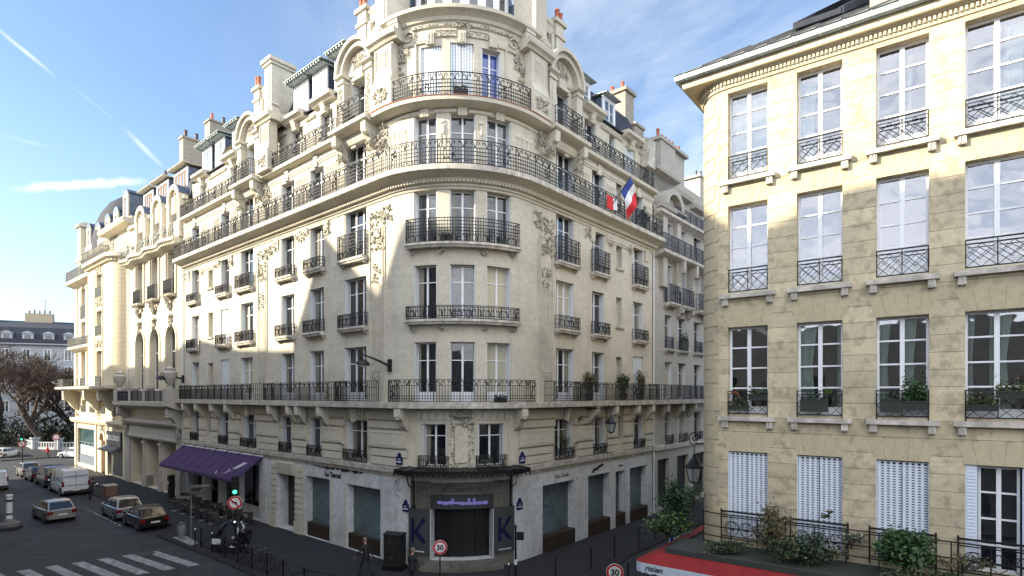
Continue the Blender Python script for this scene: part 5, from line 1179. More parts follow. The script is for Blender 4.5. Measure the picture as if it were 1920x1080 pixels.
    for a0, a1 in ((2.9, 3.9),):
        z0 = 19.15; o0 = -.1
        m = MB(); m.face([A(a0, o0+.0, z0+.12), A(a1, o0+.0, z0+.12), A(a1, o0-1.2, z0+1.05), A(a0, o0-1.2, z0+1.05)]); m.build('roof_window', GLASS_M, B)
        m = MB(EM); m.box(a0-.1, a1+.1, o0-.05, o0+.08, z0, z0+.16); m.mold(a0-.14, a0, [(o0+.05, z0), (o0+.05, z0+.2), (o0-1.3, z0+1.25), (o0-1.3, z0+.9)]); m.mold(a1, a1+.14, [(o0+.05, z0), (o0+.05, z0+.2), (o0-1.3, z0+1.25), (o0-1.3, z0+.9)]); m.mold(a0-.15, a1+.15, [(o0-.9, z0+1.2), (o0+.5, z0+.85), (o0+.55, z0+.95), (o0-.9, z0+1.3)]); m.build('roof_window_frame', ZINC_D, B)
    c = MB(EM); c.box(4.7, 5.6, -1.6, -.0, 18.8, 20.4); c.box(4.62, 5.68, -1.7, .08, 20.4, 20.55); c.build('chimney', STONE_YL, B); pots(B, EM, 4.8, 5.5, -.5, 20.55, 2)
    c = MB(EM); c.box(5.7, 7.6, -2.6, -.25, 18.8, 19.9); c.mold(5.6, 7.7, [(-2.6, 20.2), (-.1, 19.9), (-.05, 19.98), (-2.6, 20.3)]); c.build('dormer', ZINC_D, B)
    # ground floor shop below terrace
    C_ = Vector((5.83, 17.98)); dB = FR.dB; dA = FR.dA; nB = FR.nB
    W3 = lambda t, o, z: (*(C_+dB*t+nB*o), z)
    t = MB(); t.face([W3(-.3, 1.6, 4.02), W3(14, 1.6, 4.02), W3(14, -.1, 4.02), W3(.1, -.1, 4.02), W3(-.35, .3, 4.02)])
    for (a, b) in (((-.34, 1.66), (14, 1.66)), ((-.34, 1.66), (-.35, .2))):
        for (o0, z0), (o1, z1) in (((0, 3.92), (.05, 3.9)), ((.05, 3.9), (.05, 4.05)), ((.05, 4.05), (-.08, 4.06))): t.face([W3(a[0], a[1]+o0, z0), W3(b[0], b[1]+o0, z0), W3(b[0], b[1]+o1, z1), W3(a[0], a[1]+o1, z1)])
    t.build('terrace', SOIL, B)
    tr = MB(FR)
    tr.box(.2, 14, .28, .31, 4.95, 4.98, back=True); tr.box(.2, 14, .28, .31, 4.55, 4.58, back=True); tr.box(.2, 14, .28, .31, 4.25, 4.28, back=True)
    k = .2
    while k < 14: tr.tube([(k, .295, 4.02), (k, .295, 4.98)], .016, 4); k += .75
    tr.build('terrace_rail', IRON, B)
    for a0, a1 in cols[:4]: 
        m = MB(FR); b0, b1 = a0-.14, a1+.14; m.box(b0, b1, .13, .17, 5.02, 5.07, back=True); m.box(b0, b1, .14, .16, 4.86, 4.89, back=True); m.box(b0, b1, .14, .16, 4.28, 4.31, back=True)
        for a in (b0, b1): m.tube([(a, .15, 4.1), (a, .15, 5.12)], .022, 4); m.box(a-.02, a+.02, 0, .15, 5.0, 5.04)
        for c in (b0+.3, (b0+b1)/2, b1-.3):
            for fl in (-1, 1):
                P = [(c+fl*(.02+.22*(1-i/13))*math.cos(i*.62-1.5)+0*fl, .15, 4.58+(.02+.24*(1-i/13))*math.sin(i*.62-1.5)) for i in range(12)]
                m.tube(P, .013, 4)
        m.build('window_guard', IRON, B)
    # red awning wrapping the corner, white scalloped valance
    m = MB(); v = MB(); I = Vector(W3(-.3, 1.62, 3.97)); K = Vector(W3(-1.23, 2.02, 3.58)); A3 = Vector((dA.x, dA.y, 0)); B3 = Vector((dB.x, dB.y, 0))
    edge = [K+A3*6, K+A3*.35]+[K+A3*.35*(1-q)**2+B3*.4*q*q for q in (.25, .5, .75)]+[K+B3*.4, K+B3*14.5]; inn = [I+A3*6, I, I, I, I, I+B3*.05, I+B3*13.6]
    for k in range(len(edge)-1):
        if (inn[k]-inn[k+1]).length < 1e-6: m.face([tuple(inn[k]), tuple(edge[k]), tuple(edge[k+1])], [(0, 0), (1, 0), (1, 1)])
        else: m.face([tuple(inn[k]), tuple(edge[k]), tuple(edge[k+1]), tuple(inn[k+1])], [(0, 0), (1, 0), (1, 1), (0, 1)])
        n_ = max(1, int((edge[k+1]-edge[k]).length/.3))
        for i in range(n_):
            p, q = edge[k].lerp(edge[k+1], i/n_), edge[k].lerp(edge[k+1], (i+1)/n_); v.face([tuple(p), tuple(q), tuple(q-Vector((0, 0, .27))), tuple((p+q)/2-Vector((0, 0, .31))), tuple(p-Vector((0, 0, .27)))], [(0, 0)]*5)
    for q in range(1, 9): p = I+B3*q*1.1; e = K+B3*(.9+q*1.1); m.tube([tuple(p+Vector((0, 0, .005))), tuple(e+Vector((0, 0, .005)))], .012, 4, world=True)
    aw = m.build('awning', RED, B); vl = v.build('valance', CANVAS_W, aw)
    text('risien', .24, IRON, Straight((K+B3*.38)[:2], B3[:2], nB[:2]), .0, .008, 3.37, vl, sx=1.05, ext=.004, shear=.3, name='lettering', align='LEFT', bold=.004)
    m = MB(FR); m.box(-30, 14, .0, .06, 0, 3.9); m.build('shop_front', WOOD_D, B)
yellow_building()
# planting on the terrace: leaf sprays gathered in clumps
def bush(name, label, fn, a, o, z, rx, ry, rz, n, s, mats, cat='plant', stems=6, group=None, parent=None):
    c = Vector(fn(a, o, z)) if fn else Vector((a, o, z))
    t = thing(name, c-Vector((0, 0, rz)), label, cat, group)
    m = MB(); st = MB(); tips = []
    for i in range(max(3, n//60)):
        d = Vector((random.gauss(0, 1), random.gauss(0, 1), random.gauss(.2, 1))).normalized(); rr = random.uniform(.35, 1.0)
        tips.append(c+Vector((d.x*rx*rr, d.y*ry*rr, d.z*rz*rr)))
    for q in tips: st.tube([c-Vector((0, 0, rz)), (c+q)/2+Vector((random.uniform(-.05, .05),)*3), q], .012, 3, world=True)
    for i in range(n):
        q = random.choice(tips); k = q+Vector((random.gauss(0, rx*.2), random.gauss(0, ry*.2), random.gauss(0, rz*.2)))
        u = Vector((random.gauss(0, 1), random.gauss(0, 1), random.gauss(0, .8))).normalized(); v = u.cross(Vector((random.gauss(0, 1), random.gauss(0, 1), random.gauss(0, 1)))).normalized(); l = s*random.uniform(.6, 1.3)
        m.cur = random.randrange(len(mats)) if random.random() < .6 else 0
        m.face([tuple(k-v*l*.28), tuple(k+u*l*.5), tuple(k+v*l*.28+u*l*.1), tuple(k-u*l*.5)], [(0, 0), (1, 0), (1, 1), (0, 1)])
    m.build('foliage', mats, t); st.build('stem', BARK, t); return t
def planter(fn, a0, a1, o, z, h, mats, label, parent=None, rz=.25, n=200, s=.08, name='planter_box', pm=None, group=None):
    t = thing(name, fn((a0+a1)/2, o, z), label, 'planter', group); m = MB(fn); m.mold(a0, a1, [(o-.1, z+h), (o-.08, z), (o+.08, z), (o+.1, z+h), (o-.1, z+h)]); m.box(a0-.01, a1+.01, o-.11, o+.11, z+h-.03, z+h); m.build('box', pm or SOIL, t)
    f = MB()
    for i in range(n):
        c = Vector(fn(random.uniform(a0, a1), o+random.uniform(-.1, .1), z+h+abs(random.gauss(0, rz*.5)))); u = Vector((random.gauss(0, 1), random.gauss(0, 1), random.gauss(.5, 1))).normalized(); v = u.cross(Vector((random.gauss(0, 1), random.gauss(0, 1), 1))).normalized()
        f.cur = random.randrange(len(mats)); f.face([tuple(c-v*s*.3), tuple(c+u*s*.5), tuple(c+v*s*.3), tuple(c-u*s*.5)], [(0, 0), (1, 0), (1, 1), (0, 1)])
    f.build('foliage', mats, t); return t
random.seed(11)
bush('shrub', 'tall dark green shrub on the terrace at the corner of the yellow building', FR, -.55, 1.0, 4.85, .5, .5, .85, 2600, .11, [LEAF_D, LEAF_D, LEAF])
bush('shrub', 'low dark shrub with yellow green tips below the quoined corner', FR, -.15, 1.15, 4.4, .75, .45, .38, 2200, .10, [LEAF_D, LEAF_D, LEAF_D, LEAF_Y])
bush('shrub', 'slender leafy shrub against the pale quoins of the yellow building', FR, .0, .5, 5.3, .25, .2, .6, 420, .09, [LEAF_D, LEAF])
bush('shrub', 'brownish dry looking bush between the first and second shuttered windows', FR, 2.2, .75, 4.75, .55, .4, .62, 2000, .08, [LEAF_B, LEAF_D, LEAF_B])
bush('shrub', 'dark trailing bush in front of the second shuttered window', FR, 3.0, 1.0, 4.42, .9, .4, .40, 2400, .09, [LEAF_D, LEAF_D, LEAF_B])
bush('shrub', 'round bright green shrub in front of the third shuttered window', FR, 5.25, .9, 4.72, .62, .5, .48, 3000, .12, [LEAF, LEAF_D, LEAF])
bush('climbing_plant', 'thin trailing creeper along the terrace rail left of the round shrub', FR, 4.1, .45, 4.72, .55, .15, .25, 380, .07, [LEAF_D, LEAF_B, CURTAIN])
bush('climbing_plant', 'low yellowish plants right of the round green shrub', FR, 6.4, .6, 4.5, .5, .3, .22, 500, .07, [LEAF_B, LEAF_D])
bush('climbing_plant', 'arching rose stem with a leafy tip before the second shutters', FR, 3.55, .35, 5.35, .26, .06, .12, 120, .08, [LEAF_B, LEAF])
cc = [(.78, 1.92), (2.70, 3.84), (4.62, 5.76), (6.48, 7.72)]
m = MB(FR)
planter(FR, .85, 1.4, .12, 8.12, .16, [LEAF_B, LEAF_D], 'low planter with withered brown plants at the leftmost lower casement', n=160)
planter(FR, 1.42, 1.9, .10, 8.44, .16, [LEAF_D, LEAF], 'planter hung high on the right of the leftmost lower casement guard', n=90, pm=SOIL)
bush('flowering_plant', 'small red flowering plant on the guard of the leftmost lower casement', FR, 1.02, .12, 8.62, .12, .08, .12, 140, .05, [POT, LEAF_D])
planter(FR, 2.82, 3.5, .14, 8.12, .34, [LEAF_D], 'dark bulging fabric planter with few leaves behind the second guard', n=50)
bush('flowering_plant', 'small pale flowered plant behind the second casement guard', FR, 3.5, .1, 8.66, .1, .08, .13, 120, .05, [LEAF_Y, LEAF])
planter(FR, 4.72, 5.2, .14, 8.14, .34, [LEAF_D], 'dark bulging fabric planter under the third casement', n=30)
planter(FR, 5.2, 5.72, .14, 8.2, .24, [LEAF, LEAF_D], 'long planter overflowing with bright green leaves at the third casement', n=700, rz=.5)
planter(FR, 6.5, 7.1, .16, 8.2, .16, [LEAF_B, LEAF], 'green trough of dry grass low on the fourth casement guard', n=200)
planter(FR, 7.05, 7.72, .2, 8.52, .16, [LEAF_B, LEAF], 'green trough hung on top of the fourth casement guard', n=180)
bush('shrub', 'low dark ground cover spreading along the terrace edge under the round shrub', FR, 5.6, 1.35, 4.22, .9, .25, .16, 1500, .08, [LEAF_D, LEAF_D, LEAF_B])
bush('shrub', 'low dark ground cover at the terrace edge between the brown bush and the corner', FR, 1.1, 1.2, 4.22, .8, .3, .16, 1300, .08, [LEAF_D, LEAF_B, LEAF_D])
# ------------------------------------------------------------------ the houses on the camera's side of the street: their roofline throws the shade on the facades
def opposite_row():
    F = Straight(nL*.8, dL, -nL)
    st = stone('plain plastered stone', (.42, .38, .31), bw=2, bh=.5, dirt=.3)
    H = [('pale stone house beside the low one behind the viewpoint', [(12.3, 24.2), (15.7, 24.4), (17.9, 23.5), (20.4, 23.3)], 24),
         ('low house the view is taken from, with a level parapet', [(-34, 13.2), (9.0, 13.2), (9.0, 15.6), (10.0, 15.6), (10.0, 13.2), (12.3, 13.2)], 12),
         ('taller stone house beside the viewpoint under a high attic', [(20.4, 25.0), (24, 27.6), (35.8, 27.6), (36.9, 25.2), (38.3, 23.0)], 26),
         ('low fronted house between the tall attic and the pointed gable', [(38.3, 21.8), (39.3, 21.3), (41.2, 21.4)], 20),
         ('house carrying a steep pointed gable across from the fluted strips', [(41.2, 23.2), (41.7, 24.9), (43.0, 28.2), (44.7, 25.1), (46.5, 22.2)], 20),
         ('long plain house across from the purple awning', [(46.5, 21.6), (54.0, 22.0), (60.6, 23.1)], 22),
         ('house with even parapet opposite the stone hall', [(60.6, 23.1), (64.3, 23.1), (66.2, 22.5), (72, 21.4), (78, 21.6)], 22),
         ('last house of the opposite row at the street corner', [(78, 21.6), (82.3, 20.8), (83.6, 17.5), (84.4, 14), (85.0, 8.0)], 14)]
    for lab, prof, zt in H:
        F = Straight(nL*(6.5 if prof[0][0] < 0 else .8), dL, -nL)
        t = thing('apartment_building', F((prof[0][0]+prof[-1][0])/2, -5, 0), lab, 'building', 'houses opposite')
        m = MB(F); m.plate([(prof[0][0], -.12)]+prof+[(prof[-1][0], -.12)], -9, 0, back=True); m.build('wall', st, t)
        a0, a1 = prof[0][0], prof[-1][0]; n = max(1, int((a1-a0)/2.6)); g = MB(F)
        for i in range(n):
            a = a0+(i+.5)*(a1-a0)/n
            if abs(a) < 1.6: continue
            for z in range(6):
                zz = .6+z*3.35
                if zz+2.3 < zt-1 and not (abs(a) < 3 and z == 2): g.box(a-.55, a+.55, .0, .03, zz, zz+2.2)
        build_split(g, 'window', GLASS, t, .2)
opposite_row()
# ------------------------------------------------------------------ far end of the left street: garden, balustrade, trees, houses
def far_side():
    F = Straight((-149, 96), (.94, .35), (.35, -.94)); FB_ = stone('bluish white plaster', (.36, .38, .42), bw=3, bh=.5, dirt=.25, dirtc=(.24, .26, .30))
    for lab, a0, a1, z5, zr in (('white plastered apartment house far behind the bare trees with a dark slate attic', 0, 62.5, 19.0, 24.2), ('brownish house beside the white one behind the trees, under a taller slate roof', 62.7, 92, 17.0, 24.0)):
        t = thing('apartment_building', F((a0+a1)/2, -5, 0), lab, 'building', 'far houses across the square')
        m = MB(F); m.box(a0, a1, -12, 0, -.1, z5); m.mold(a0, a1, [(0, z5-.5), (.8, z5-.2), (.8, z5), (0, z5)]); m.build('wall', FB_, t)
        m = MB(F); m.mold(a0, a1, [(-.6, z5), (-1.6, z5+3.4), (-6, zr), (-11, z5)]); m.build('roof', ZINC_D, t)
        n = int((a1-a0)/3.3); 
        for i in range(n):
            a = a0+(i+.5)*(a1-a0)/n
            if a < 28: continue
            for z in range(5):
                zz = z5-3.4-z*3.5
                if zz > 3:
                    m = MB(F); m.box(a-.65, a+.65, 0, .06, zz, zz+2.3); w_ = m.build('window', WHITE, t); g = MB(F); g.box(a-.5, a-.06, .06, .08, zz+.1, zz+2.2); g.box(a+.06, a+.5, .06, .08, zz+.1, zz+2.2); g.build('pane', GLASS, w_)
            m = MB(F); m.box(a-.9, a+.9, -2.2, -.5, z5, z5+2.1); m.plate([(a-1.1, z5+2.1), (a+1.1, z5+2.1), (a, z5+2.6)], -2.2, -.3); w_ = m.build('dormer', FB_, t); g = MB(F); g.box(a-.5, a+.5, -.5, -.45, z5+.2, z5+1.8); g.build('pane', GLASS, w_)
        m = MB(F); m.box(a0, a1, .7, .75, z5+.02, z5+.9); m.build('railing', IRON_B, t)
        for k in range(int((a1-a0)/12)):
            a = a0+6+k*12
            if a > 25:
                m = MB(F); m.box(a-2.4, a+2.4, -6.2, -5.2, z5+2, zr+1.6); c = m.build('chimney', plain('buff chimney stack', (.36, .30, .22), .8), t); pots(t, F, a-2.2, a+2.2, -5.7, zr+1.6, 5, mat=POT_D, h=.7, r=.16)
                m = MB(F); m.tube([(a+1, -5.6, zr+1.6), (a+1, -5.6, zr+4.6)], .04, 4); m.tube([(a+.3, -5.6, zr+4.4), (a+1.9, -5.6, zr+4.4)], .03, 4); m.build('aerial', IRON, t)
    # planted ground
    m = MB(); m.face([(-140, 90, -.05), (-66, 90, -.05), (-60, 117, -.05), (-140, 117, -.05)]); tag(m.build('garden_ground', plain('dark garden soil and grass', (.03, .04, .02), .95, var=.4, scale=.4)), None, None, kind='structure')
    BS = plain('dull white stone', (.30, .31, .33), .8, var=.2)
    def bal(P, label):
        t = thing('balustrade', (*P[0], 0), label, 'wall'); 
        for a, b in zip(P, P[1:]):
            a = Vector(a); b = Vector(b); d = (b-a).normalized(); q = Straight(a, d, (d.y, -d.x)); l = (b-a).length
            m = MB(q); m.box(0, l, -.15, .15, -.1, .35); m.box(0, l, -.16, .16, 1.0, 1.15); n = int(l/.5)
            for i in range(n): m.box((i+.3)*l/n, (i+.3)*l/n+.18, -.08, .08, .35, 1.0)
            m.build('railing', BS, t)
            k = max(1, int(l/6))
            for i in range(k+1): m = MB(q); x = i*l/k; m.box(x-.4, x+.4, -.4, .4, -.1, 1.6); m.box(x-.5, x+.5, -.5, .5, 1.6, 1.85); m.build('post', BS, t)
    bal([(-92, 103), (-84, 97), (-75.5, 89.5), (-71, 88.5), (-64, 89)], 'white stone balustrade with square posts round the garden')
    hd = thing('hedge', (-80, 100, 0), 'dark clipped greenery inside the garden balustrade', 'hedge'); m = MB()
    rnd = random.Random(4)
    for i in range(14000):
        c = Vector((rnd.uniform(-105, -63), rnd.uniform(93, 108), rnd.uniform(0, 5.5)*rnd.uniform(.3, 1))); u = Vector((rnd.gauss(0, 1), rnd.gauss(0, 1), rnd.gauss(0, 1))).normalized(); v = u.cross(Vector((0, .3, 1))).normalized(); s = rnd.uniform(.2, .5)
        m.face([tuple(c-v*s*.4), tuple(c+u*s), tuple(c+v*s*.4), tuple(c-u*s*.6)], [(0, 0)]*4)
    m.build('foliage', plain('very dark greenery', (.010, .018, .010), .8, var=.4), hd)
far_side()
BARK_T = plain('twigs', (.060, .040, .030), .9, var=.3, scale=2)
def bare_tree(x, y, h, lean, seed, label, spread=.62, lv=6, k0=5):
    rn = random.Random(seed); t = thing('tree', (x, y, -.1), label, 'tree', 'bare trees in the garden'); T = MB(); C = MB()
    def grow(p, d, l, r, n):
        mb = T if n >= lv-1 else C; segs = 3 if n > 2 else 2; pts = [p]; q = p.copy(); dd = d.copy()
        for i in range(segs):
            dd = (dd+Vector((rn.gauss(0, .16), rn.gauss(0, .16), rn.gauss(.03, .12)))).normalized(); q = q+dd*l/segs; pts.append(q.copy())
        mb.tube([tuple(a) for a in pts], r, 5 if n > 3 else 3, world=True, rs=[max(.022, r*(1-.35*i/segs)) for i in range(segs+1)])
        if n == 0: return
        for i in range(3 if n > 3 else (5 if n < 3 else 4)):
            f = rn.uniform(.45, 1.0) if i else 1.0; b = pts[0].lerp(pts[-1], f) if f < 1 else pts[-1]
            ax = Vector((rn.gauss(0, 1), rn.gauss(0, 1), rn.gauss(0, .5))).normalized(); nd = (dd+ax*spread*rn.uniform(.7, 1.5)+Vector((0, 0, .06))).normalized()
            grow(b, nd, l*rn.uniform(.62, .84), r*rn.uniform(.5, .66), n-1)
    grow(Vector((x, y, -.1)), Vector((lean[0], lean[1], 1)).normalized(), h*.30, h*.026, lv)
    T.build('trunk', BARK, t); C.build('crown', BARK_T, t)
bare_tree(-76.5, 92, 19.5, (.04, 0), 5, 'bare brown tree with twisting limbs just left of the sunlit corner building')
bare_tree(-83.5, 96, 18, (-.05, 0), 8, 'broad bare tree in the middle of the garden behind the balustrade')
bare_tree(-90.5, 95, 18.5, (-.1, 0), 12, 'bare tree at the far left edge of the garden')
bare_tree(-72.5, 97, 18, (.0, 0), 21, 'bare tree with a dark leaning trunk against the corner building')
bare_tree(-80.0, 104, 18.5, (.02, 0), 33, 'bare tree further back between the two nearest garden trees')
bare_tree(-96, 106, 20, (.0, 0), 41, 'bare tree furthest back at the far left of the garden')
# ------------------------------------------------------------------ vehicles (local axes: x forward, y left, origin on the road under the middle)
TYRE = plain('tyre rubber', (.012, .012, .013), .85); RIM = plain('alloy rim', (.30, .31, .32), .35, .8); CGLASS = glassy('car glass', (.012, .014, .018), .04, .9)
REDL = plain('red lamp lens', (.14, .006, .006), .2); CLEARL = plain('clear lamp lens', (.6, .6, .6), .15); PLATE = plain('number plate', (.6, .6, .55), .5); TRIM = plain('black car trim', (.02, .02, .022), .6)
def paint(name, c, metal=.3): return plain(name, c, .28, metal, .04, coat=.7)
def car(name, label, loc, ang, pt, L=3.9, W=1.66, H=1.43, kind='hatch', group='cars and vans in the street', cat='car', plate=True):
    t = thing(name, loc, label, cat, group, rz=ang, local=True); r = -L/2; f = L/2
    if kind == 'hatch': st = [(r, .34, .55, .86, .72), (r+.10, .27, .80, .90, .80), (r+.35, .24, .84, .94, .82), (r+1.0, .2, .84, .93, .83), (r+2.0, .2, .84, .91, .83), (r+2.75, .2, .84, .90, .82), (r+3.2, .22, .82, .83, .78), (f-.3, .25, .78, .74, .72), (f-.05, .3, .64, .60, .60), (f, .34, .5, .50, .5)]
    else: st = [(r, .30, .90, 1.0, .9), (r+.08, .26, .97, 1.05, .95), (r+.8, .22, .98, 1.05, .97), (f-1.5, .22, .98, 1.03, .96), (f-.8, .24, .95, .98, .92), (f-.2, .27, .86, .86, .82), (f-.04, .3, .74, .64, .7), (f, .34, .6, .55, .6)]
    hw = W/2; B = MB(); rings = []
    for x, zl, k, zb, kt in st:
        y = hw*min(1, k/.84 if kind == 'hatch' else k); rings.append([(x, -y*.93, zl), (x, -y, zl+.10), (x, -y, zl+(zb-zl)*.55), (x, -y*.97, zb-.05), (x, -y*.90, zb), (x, 0, zb+.02), (x, y*.90, zb), (x, y*.97, zb-.05), (x, y, zl+(zb-zl)*.55), (x, y, zl+.10), (x, y*.93, zl)])
    for a, b in zip(rings, rings[1:]):
        for i in range(10): B.face([a[i], a[i+1], b[i+1], b[i]], [(0, 0)]*4)
        B.face([a[10], a[0], b[0], b[10]], [(0, 0)]*4)
    B.face(rings[0], [(0, 0)]*11); B.face(rings[-1], [(0, 0)]*11)
    if kind == 'hatch': g0, g1, g2, g3, zb = r+.14, r+.62, r+2.15, r+2.95, .88
    elif kind == 'mpv': g0, g1, g2, g3, zb = r+.05, r+.25, f-1.75, f-1.0, 1.0
    else: g0, g1, g2, g3, zb = r+.02, r+.06, f-1.55, f-.85, 1.0
    yt = hw*(.76 if kind == 'hatch' else .86); yb = hw*.92
    def rail(s): return [(g0, s*yb, zb), (g1, s*yt, H-.06), (g1+.25, s*yt, H-.01), ((g1+g2)/2, s*yt, H), (g2, s*yt, H-.05), (g3, s*yb, zb-.02)]
    A, C = rail(-1), rail(1); mid = [(x, 0, z+(.02 if 0 < i < 5 else 0)) for i, (x, y, z) in enumerate(A)]
    mid = [(p[0]-(.04 if i == 0 else 0), 0, p[2]+(.03 if 0 < i < 5 else 0)) for i, p in enumerate(A)]
    for i in range(5): B.face([A[i], A[i+1], mid[i+1], mid[i]], [(0, 0)]*4); B.face([mid[i], mid[i+1], C[i+1], C[i]], [(0, 0)]*4)
    for S in (A, C): B.face([S[0], S[1], S[2], S[3], S[4], S[5]], [(0, 0)]*6)
    bo = B.build('body', pt, t, smooth=True)
    def lerp(p, q, k): return tuple(p[i]+(q[i]-p[i])*k for i in range(3))
    def glassq(nm, P, off):
        g = MB(); P = [tuple(p[i]+off[i] for i in range(3)) for p in P]; g.face(P, [(0, 0)]*len(P)); return g.build(nm, CGLASS, t)
    def shrink(P, k=.06):
        c = [sum(p[i] for p in P)/len(P) for i in range(3)]; return [tuple(p[i]+(c[i]-p[i])*k for i in range(3)) for p in P]
    if kind != 'van': glassq('rear_window', shrink([A[0], A[1], C[1], C[0]], .13), (-.035, 0, .02))
    glassq('windscreen', shrink([A[5], A[4], C[4], C[5]], .08), (.03, 0, .02))
    for S, s in ((A, -1), (C, 1)):
        q0 = g0+.22 if kind == 'hatch' else (g0+.3 if kind == 'mpv' else g2-.85); xs = [q0, (q0+g3)/2+(.0 if kind == 'hatch' else .3), g3-.18]
        for i in range(2 if kind != 'van' else 1):
            a, b = (xs[i]+.03, xs[i+1]-.03) if kind != 'van' else (g2-.7, g3-.16)
            def top(x): return min(H-.13, (H-.13)-(max(0, x-g2)/(g3-g2))*(H-.1-zb) if x > g2 else H-.13) if x > g1+.15 else zb+.08+(H-.22-zb)*max(0, (x-g0)/(g1+.15-g0))
            P = [(a, s*yb, zb+.04), (b, s*yb, zb+.04), (b, s*(yb+(yt-yb)*.8), max(zb+.06, top(b))), (a, s*(yb+(yt-yb)*.8), top(a))]
            if kind == 'hatch' or kind == 'mpv': P = [(a, s*(yb+.0), zb+.05), (b, s*yb, zb+.04), (min(b, g2+.2), s*(yt+.02+(yb-yt)*.12), H-.14), (max(a, g1+.12), s*(yt+.02+(yb-yt)*.12), H-.14)]
            glassq('side_window', P, (0, s*.018, 0))
    zr = .31 if kind == 'hatch' else .34
    for x in (r+.68, f-.74):
        for s in (-1, 1):
            a = MB(); ax = Matrix.Rotation(R_(90), 3, 'X'); c = (x, s*(hw-.10), zr)
            a.lathe([(0, -.115), (zr+.05, -.115), (zr+.05, .115), (0, .115)], (x, s*(hw-.10), zr+.02), 18, ax); a.build('wheel_arch', TRIM, t)
            w_ = MB(); w_.lathe([(0, -.12), (zr*.9, -.12), (zr, -.08), (zr, .08), (zr*.9, .12), (0, .12)], (x, s*(hw-.08), zr), 20, ax); wo = w_.build('wheel', TYRE, t, smooth=True)
            q = MB(); q.lathe([(0, .135), (zr*.25, .13), (zr*.6, .122), (zr*.64, .10)], (x, s*(hw-.08), zr), 16, Matrix.Rotation(R_(-90*s), 3, 'X')); q.build('rim', RIM, wo)
    zt = .72 if kind == 'hatch' else .95
    for s in (-1, 1):
        q = MB(); q.box(r-.015, r+.16, s*hw*.62 if kind == 'hatch' else s*hw*.84, s*hw*.985, zt-.10, zt+(.10 if kind == 'hatch' else .32)); q.build('tail_light', REDL, t)
        q = MB(); q.box(f-.30, f-.02, s*hw*.52, s*hw*.80, .56, .70); q.build('headlight', CLEARL, t)
        q = MB(); q.blob((g3-.15, s*(hw+.10), zb+.06), .12, .10, .10); q.build('mirror', pt, t)
    q = MB(); q.box(r-.06, r+.12, -hw*.9, hw*.9, .30, .50); q.build('bumper', TRIM if kind != 'hatch' else pt, t)
    q = MB(); q.box(f-.12, f+.05, -hw*.8, hw*.8, .30, .48); q.build('bumper', TRIM if kind != 'hatch' else pt, t)
    if plate: q = MB(); q.box(r-.075, r-.055, -.26, .26, .52 if kind == 'hatch' else .46, .63 if kind == 'hatch' else .57); q.build('number_plate', PLATE, t)
    if kind == 'van':
        q = MB(); q.box(r-.01, r+.01, -.012, .012, .5, H-.15); q.box(r-.02, r-.0, -hw*.9, hw*.9, .92, .95); q.build('door_seam', TRIM, t)
    return t
ang = math.atan2(dL.y, dL.x)
def at(a, o): p = FM(a, o, -.12); return p
SILV = paint('silver car paint', (.34, .36, .40), .6); SILV2 = paint('champagne silver paint', (.32, .30, .29), .6); BLK = paint('black car paint', (.008, .008, .010), .1); WHT = paint('white van paint', (.60, .62, .66), 0); CRM = paint('cream white paint', (.62, .60, .52), 0)
car('parked_car', 'glossy black hatchback parked last in the row, nearest the crossing', at(-23.2, 5.35), ang, BLK)
car('parked_car', 'pale silver hatchback parked right in front of the black hatchback', at(-27.9, 5.4), ang, SILV, L=4.0, H=1.5)
car('moving_car', 'champagne silver hatchback driving alone in the middle of the road', at(-30.6, 8.75), ang+.06, SILV2, L=3.85)
v = car('delivery_van', 'white delivery van parked at the kerb with blue lettering on its rear doors', at(-43.2, 5.35), ang, WHT, L=5.2, W=1.98, H=2.25, kind='van', cat='van')
nvy = plain('blue van lettering', (.03, .04, .16), .5)
def vtext(s, size, y, z, x0): return text(s, size, nvy, lambda a, o, zz: (x0-o, -a, zz), -y, .012, z, v, sx=1.0)
vtext('CHRONOPOST', .24, 0, 1.62, -2.62)
text('chrono', .24, nvy, lambda a, o, zz: (-a, .985*1.0+o, zz), 1.0, .0, 1.35, v)
car('parked_van', 'black people carrier parked directly ahead of the white delivery van', at(-49.6, 5.35), ang, BLK, L=4.8, W=1.9, H=1.95, kind='mpv', cat='van')
car('parked_car', 'dark olive hatchback parked ahead of the black people carrier', at(-55.0, 5.5), ang, paint('olive black paint', (.03, .032, .02)), L=3.9)
car('parked_car', 'small white roofed city car first in the parked row near the far crossing', at(-59.4, 5.5), ang, SILV, L=3.3, H=1.5)
car('moving_van', 'white box shaped family van with red lights cut by the left picture edge', at(-50.6, 9.5), ang, WHT, L=4.1, W=1.75, H=1.8, kind='mpv', cat='van')
car('moving_car', 'cream car on the far road beyond the crossing at the left picture edge', (-70.4, 78.6, -.12), R_(100), CRM, L=4.3)
car('white_car', 'white car seen side on, half hidden behind the sunlit corner building', (-60.6, 78.3, -.12), R_(172), WHT, L=4.0, H=1.5)
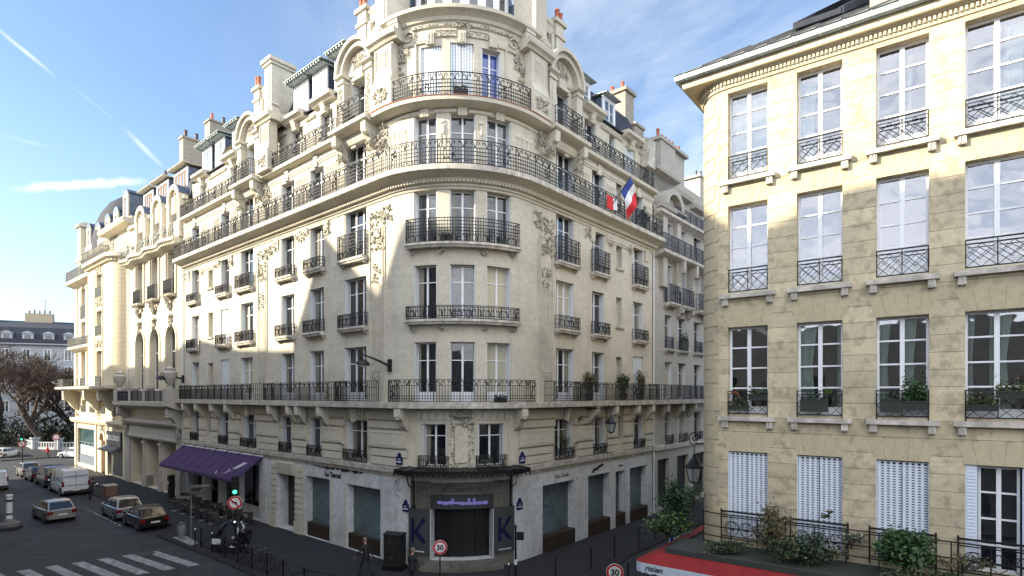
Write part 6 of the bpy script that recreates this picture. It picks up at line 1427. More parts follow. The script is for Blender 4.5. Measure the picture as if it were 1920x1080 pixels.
# ------------------------------------------------------------------ scooter with a roof and bicycles
def scooter(loc, rz):
    t = thing('roofed_scooter', loc, 'black and white scooter with a roof frame, parked behind the crossbar railing', 'scooter', rz=rz, local=True)
    for x in (-.68, .68):
        m = MB(); m.lathe([(0, -.06), (.22, -.06), (.27, -.03), (.27, .03), (.22, .06), (0, .06)], (x, 0, .27), 18, Matrix.Rotation(R_(90), 3, 'X')); m.build('wheel', TYRE, t)
    m = MB(); P = [(.95, .35), (1.0, .75), (.80, 1.05), (.55, 1.0), (.35, .45), (-.1, .38), (-.25, .72), (-.75, .80), (-.95, .70), (-.85, .42), (-.3, .22), (.4, .22)]
    for s in (-1, 1): m.face([(x, s*.24, z) for x, z in P], [(0, 0)]*len(P))
    for (x, z), (y, w_) in zip(P, P[1:]+P[:1]): m.face([(x, -.24, z), (y, -.24, w_), (y, .24, w_), (x, .24, z)], [(0, 0)]*4)
    m.build('body', BLK, t)
    m = MB()
    for s in (-1, 1): m.tube([(.78, s*.24, 1.0), (.5, s*.27, 1.45), (.15, s*.26, 1.68), (-.3, s*.25, 1.66), (-.52, s*.25, 1.2), (-.62, s*.24, .8)], .035, 6, world=True)
    m.build('roof_frame', BLK, t)
    m = MB(); m.tube([(-.34, .27, 1.66), (-.5, .28, 1.35), (-.4, .29, 1.0), (-.2, .3, .85)], .06, 6, world=True); m.tube([(-.34, -.27, 1.66), (-.5, -.28, 1.35), (-.4, -.29, 1.0), (-.2, -.3, .85)], .06, 6, world=True); m.box(.5, 1.0, -.26, -.22, .5, .8); m.box(.5, 1.0, .22, .26, .5, .8); m.box(-.5, .0, -.27, .27, .34, .42); m.build('white_panel', WHT, t)
    m = MB(); m.face([(.80, -.22, 1.0), (.80, .22, 1.0), (.2, .22, 1.66), (.2, -.22, 1.66)], [(0, 0)]*4); m.build('windscreen', CGLASS, t)
    m = MB(); m.box(-.98, -.50, -.27, .27, .82, 1.18); m.build('top_box', BLK, t)
    m = MB(); m.box(-.45, .0, -.17, .17, .70, .80); m.build('seat', TRIM, t)
    m = MB(); m.tube([(.6, -.38, 1.08), (.55, 0, 1.02), (.6, .38, 1.08)], .018, 5, world=True); m.blob((.62, .44, 1.16), .07, .05, .07, world=True); m.blob((.62, -.44, 1.16), .07, .05, .07, world=True); m.build('handlebar', TRIM, t)
q = FM(-11.9, 4.55, 0); scooter(q, ang+R_(35))
def bike(loc, rz, label):
    t = thing('bicycle', loc, label, 'bicycle', 'bicycles at the crossbar railing', rz=rz, local=True)
    for x in (-.52, .52):
        m = MB(); n = 20; m.tube([(x+.33*math.cos(2*math.pi*i/n), 0, .34+.33*math.sin(2*math.pi*i/n)) for i in range(n+1)], .017, 4, world=True)
        for i in range(8): m.tube([(x, 0, .34), (x+.33*math.cos(math.pi*i/4), 0, .34+.33*math.sin(math.pi*i/4))], .004, 3, world=True)
        m.build('wheel', TYRE, t)
    m = MB()
    for P in ([(-.52, 0, .34), (-.1, 0, .32), (-.22, 0, .82), (-.52, 0, .34)], [(-.1, 0, .32), (.36, 0, .78), (-.18, 0, .74)], [(.33, 0, .92), (.52, 0, .34)]): m.tube(P, .018, 5, world=True)
    m.build('frame', IRON, t)
    m = MB(); m.tube([(.38, -.28, 1.02), (.33, -.1, .96), (.33, .1, .96), (.38, .28, 1.02)], .015, 5, world=True); m.build('handlebar', RIM, t)
    m = MB(); m.blob((-.24, 0, .88), .16, .08, .05, world=True); m.build('saddle', TRIM, t)
bike(FM(-8.9, 4.75, 0), ang+R_(75), 'bicycle leaning by the railing, to the right of the roofed scooter')
bike(FM(-7.4, 4.8, 0), ang+R_(15), 'bicycle parked parallel to the railing at the bottom picture edge')
# ------------------------------------------------------------------ street furniture
def bollard(x, y, h, label, top=None, group='pavement bollards', z=0.):
    t = thing('bollard', (x, y, z), label, 'bollard', group); m = MB(); m.lathe([(.06, 0), (.045, .05), (.035, .1), (.035, h-.08), (.03, h-.06)], (x, y, z), 8); m.build('post', IRON, t)
    m = MB(); m.lathe([(.0, h+.03), (.035, h+.02), (.045, h-.02), (.03, h-.07)], (x, y, z), 8); m.build('cap', top or IRON, t)
bollard(-17.85, 31.85, 1.05, 'left one of two white capped bollards by the crossing', WHITE); bollard(-16.4, 30.9, 1.05, 'right one of two white capped bollards by the crossing', WHITE)
for i, (x, y) in enumerate([(2.0, 26.0), (3.9, 27.9), (5.4, 29.8), (7.1, 31.7), (8.4, 33.2), (9.9, 34.9)]):
    bollard(x, y, 1.1, ['black bollard nearest the signpost at the mouth of the side street', 'second black bollard up the side street kerb', 'black bollard opposite the second shop shutter in the side street', 'fourth black bollard up the side street kerb', 'black bollard just before the drainpipe in the side street', 'farthest black bollard, left of the blue parking sign'][i])
bollard(-.15, 25.6, .95, 'low bollard with a shiny ball just left of the dark signpost', WHITE)
bollard(4.55, 22.2, 2.0, 'thick black post with a ball top on the near side of the side street')
def far_b(x, y, lab): bollard(x, y, 1.05, lab, z=0)
far_b(*FM(-70.2, 3.0, 0)[:2], 'thin dark bollard before the window of the far corner shop'); far_b(-66.5, 71.5, 'dark bollard on the far refuge beside the traffic light')
GREENL = bpy.data.materials.new('green signal light'); GREENL.use_nodes = True; b_ = GREENL.node_tree.nodes['Principled BSDF']; b_.inputs['Emission Color'].default_value = (.08, 1, .45, 1); b_.inputs['Emission Strength'].default_value = .9; b_.inputs['Base Color'].default_value = (0, .3, .1, 1)
WHITEL = bpy.data.materials.new('white signal light'); WHITEL.use_nodes = True; b_ = WHITEL.node_tree.nodes['Principled BSDF']; b_.inputs['Emission Color'].default_value = (.8, 1, .95, 1); b_.inputs['Emission Strength'].default_value = .8
RSIGN = plain('red sign ring', (.42, .01, .015), .4); WSIGN = plain('white sign face', (.62, .64, .66), .4); BSIGN = plain('blue sign face', (.01, .05, .32), .4)
def disc(m, c, n, r, z0=0., k=24):
    n = Vector(n).normalized(); u = n.cross(Vector((0, 0, 1))).normalized(); v = u.cross(n); c = Vector(c)+n*z0
    m.face([tuple(c+(u*math.cos(2*math.pi*i/k)+v*math.sin(2*math.pi*i/k))*r) for i in range(k)], [(0, 0)]*k)
def round_sign(par, c, n, r, kind):
    n = Vector(n).normalized(); m = MB(); k = 24; u = n.cross(Vector((0, 0, 1))).normalized(); v = u.cross(n); C0 = Vector(c)
    def ring(rad, off): return [tuple(C0+n*off+(u*math.cos(2*math.pi*i/k)+v*math.sin(2*math.pi*i/k))*rad) for i in range(k)]
    a, b = ring(r, -.02), ring(r, .02)
    m.face(a, [(0, 0)]*k); m.face(b, [(0, 0)]*k)
    for i in range(k): m.face([a[i], a[(i+1) % k], b[(i+1) % k], b[i]], [(0, 0)]*4)
    s = m.build('sign_panel', WSIGN, par)
    m = MB(); A_, B_ = ring(r*.97, .024), ring(r*.72, .024)
    for i in range(k): m.face([A_[i], A_[(i+1) % k], B_[(i+1) % k], B_[i]], [(0, 0)]*4)
    m.build('red_ring', RSIGN, s)
    fn = lambda a, o, z: tuple(C0+(-u)*a+n*o+Vector((0, 0, z)))
    fn = lambda a, o, z, w=(u if u.x > 0 else -u): tuple(C0+w*a+n*o+Vector((0, 0, z)))
    if kind == '30': text('30', r*.98, IRON, fn, 0, .03, -r*.34, s, ext=.003, bold=.012)
    if kind == 'turn':
        m = MB(fn); m.tube([(r*.3, .03, -r*.35), (r*.25, .03, r*.05), (-r*.25, .03, r*.12)], .035, 4); m.face([(-r*.2, .035, r*.32), (-r*.2, .035, -r*.08), (-r*.5, .035, r*.14)]); m.build('arrow', IRON, s)
        m = MB(fn); m.tube([(-r*.52, .04, r*.52), (r*.52, .04, -r*.52)], .03, 4); m.build('red_bar', RSIGN, s)
    return s
def pole(m, x, y, z0, z1, r): m.lathe([(r*1.8, z0), (r*1.6, z0+.35), (r, z0+.45), (r, z1), (0, z1+.02)], (x, y, 0), 10)
def traffic_light(x, y, n, label, H=4.25, turn=True, near=True):
    t = thing('traffic_light', (x, y, 0), label, 'traffic light', 'green traffic lights'); m = MB(); pole(m, x, y, 0, H-1.1, .07); m.build('pole', IRON, t)
    n = Vector(n).normalized(); w_ = n.cross(Vector((0, 0, 1))); F = Straight((x+n.x*.12, y+n.y*.12), w_[:2], n[:2])
    m = MB(F); m.box(-.17, .17, -.12, .12, H-1.05, H); hd = m.build('signal_head', IRON, t)
    for i in range(3):
        z = H-.2-i*.32; m = MB(F); m.mold(-.13, .13, [(.12, z+.14), (.26, z+.12), (.12, z+.11)]); m.build('visor', IRON, hd)
        m = MB(F); m.lathe([(.0, 0), (.11, .0)], F(0, .125, z), 12, Matrix.Rotation(R_(90), 3, 'X')); m = MB(F); m.plate([(.11*math.cos(k*.5236), z+.11*math.sin(k*.5236)) for k in range(12)], .12, .13); m.build('lamp', GREENL if i == 2 else DARK, hd)
    if turn: round_sign(t, F(0, .1, H-1.42), n, .36, 'turn')
    if near:
        m = MB(F); m.box(-.1, .1, -.05, .15, 1.55, 1.95); p = m.build('repeater', IRON, t); m = MB(F); m.plate([(.05*math.cos(k*.785), 1.82+.05*math.sin(k*.785)) for k in range(8)], .15, .16); m.build('lamp', WHITEL, p)
    return t
cdir = lambda x, y: (-x, -y, 0)
traffic_light(-14.85, 30.4, (.25, -1, 0), 'tall traffic light showing green at the crossing, with a no left turn disc')
traffic_light(-61.0, 70.4, (.5, -1, 0), 'far traffic light showing green beyond the parked cars', H=3.9, near=False)
def signpost(name, label, x, y, H, cat='sign', n=None, k='30', zs=2.0, r=.31, z0=0.):
    t = thing(name, (x, y, z0), label, cat); m = MB(); m.lathe([(.03, z0), (.03, H), (0, H+.01)], (x, y, 0), 8); m.build('pole', IRON, t); nn = Vector(n or cdir(x, y)).normalized()
    round_sign(t, (x+nn.x*.06, y+nn.y*.06, zs), nn, r, k); return t
signpost('speed_limit_sign', 'round 30 speed limit sign in front of the dark corner entrance', -3.12, 24.5, 2.3, k='30', zs=2.0)
signpost('speed_limit_sign', 'round 30 speed limit sign at the bottom edge, left of the red awning', 3.82, 21.0, 2.35, k='30', zs=2.02, r=.32)
t = signpost('no_entry_sign', 'far round red rimmed sign before the bare trees', -64.5, 80.0, 3.2, k='no', zs=2.6, r=.42)
# dark signpost with drooping bag
t = thing('signpost', (.17, 26.3, 0), 'slim black signpost right of the corner entrance carrying a dark box', 'post'); m = MB(); m.lathe([(.07, 0), (.05, .4), (.045, 2.4), (.07, 2.45), (0, 2.6)], (.17, 26.3, 0), 8); m.build('pole', IRON, t)
m = MB(); m.box(.22, .55, 26.2, 26.4, 1.85, 2.2); m.build('box', IRON, t); m = MB(); m.lathe([(.075, .7), (.075, .95)], (.17, 26.3, 0), 8); m.build('sticker', WSIGN, t)
# parking sign
t = thing('parking_sign', (7.0, 24.2, 0), 'blue and white parking sign poking out left of the terrace shrub', 'sign'); m = MB(); m.lathe([(.03, -.1), (.03, 3.0)], (7.0, 24.2, 0), 8); m.build('pole', IRON, t)
F = Straight((7.0, 24.15), (.97, .24), (.24, -.97)); m = MB(F); m.box(-.32, .32, 0, .03, 2.1, 3.0); p = m.build('sign_panel', WSIGN, t); m = MB(F); m.box(-.29, .29, .03, .036, 2.14, 2.96); m.build('blue_field', BSIGN, p); text('P', .72, WSIGN, F, .02, .04, 2.28, p, ext=.003, bold=.01)
# direction signs on a sticker covered post with a waste bag
x, y = -19.15, 33.75; t = thing('direction_signpost', (x, y, 0), 'sticker covered post topped with a cluster of direction boards', 'sign')
m = MB(); m.lathe([(.06, 0), (.045, .2), (.045, 3.2)], (x, y, 0), 8); m.build('pole', plain('sticker covered grey pole', (.12, .12, .12), .7, var=.5, scale=30), t)
for i, (az, l) in enumerate([(20, .9), (-30, .8), (60, .8), (150, .7), (190, .8)]):
    d = Vector((math.cos(R_(az)), math.sin(R_(az)))); F = Straight((x, y), d, (d.y, -d.x)); m = MB(F); z = 3.05-.16*i; m.plate([(.05, z), (l, z), (l+.1, z+.07), (l, z+.14), (.05, z+.14)], -.02, .02, back=True); m.build('board', WOOD_D if i % 2 else MAT['sticker covered grey pole'], t)
x, y = -19.5, 34.0; t = thing('waste_bag', (x-.2, y-.3, 0), 'pale see through rubbish bag hanging on a ring beside the direction signpost', 'bin'); m = MB(); m.lathe([(.0, .12), (.2, .15), (.26, .5), (.24, .85), (.27, 1.0)], (x-.2, y-.3, 0), 10); m.build('bag', plain('grey plastic bag', (.16, .17, .18), .4), t); m = MB(); m.tube([(x-.2+.27*math.cos(k), y-.3+.27*math.sin(k), 1.0) for k in np.linspace(0, 6.28, 14)], .02, 4, world=True); m.build('ring', IRON, t)
# crossbar railing
t = thing('crossbar_railing', FM(-12, 5.2, 0), 'dark steel pedestrian railing with crossed bars along the kerb', 'railing')
for i in range(9):
    a = -14.5+i*1.55; m = MB(FM); m.tube([(a, 5.15, 0), (a, 5.15, 1.0)], .045, 6); m.blob((a, 5.15, 1.03), .06, .06, .05); m.build('post', IRON, t)
    if i < 8: m = MB(FM); b = a+1.55; m.tube([(a, 5.15, .95), (b, 5.15, .95)], .025, 5); m.tube([(a, 5.15, .12), (b, 5.15, .9)], .014, 4); m.tube([(a, 5.15, .9), (b, 5.15, .12)], .014, 4); m.tube([(a, 5.15, .1), (b, 5.15, .1)], .014, 4); m.build('crossed_bars', IRON, t)
# cabinet
F = Straight(FM(-4.55, 1.35, 0)[:2], dR, (-nL.x, -nL.y)) ; c0 = Vector((-5.78, 27.85))
F = Straight(c0, (.88, .47) if False else (.95, -.30), (-.30, -.95)); t = thing('utility_cabinet', (*c0, 0), 'dark graffiti covered utility cabinet on a plinth left of the corner entrance', 'cabinet')
m = MB(F); m.box(-.52, .52, -.35, .32, 0, .22, back=True); m.build('plinth', IRON, t); m = MB(F); m.box(-.46, .46, -.3, .27, .22, 1.72, back=True); m.mold(-.5, .5, [(-.34, 1.72), (.31, 1.72), (.31, 1.76), (-.1, 1.84), (-.34, 1.76)]); m.build('housing', plain('dark green paint', (.012, .014, .013), .5, var=.4, scale=6), t)
m = MB(F); random.seed(5)
for i in range(9): x0 = random.uniform(-.35, .3); z0 = random.uniform(.5, 1.5); m.tube([(x0, .275, z0), (x0+random.uniform(-.08, .12), .275, z0+random.uniform(-.1, .1)), (x0+random.uniform(-.1, .15), .275, z0+random.uniform(-.15, .1))], .008, 3)
m.build('graffiti', plain('faded pink spray paint', (.16, .09, .09), .7), t)
# box, ticket machine, island
t = thing('crate', (-34.3, 48.2, 0), 'brown wooden crate standing on the pavement behind the delivery van', 'crate'); F = Straight((-34.3, 48.2), dL*-1, nL)
m = MB(F); m.box(-.55, .55, -.4, .4, .02, .85, back=True); m.build('box', plain('brown card', (.16, .09, .06), .8), t); m = MB(F); m.box(-.6, .6, -.45, .45, .85, .93, back=True); m.build('lid', plain('pale plank', (.36, .32, .28), .8), t)
t = thing('ticket_machine', (-27.9, 46.3, 0), 'dark slim ticket machine against the pier at the left end of the cafe', 'machine'); F = Straight((-27.9, 46.3), dL*-1, nL); m = MB(F); m.box(-.25, .25, -.2, .2, 0, 1.6); m.box(-.2, .2, -.2, .24, 1.62, 2.0); m.build('housing', IRON, t); m = MB(F); m.box(-.12, .12, .24, .25, 1.3, 1.5); m.build('panel', WSIGN, t)
t = thing('traffic_island', (-34.6, 39.5, -.12), 'low kerbed traffic island at the left picture edge', 'kerb'); m = MB(); P = [(-46, 46.5), (-44.8, 47.6), (-34.0, 38.3), (-32.2, 37.2), (-31.8, 36.4), (-32.6, 35.9), (-34.6, 36.9)]
m.face([(x, y, .02) for x, y in P], P and [(x, y) for x, y in P]); m.build('top', PAVE, t); m = MB()
for (x0, y0), (x1, y1) in zip(P, P[1:]+P[:1]): m.face([(x0, y0, .02), (x1, y1, .02), (x1, y1, -.13), (x0, y0, -.13)], [(0, 0)]*4)
m.build('edge', KERB, t)
t = thing('island_post', (-32.9, 37.0, 0), 'white banded post with a blocky base on the traffic island', 'post'); m = MB(); m.lathe([(.62, .02), (.6, .2), (.4, .28), (.2, .5)], (-32.9, 37.0, 0), 12); m.build('base', MAT['sticker covered grey pole'], t); m = MB(); m.lathe([(.2, .45), (.17, .55), (.17, 1.9), (.2, 1.95), (.2, 2.05), (0, 2.06)], (-32.9, 37.0, 0), 12); m.build('column', WSIGN, t); m = MB(); m.lathe([(.175, .75), (.18, .78), (.18, .82), (.175, .85)], (-32.9, 37.0, 0), 12); m.lathe([(.175, 1.6), (.18, 1.62), (.18, 1.72), (.175, 1.74)], (-32.9, 37.0, 0), 12); m.build('band', IRON, t)
# ------------------------------------------------------------------ wall lamps, lanterns
def arm_lamp(a, z, da, L_, label):
    t = thing('wall_street_lamp', FM(a, 0, z), label, 'street lamp', 'arm lamps on the facades'); m = MB(FM); m.box(a-.09, a+.09, 0, .16, z-.32, z+.32); m.build('wall_bracket', IRON, t)
    m = MB(FM); P = [(a, .15, z), (a+da*.5, L_*.5, z+.24), (a+da, L_, z+.48), (a+da*1.08, L_*1.07, z+.44), (a+da*1.07, L_*1.08, z+.32), (a+da*1.03, L_*1.06, z+.26)]; m.tube(P, .045, 6, rs=[.075, .06, .04, .035, .035, .035]); m.build('arm', IRON, t)
    c = Vector(FM(a+da*1.06, L_*1.06, z+.10)); m = MB(); m.lathe([(0, .18), (.12, .16), (.30, .05), (.36, -.08), (.34, -.12), (.28, -.10)], c, 16, Matrix.Rotation(.12, 3, 'Y')); h = m.build('lamp_head', IRON, t, smooth=True)
    m = MB(); m.lathe([(.32, -.10), (.26, -.18), (.12, -.23), (0, -.24)], c, 16, Matrix.Rotation(.12, 3, 'Y')); m.build('lens', CLEARL, h, smooth=True)
arm_lamp(-3.95, 10.1, -.35, 1.35, 'black arm lamp with dish head on the fluted strip left of the tower windows')
arm_lamp(-31.6, 9.9, -.35, 1.5, 'black arm lamp with dish head above the cafe, by the left drainpipe')
arm_lamp(-66.0, 10.0, -.3, 1.8, 'far arm lamp at the left edge of the sunlit corner building')
def lantern(base, out, up, label, s=1., wallp=None):
    """bracket from base running outwards, lantern hanging from its scroll"""
    base = Vector(base); o = Vector(out); t = thing('wall_lantern', base, label, 'lantern', 'hanging wall lanterns'); m = MB()
    tip = base+o; m.tube([tuple(base), tuple(base+o*.6+Vector((0, 0, .05))), tuple(tip+Vector((0, 0, .02)))], .03, 5, world=True); m.tube([tuple(base-Vector((0, 0, 1.0*s))), tuple(base+o*.35-Vector((0, 0, .55*s))), tuple(base+o*.62)], .022, 5, world=True); m.tube([tuple(base+Vector((0, 0, .15))), tuple(base-Vector((0, 0, 1.05*s)))], .03, 5, world=True)
    d = o.normalized(); P = []
    for k in range(16): rr = .26*s*(1-k/19); th = -1.4+k*.55; P.append(tuple(tip+d*(rr*math.cos(th)+.05)+Vector((0, 0, .22*s+rr*math.sin(th)))))
    m.tube(P, .022, 4, world=True); c = tip+d*.05; m.tube([tuple(c), tuple(c-Vector((0, 0, .35*s)))], .02, 4, world=True); m.build('bracket', IRON, t)
    z = -.35*s; m = MB(); m.lathe([(.04*s, z), (.07*s, z-.04), (.07*s, z-.10*s), (.26*s, z-.38*s), (.34*s, z-.44*s), (.34*s, z-.48*s), (.29*s, z-.48*s)], c, 6)
    for k in range(6):
        th = 2*math.pi*k/6; m.tube([(c.x+.30*s*math.cos(th), c.y+.30*s*math.sin(th), c.z+z-.47*s), (c.x+.19*s*math.cos(th), c.y+.19*s*math.sin(th), c.z+z-.98*s)], .016*s, 4, world=True)
    m.lathe([(.2*s, z-.96*s), (.2*s, z-1.0*s), (.08*s, z-1.05*s), (0, z-1.1*s)], c, 6); h = m.build('lantern_frame', IRON, t)
    m = MB(); m.lathe([(.285*s, z-.48*s), (.18*s, z-.97*s)], c, 6); m.build('glass', glassy('lantern glass', (.30, .33, .33), .15, .6) if 'lantern glass' not in MAT else MAT['lantern glass'], h)
b = Vector(FM(9.3, .1, 7.75)); e = Vector(FM(9.75, 1.5, 7.75)); lantern(b, e-b, 0, 'dark lantern on a scrolled bracket below the balcony of the side street facade', 1.0)
b = Vector(FR(-2.6, .05, 6.75)); e = Vector(FR(-2.9, 1.15, 6.75)); lantern(b, e-b, 0, 'large lantern on a scrolled bracket left of the yellow building', 1.05)
# ------------------------------------------------------------------ purple cafe awning, tables and chairs
t = thing('cafe_awning', FM(-24.6, 0, 4.4), 'purple canvas awning stretched over the cafe terrace', 'awning')
m = MB(FM); m.mold(-31.45, -17.75, [(0, 4.42), (.06, 4.46), (1.85, 3.06), (1.87, 3.0), (1.83, 3.02), (.02, 4.36)]); c = m.build('canvas', PURPLE, t)
m = MB(FM)
for i in range(9): a = -31.2+i*1.65; m.tube([(a, .1, 4.455), (a, 1.84, 3.09)], .012, 4)
m.build('seam', plain('darker purple seam', (.05, .02, .10), .8), c)
m = MB(FM); m.mold(-31.45, -17.75, [(1.86, 3.06), (1.885, 2.98), (1.88, 2.84), (1.86, 2.84)]); m.build('valance', PURPLE, c)
m = MB(FM); m.box(-31.4, -17.6, .0, .12, 4.42, 4.52); m.build('cassette', WHITE, t)
for i in range(7): a = -30.3+i*2.0; m = MB(FM); m.tube([(a, .0, 4.72), (a-.25, .35, 4.5), (a-.35, .42, 4.3)], .03, 4); m.build('strut', IRON, t)
FAW = lambda a, o, z: FM(a, .06+(1.79)*(4.46-z)/1.4+o, z)
m = MB(FAW)
for k in range(4): m.tube([(-19.6+.14*k, .03, 3.6), (-19.05+.14*k, .03, 4.0)], .02, 4)
m.tube([(-21.3, .03, 3.35), (-21.2, .03, 3.2), (-20.9, .03, 3.22)], .02, 4); m.tube([(-20.0, .03, 3.28), (-19.8, .03, 3.4), (-19.9, .03, 3.55)], .02, 4); m.tube([(-20.2, .03, 3.22), (-19.3, .03, 3.55)], .012, 4); m.build('lettering', WHITE, c)
RAT = plain('brown rattan', (.035, .024, .017), .7, var=.3, scale=20)
def chair(loc, rz):
    t = thing('cafe_chair', loc, '', 'chair', 'cafe chairs under the purple awning', rz=rz, local=True)
    m = MB(); m.box(-.2, .2, -.2, .2, .43, .47); m.build('seat', RAT, t); m = MB(); m.box(-.22, -.18, -.2, .2, .5, .86); m.build('backrest', RAT, t)
    for s in (-1, 1):
        for x in (-.19, .19): m = MB(); m.tube([(x, s*.18, .45), (x*1.1, s*.2, 0)], .014, 4, world=True); m.build('leg', RIM if x > 0 else WOOD_D, t)
    return t
def table(loc):
    t = thing('cafe_table', loc, '', 'table', 'cafe tables under the purple awning', local=True); m = MB(); m.lathe([(0, .70), (.32, .70), (.33, .72), (.32, .74), (0, .74)], (0, 0, 0), 14); m.build('table_top', RAT, t); m = MB(); m.lathe([(.02, .05), (.02, .7)], (0, 0, 0), 6); m.build('leg', IRON, t); m = MB(); m.lathe([(.24, 0), (.22, .03), (.03, .06)], (0, 0, 0), 10); m.build('foot', RIM, t); return t
ch0, tb0 = chair((0, 0, 0), 0), table((0, 0, 0)); first = True; random.seed(9)
for i in range(7):
    a = -28.2+i*1.65
    for row, o in enumerate((1.0, 2.35)):
        if row and i in (0, 6): continue
        wh = ['front row nearest the kerb' if row else 'back row against the cafe window'][0]; od = ['first', 'second', 'third', 'fourth', 'fifth', 'sixth', 'seventh'][i]
        p = FM(a, o, 0); lab = f'round cafe table, {od} from the left in the {wh}'
        if first: tb0.location = p; tb0['label'] = lab
        else: dup(tb0, p, 0, lab)
        for s, sd in ((-1, 'left'), (1, 'right')):
            p = FM(a+s*.58, o+random.uniform(-.1, .1), 0); rz = ang+(math.pi if s < 0 else 0)+random.uniform(-.3, .3)+(0 if s < 0 else 0); lab = f'rattan chair {sd} of the {od} table in the {wh}'
            if first and s < 0: ch0.location = p; ch0.rotation_euler[2] = rz; ch0['label'] = lab
            else: dup(ch0, p, rz, lab)
        first = False
# ------------------------------------------------------------------ flag and balcony plants
t = thing('flag', FM(11.6, .9, 20.4), 'blue white and red flag on a slanting pole over the fifth floor railing', 'flag')
P0 = Vector(FM(10.9, .85, 20.0)); P1 = Vector(FM(11.9, 1.7, 22.0)); m = MB(); m.tube([tuple(P0), tuple(P1)], .03, 5, world=True); m.build('pole', IRON, t)
m = MB(); d = (P1-P0); fx = Vector((.75, .75, 0))*1.0
Rr, nn = 12, 8
def fp(u, v):     # u along the pole from the tip down, v across the cloth
    p = P1-d*(.05+.45*u); h = Vector((.38*v, .22*v, -.62*v-.08*v*v)); fold = .12*math.sin(u*7+v*3)*v
    return p+h+Vector((fold*.4, -fold, 0))+Vector((0, 0, -.25*v*u))
mats = [plain('flag blue', (.02, .04, .22), .8), plain('flag white', (.62, .62, .66), .8), plain('flag red', (.50, .02, .03), .8)]
for i in range(Rr):
    for j in range(9):
        m.cur = min(2, j//3); m.face([tuple(fp(a/Rr, b/9*1.6)) for a, b in ((i, j), (i+1, j), (i+1, j+1), (i, j+1))], [(0, 0)]*4)
m.build('cloth', mats, t, smooth=True)
t2 = thing('flag', FM(10.9, .95, 20.3), 'second red and white flag hanging folded at the foot of the slanting pole', 'flag'); m = MB(FM)
for i in range(10):
    a = 10.3+i*.13; m.cur = 2 if i < 5 else 1; m.face([(a, .95+.05*math.sin(i*1.7), 20.6), (a+.13, .95+.05*math.sin((i+1)*1.7), 20.6), (a+.13, .97+.06*math.sin((i+1)*1.7), 19.9-.1*(i < 5)), (a, .97+.06*math.sin(i*1.7), 19.9-.1*(i < 5))])
m.build('cloth', mats, t2)
for a, z, h, w_, lab, ms in ((9.3, 8.25, .9, .35, 'low bushy plant at the left end of the side street balcony', [LEAF_B, LEAF_D]), (13.4, 8.25, .95, .45, 'spiky green balcony plant in the middle of the side street balcony', [LEAF_D, LEAF]), (15.7, 8.25, 1.15, .4, 'tall feathery grey green plant at the right end of the side street balcony', [LEAF_B, LEAF_D, LEAF])):
    p = bush('balcony_plant', lab, FM, a, .35, z+h, w_, w_, h*.8, 900, .13, ms); m = MB(); m.lathe([(.2, 0), (.26, .45), (.0, .45)], FM(a, .35, z), 10); m.build('pot', SOIL, p)
    m = MB()
    for k in range(60): th = random.uniform(0, 6.28); rr = random.uniform(.1, w_*1.4); c = Vector(FM(a, .35, z+.4)); m.tube([tuple(c), tuple(c+Vector((math.cos(th)*rr*.5, math.sin(th)*rr*.5, h*.8))), tuple(c+Vector((math.cos(th)*rr, math.sin(th)*rr, h*random.uniform(.9, 1.5))))], .006, 3, world=True)
    m.build('stem', LEAF_B, p)
bush('clipped_shrub', 'dark narrow clipped shrub behind the fifth floor railing near the drainpipe', FM, 15.9, .5, 20.55, .28, .28, .85, 1500, .09, [LEAF_D])
bush('climbing_plant', 'brown creeper climbing the splayed mezzanine window of the side street facade', FM, 7.1, .12, 6.0, .28, .12, .8, 700, .07, [LEAF_B, LEAF_D])
bush('climbing_plant', 'bare brown creeper spreading under the balcony beside the hanging lantern', FM, 8.4, .2, 7.2, .5, .15, .25, 260, .06, [LEAF_B])
planter(FM, -.25, .35, .5, 23.1, .3, [LEAF, LEAF_D], 'black flower box with green leaves on the top tower balcony', n=160)
planter(FM, -6.9, -6.3, .6, 23.14, .22, [LEAF, LEAF_Y, POT], 'flower box behind the railing of the left arched pavilion', n=220)
planter(FM, -24.4, -23.0, -.2, 26.55, .2, [LEAF, POT, LEAF_Y], 'red and green flowers on a cornice near the left brick chimney', n=260)
planter(FM, .95, 1.6, .15, 5.25, .18, [LEAF_D], 'dark trough on the right mezzanine window guard over the canopy', n=60)
planter(FM, -.9, -.3, .3, 16.1, .3, [LEAF_D], 'dark pot behind the tower railing of the fourth floor', n=60)
planter(FM, 22.4, 23.6, .3, 12.1, .7, [LEAF_D], 'dark bushy plant filling a window guard of the grey neighbour building', n=500, rz=.6)
planter(FM, 1.6, 2.2, .4, 8.22, .18, [LEAF_D], 'low dark heap of leaves behind the second floor tower railing', n=260, rz=.2)
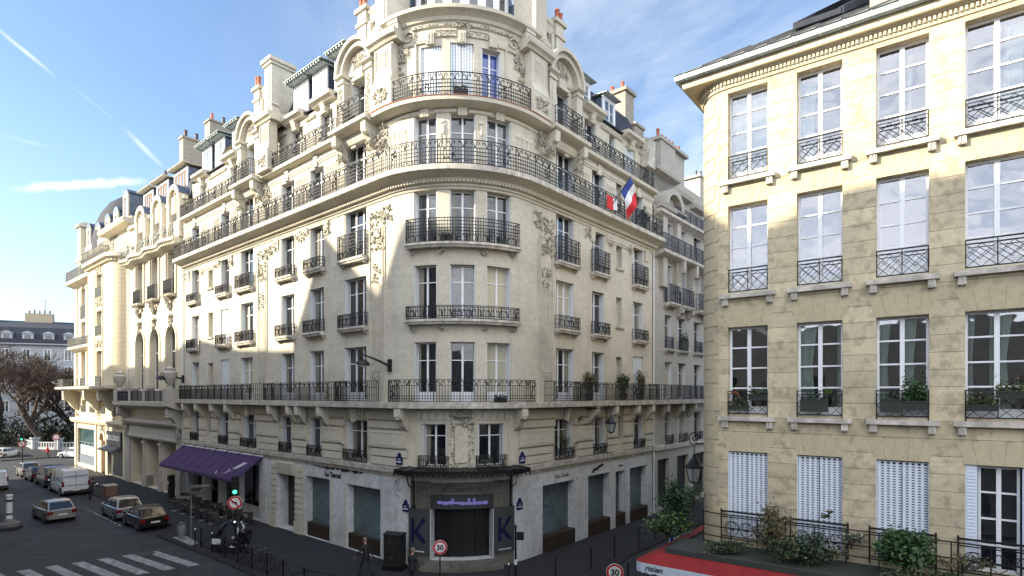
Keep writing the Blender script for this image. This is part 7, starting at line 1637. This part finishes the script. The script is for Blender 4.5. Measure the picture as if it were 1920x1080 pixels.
# ------------------------------------------------------------------ people: one skinned surface each
SKIN = plain('skin', (.36, .20, .14), .6, var=.05)
def person(loc, rz, label, coat, legs, hair, pose='walk', shoes=TRIM, s=1., hold=None, armf=(.35, -.3)):
    t = thing('person', loc, label, 'person', rz=rz, local=True)
    sw = {'walk': .30, 'stand': .03, 'lean': .05}[pose]; ln = .25 if pose == 'lean' else .04
    J = {}; V_ = []; R = []; E_ = []
    def j(n, p, r, par=None):
        J[n] = len(V_); V_.append(Vector(p)*s); R.append(r*s if not isinstance(r, tuple) else (r[0]*s, r[1]*s))
        if par: E_.append((J[par], J[n]))
    j('pelvis', (0, 0, .95), (.13, .17)); j('waist', (ln*.3, 0, 1.10), (.12, .15), 'pelvis'); j('chest', (ln*.8, 0, 1.30), (.13, .18), 'waist'); j('neck0', (ln, 0, 1.46), (.07, .10), 'chest'); j('neck', (ln*1.1+.01, 0, 1.53), .055, 'neck0'); j('head0', (ln*1.15+.02, 0, 1.60), (.085, .07), 'neck'); j('head', (ln*1.2+.03, 0, 1.69), (.10, .08), 'head0'); j('crown', (ln*1.2+.02, 0, 1.76), (.07, .06), 'head')
    j('nose', (ln*1.2+.125, 0, 1.66), .018, 'head')
    for sd, k in (('l', 1), ('r', -1)):
        fx = sw*k; j('hip'+sd, (0, k*.09, .90), .10, 'pelvis'); j('knee'+sd, (fx*.55+.05, k*.10, .50), .065, 'hip'+sd); j('ank'+sd, (fx-.04-(.10 if fx < 0 else 0), k*.10, .10 if fx >= 0 else .14), .042, 'knee'+sd); j('toe'+sd, (fx+.14-(.08 if fx < 0 else 0), k*.11, .04), .04, 'ank'+sd)
        ax = armf[0] if k > 0 else armf[1]
        j('sho'+sd, (ln, k*.20, 1.40), .065, 'chest'); j('elb'+sd, (ln+ax*.35, k*.25, 1.12), .048, 'sho'+sd); j('wri'+sd, (ln+ax*1.0+.06, k*.23, .92 if abs(ax) < .5 else 1.12), .032, 'elb'+sd); w_ = V_[-1]/s
        j('palm'+sd, (w_.x+.05, w_.y, w_.z-.06), .030, 'wri'+sd)
        for q in range(4): j(f'f{q}a'+sd, (w_.x+.08+.005*q, w_.y+(q-1.5)*.02, w_.z-.11-.004*q), .010, 'palm'+sd); j(f'f{q}b'+sd, (w_.x+.085, w_.y+(q-1.5)*.02, w_.z-.155+.006*abs(q-1.5)), .008, f'f{q}a'+sd)
        j('tha'+sd, (w_.x+.09, w_.y-k*.03, w_.z-.07), .011, 'palm'+sd)
    me = bpy.data.meshes.new('body'); me.from_pydata([tuple(v) for v in V_], E_, []); o = bpy.data.objects.new('body', me); COL.objects.link(o)
    md = o.modifiers.new('s', 'SKIN'); ss = o.modifiers.new('u', 'SUBSURF'); ss.levels = 1; ss.render_levels = 1
    if not me.skin_vertices: me.attributes.new('skin_vertex', 'FLOAT', 'POINT') if False else None
    bpy.context.view_layer.update()
    if me.skin_vertices:
        for i, r in enumerate(R): me.skin_vertices[0].data[i].radius = r if isinstance(r, tuple) else (r, r)
        me.skin_vertices[0].data[0].use_root = True
    bpy.context.view_layer.update(); ev = o.evaluated_get(bpy.context.evaluated_depsgraph_get()); m2 = bpy.data.meshes.new_from_object(ev); m2.name = 'body'; bpy.data.objects.remove(o)
    m2.materials.clear()
    for m in (SKIN, coat, legs, shoes): m2.materials.append(m)
    wz = {sd: V_[J['wri'+sd]] for sd in 'lr'}
    for p in m2.polygons:
        c = p.center/s; k = 1
        if c.z > 1.51: k = 0
        elif c.z < .12: k = 3
        elif c.z < .84 and not any((Vector(p.center)-V_[J['wri'+sd]]).length < .25*s for sd in 'lr'): k = 2
        elif any((Vector(p.center)-V_[J['palm'+sd]]).length < .10*s and p.center.z < V_[J['wri'+sd]].z for sd in 'lr'): k = 0
        p.material_index = k; p.use_smooth = True
    b = bpy.data.objects.new('body', m2); COL.objects.link(b); b.parent = t
    h = MB(); hd = V_[J['head']]
    h.lathe([(.0, .115), (.06, .105), (.095, .06), (.103, .0), (.098, -.04)], (hd.x-.015, hd.y, hd.z+.005), 12); h.build('hair', hair, t, smooth=True)
    cm = MB()      # coat skirt
    cm.lathe([(.17, .80*s), (.185, .90*s), (.165, 1.05*s)], (0, 0, 0), 14); cm.build('coat_hem', coat, t, smooth=True)
    if hold:
        w_ = V_[J['wril']]; q = MB(); q.face([(w_.x+.05, w_.y-.16, w_.z-.02), (w_.x+.05, w_.y+.1, w_.z-.02), (w_.x+.24, w_.y+.1, w_.z+.12), (w_.x+.24, w_.y-.16, w_.z+.12)], [(0, 0)]*4)
        q2 = q.build('sheet_of_paper', WSIGN); q2.parent = t; 
    return t
BLACKC = plain('black coat', (.010, .010, .012), .8); DENIM = plain('dark trousers', (.012, .014, .022), .8); GREYH = plain('grey hair', (.16, .12, .10), .8); DARKH = plain('dark hair', (.02, .015, .01), .8); REDC = plain('red coat', (.40, .02, .02), .8)
person((-6.95, 26.9, 0), R_(150), 'person in black coat and dark trousers walking past the shuttered shop', BLACKC, DENIM, GREYH, armf=(.35, -.3))
person((-4.45, 25.1, 0), R_(60), 'person in black coat with grey hair seen from behind by the utility cabinet', BLACKC, DENIM, GREYH, pose='stand', armf=(.08, .05))
person((-34.75, 46.6, -.12), R_(95), 'person in dark clothes bending over a paper at the rear of the delivery van', BLACKC, DENIM, DARKH, pose='lean', armf=(.6, .55), hold=True)
person((-84.5, 96.0, 0), R_(200), 'distant person in dark clothes on the far pavement by the balustrade', BLACKC, DENIM, DARKH)
person((-63.2, 77.0, 0), R_(220), 'distant person in a red coat standing before the white side on car', REDC, DENIM, DARKH, pose='stand')
# the reading of the near pavement: a few litter spots and manhole covers
m = MB(); m.lathe([(0, -.112), (.38, -.112)], (-20, 31, 0), 16); c = m.build('manhole_cover', IRON); tag(c, 'round iron manhole cover in the road beside the zebra crossing', 'manhole cover')
cleanup()
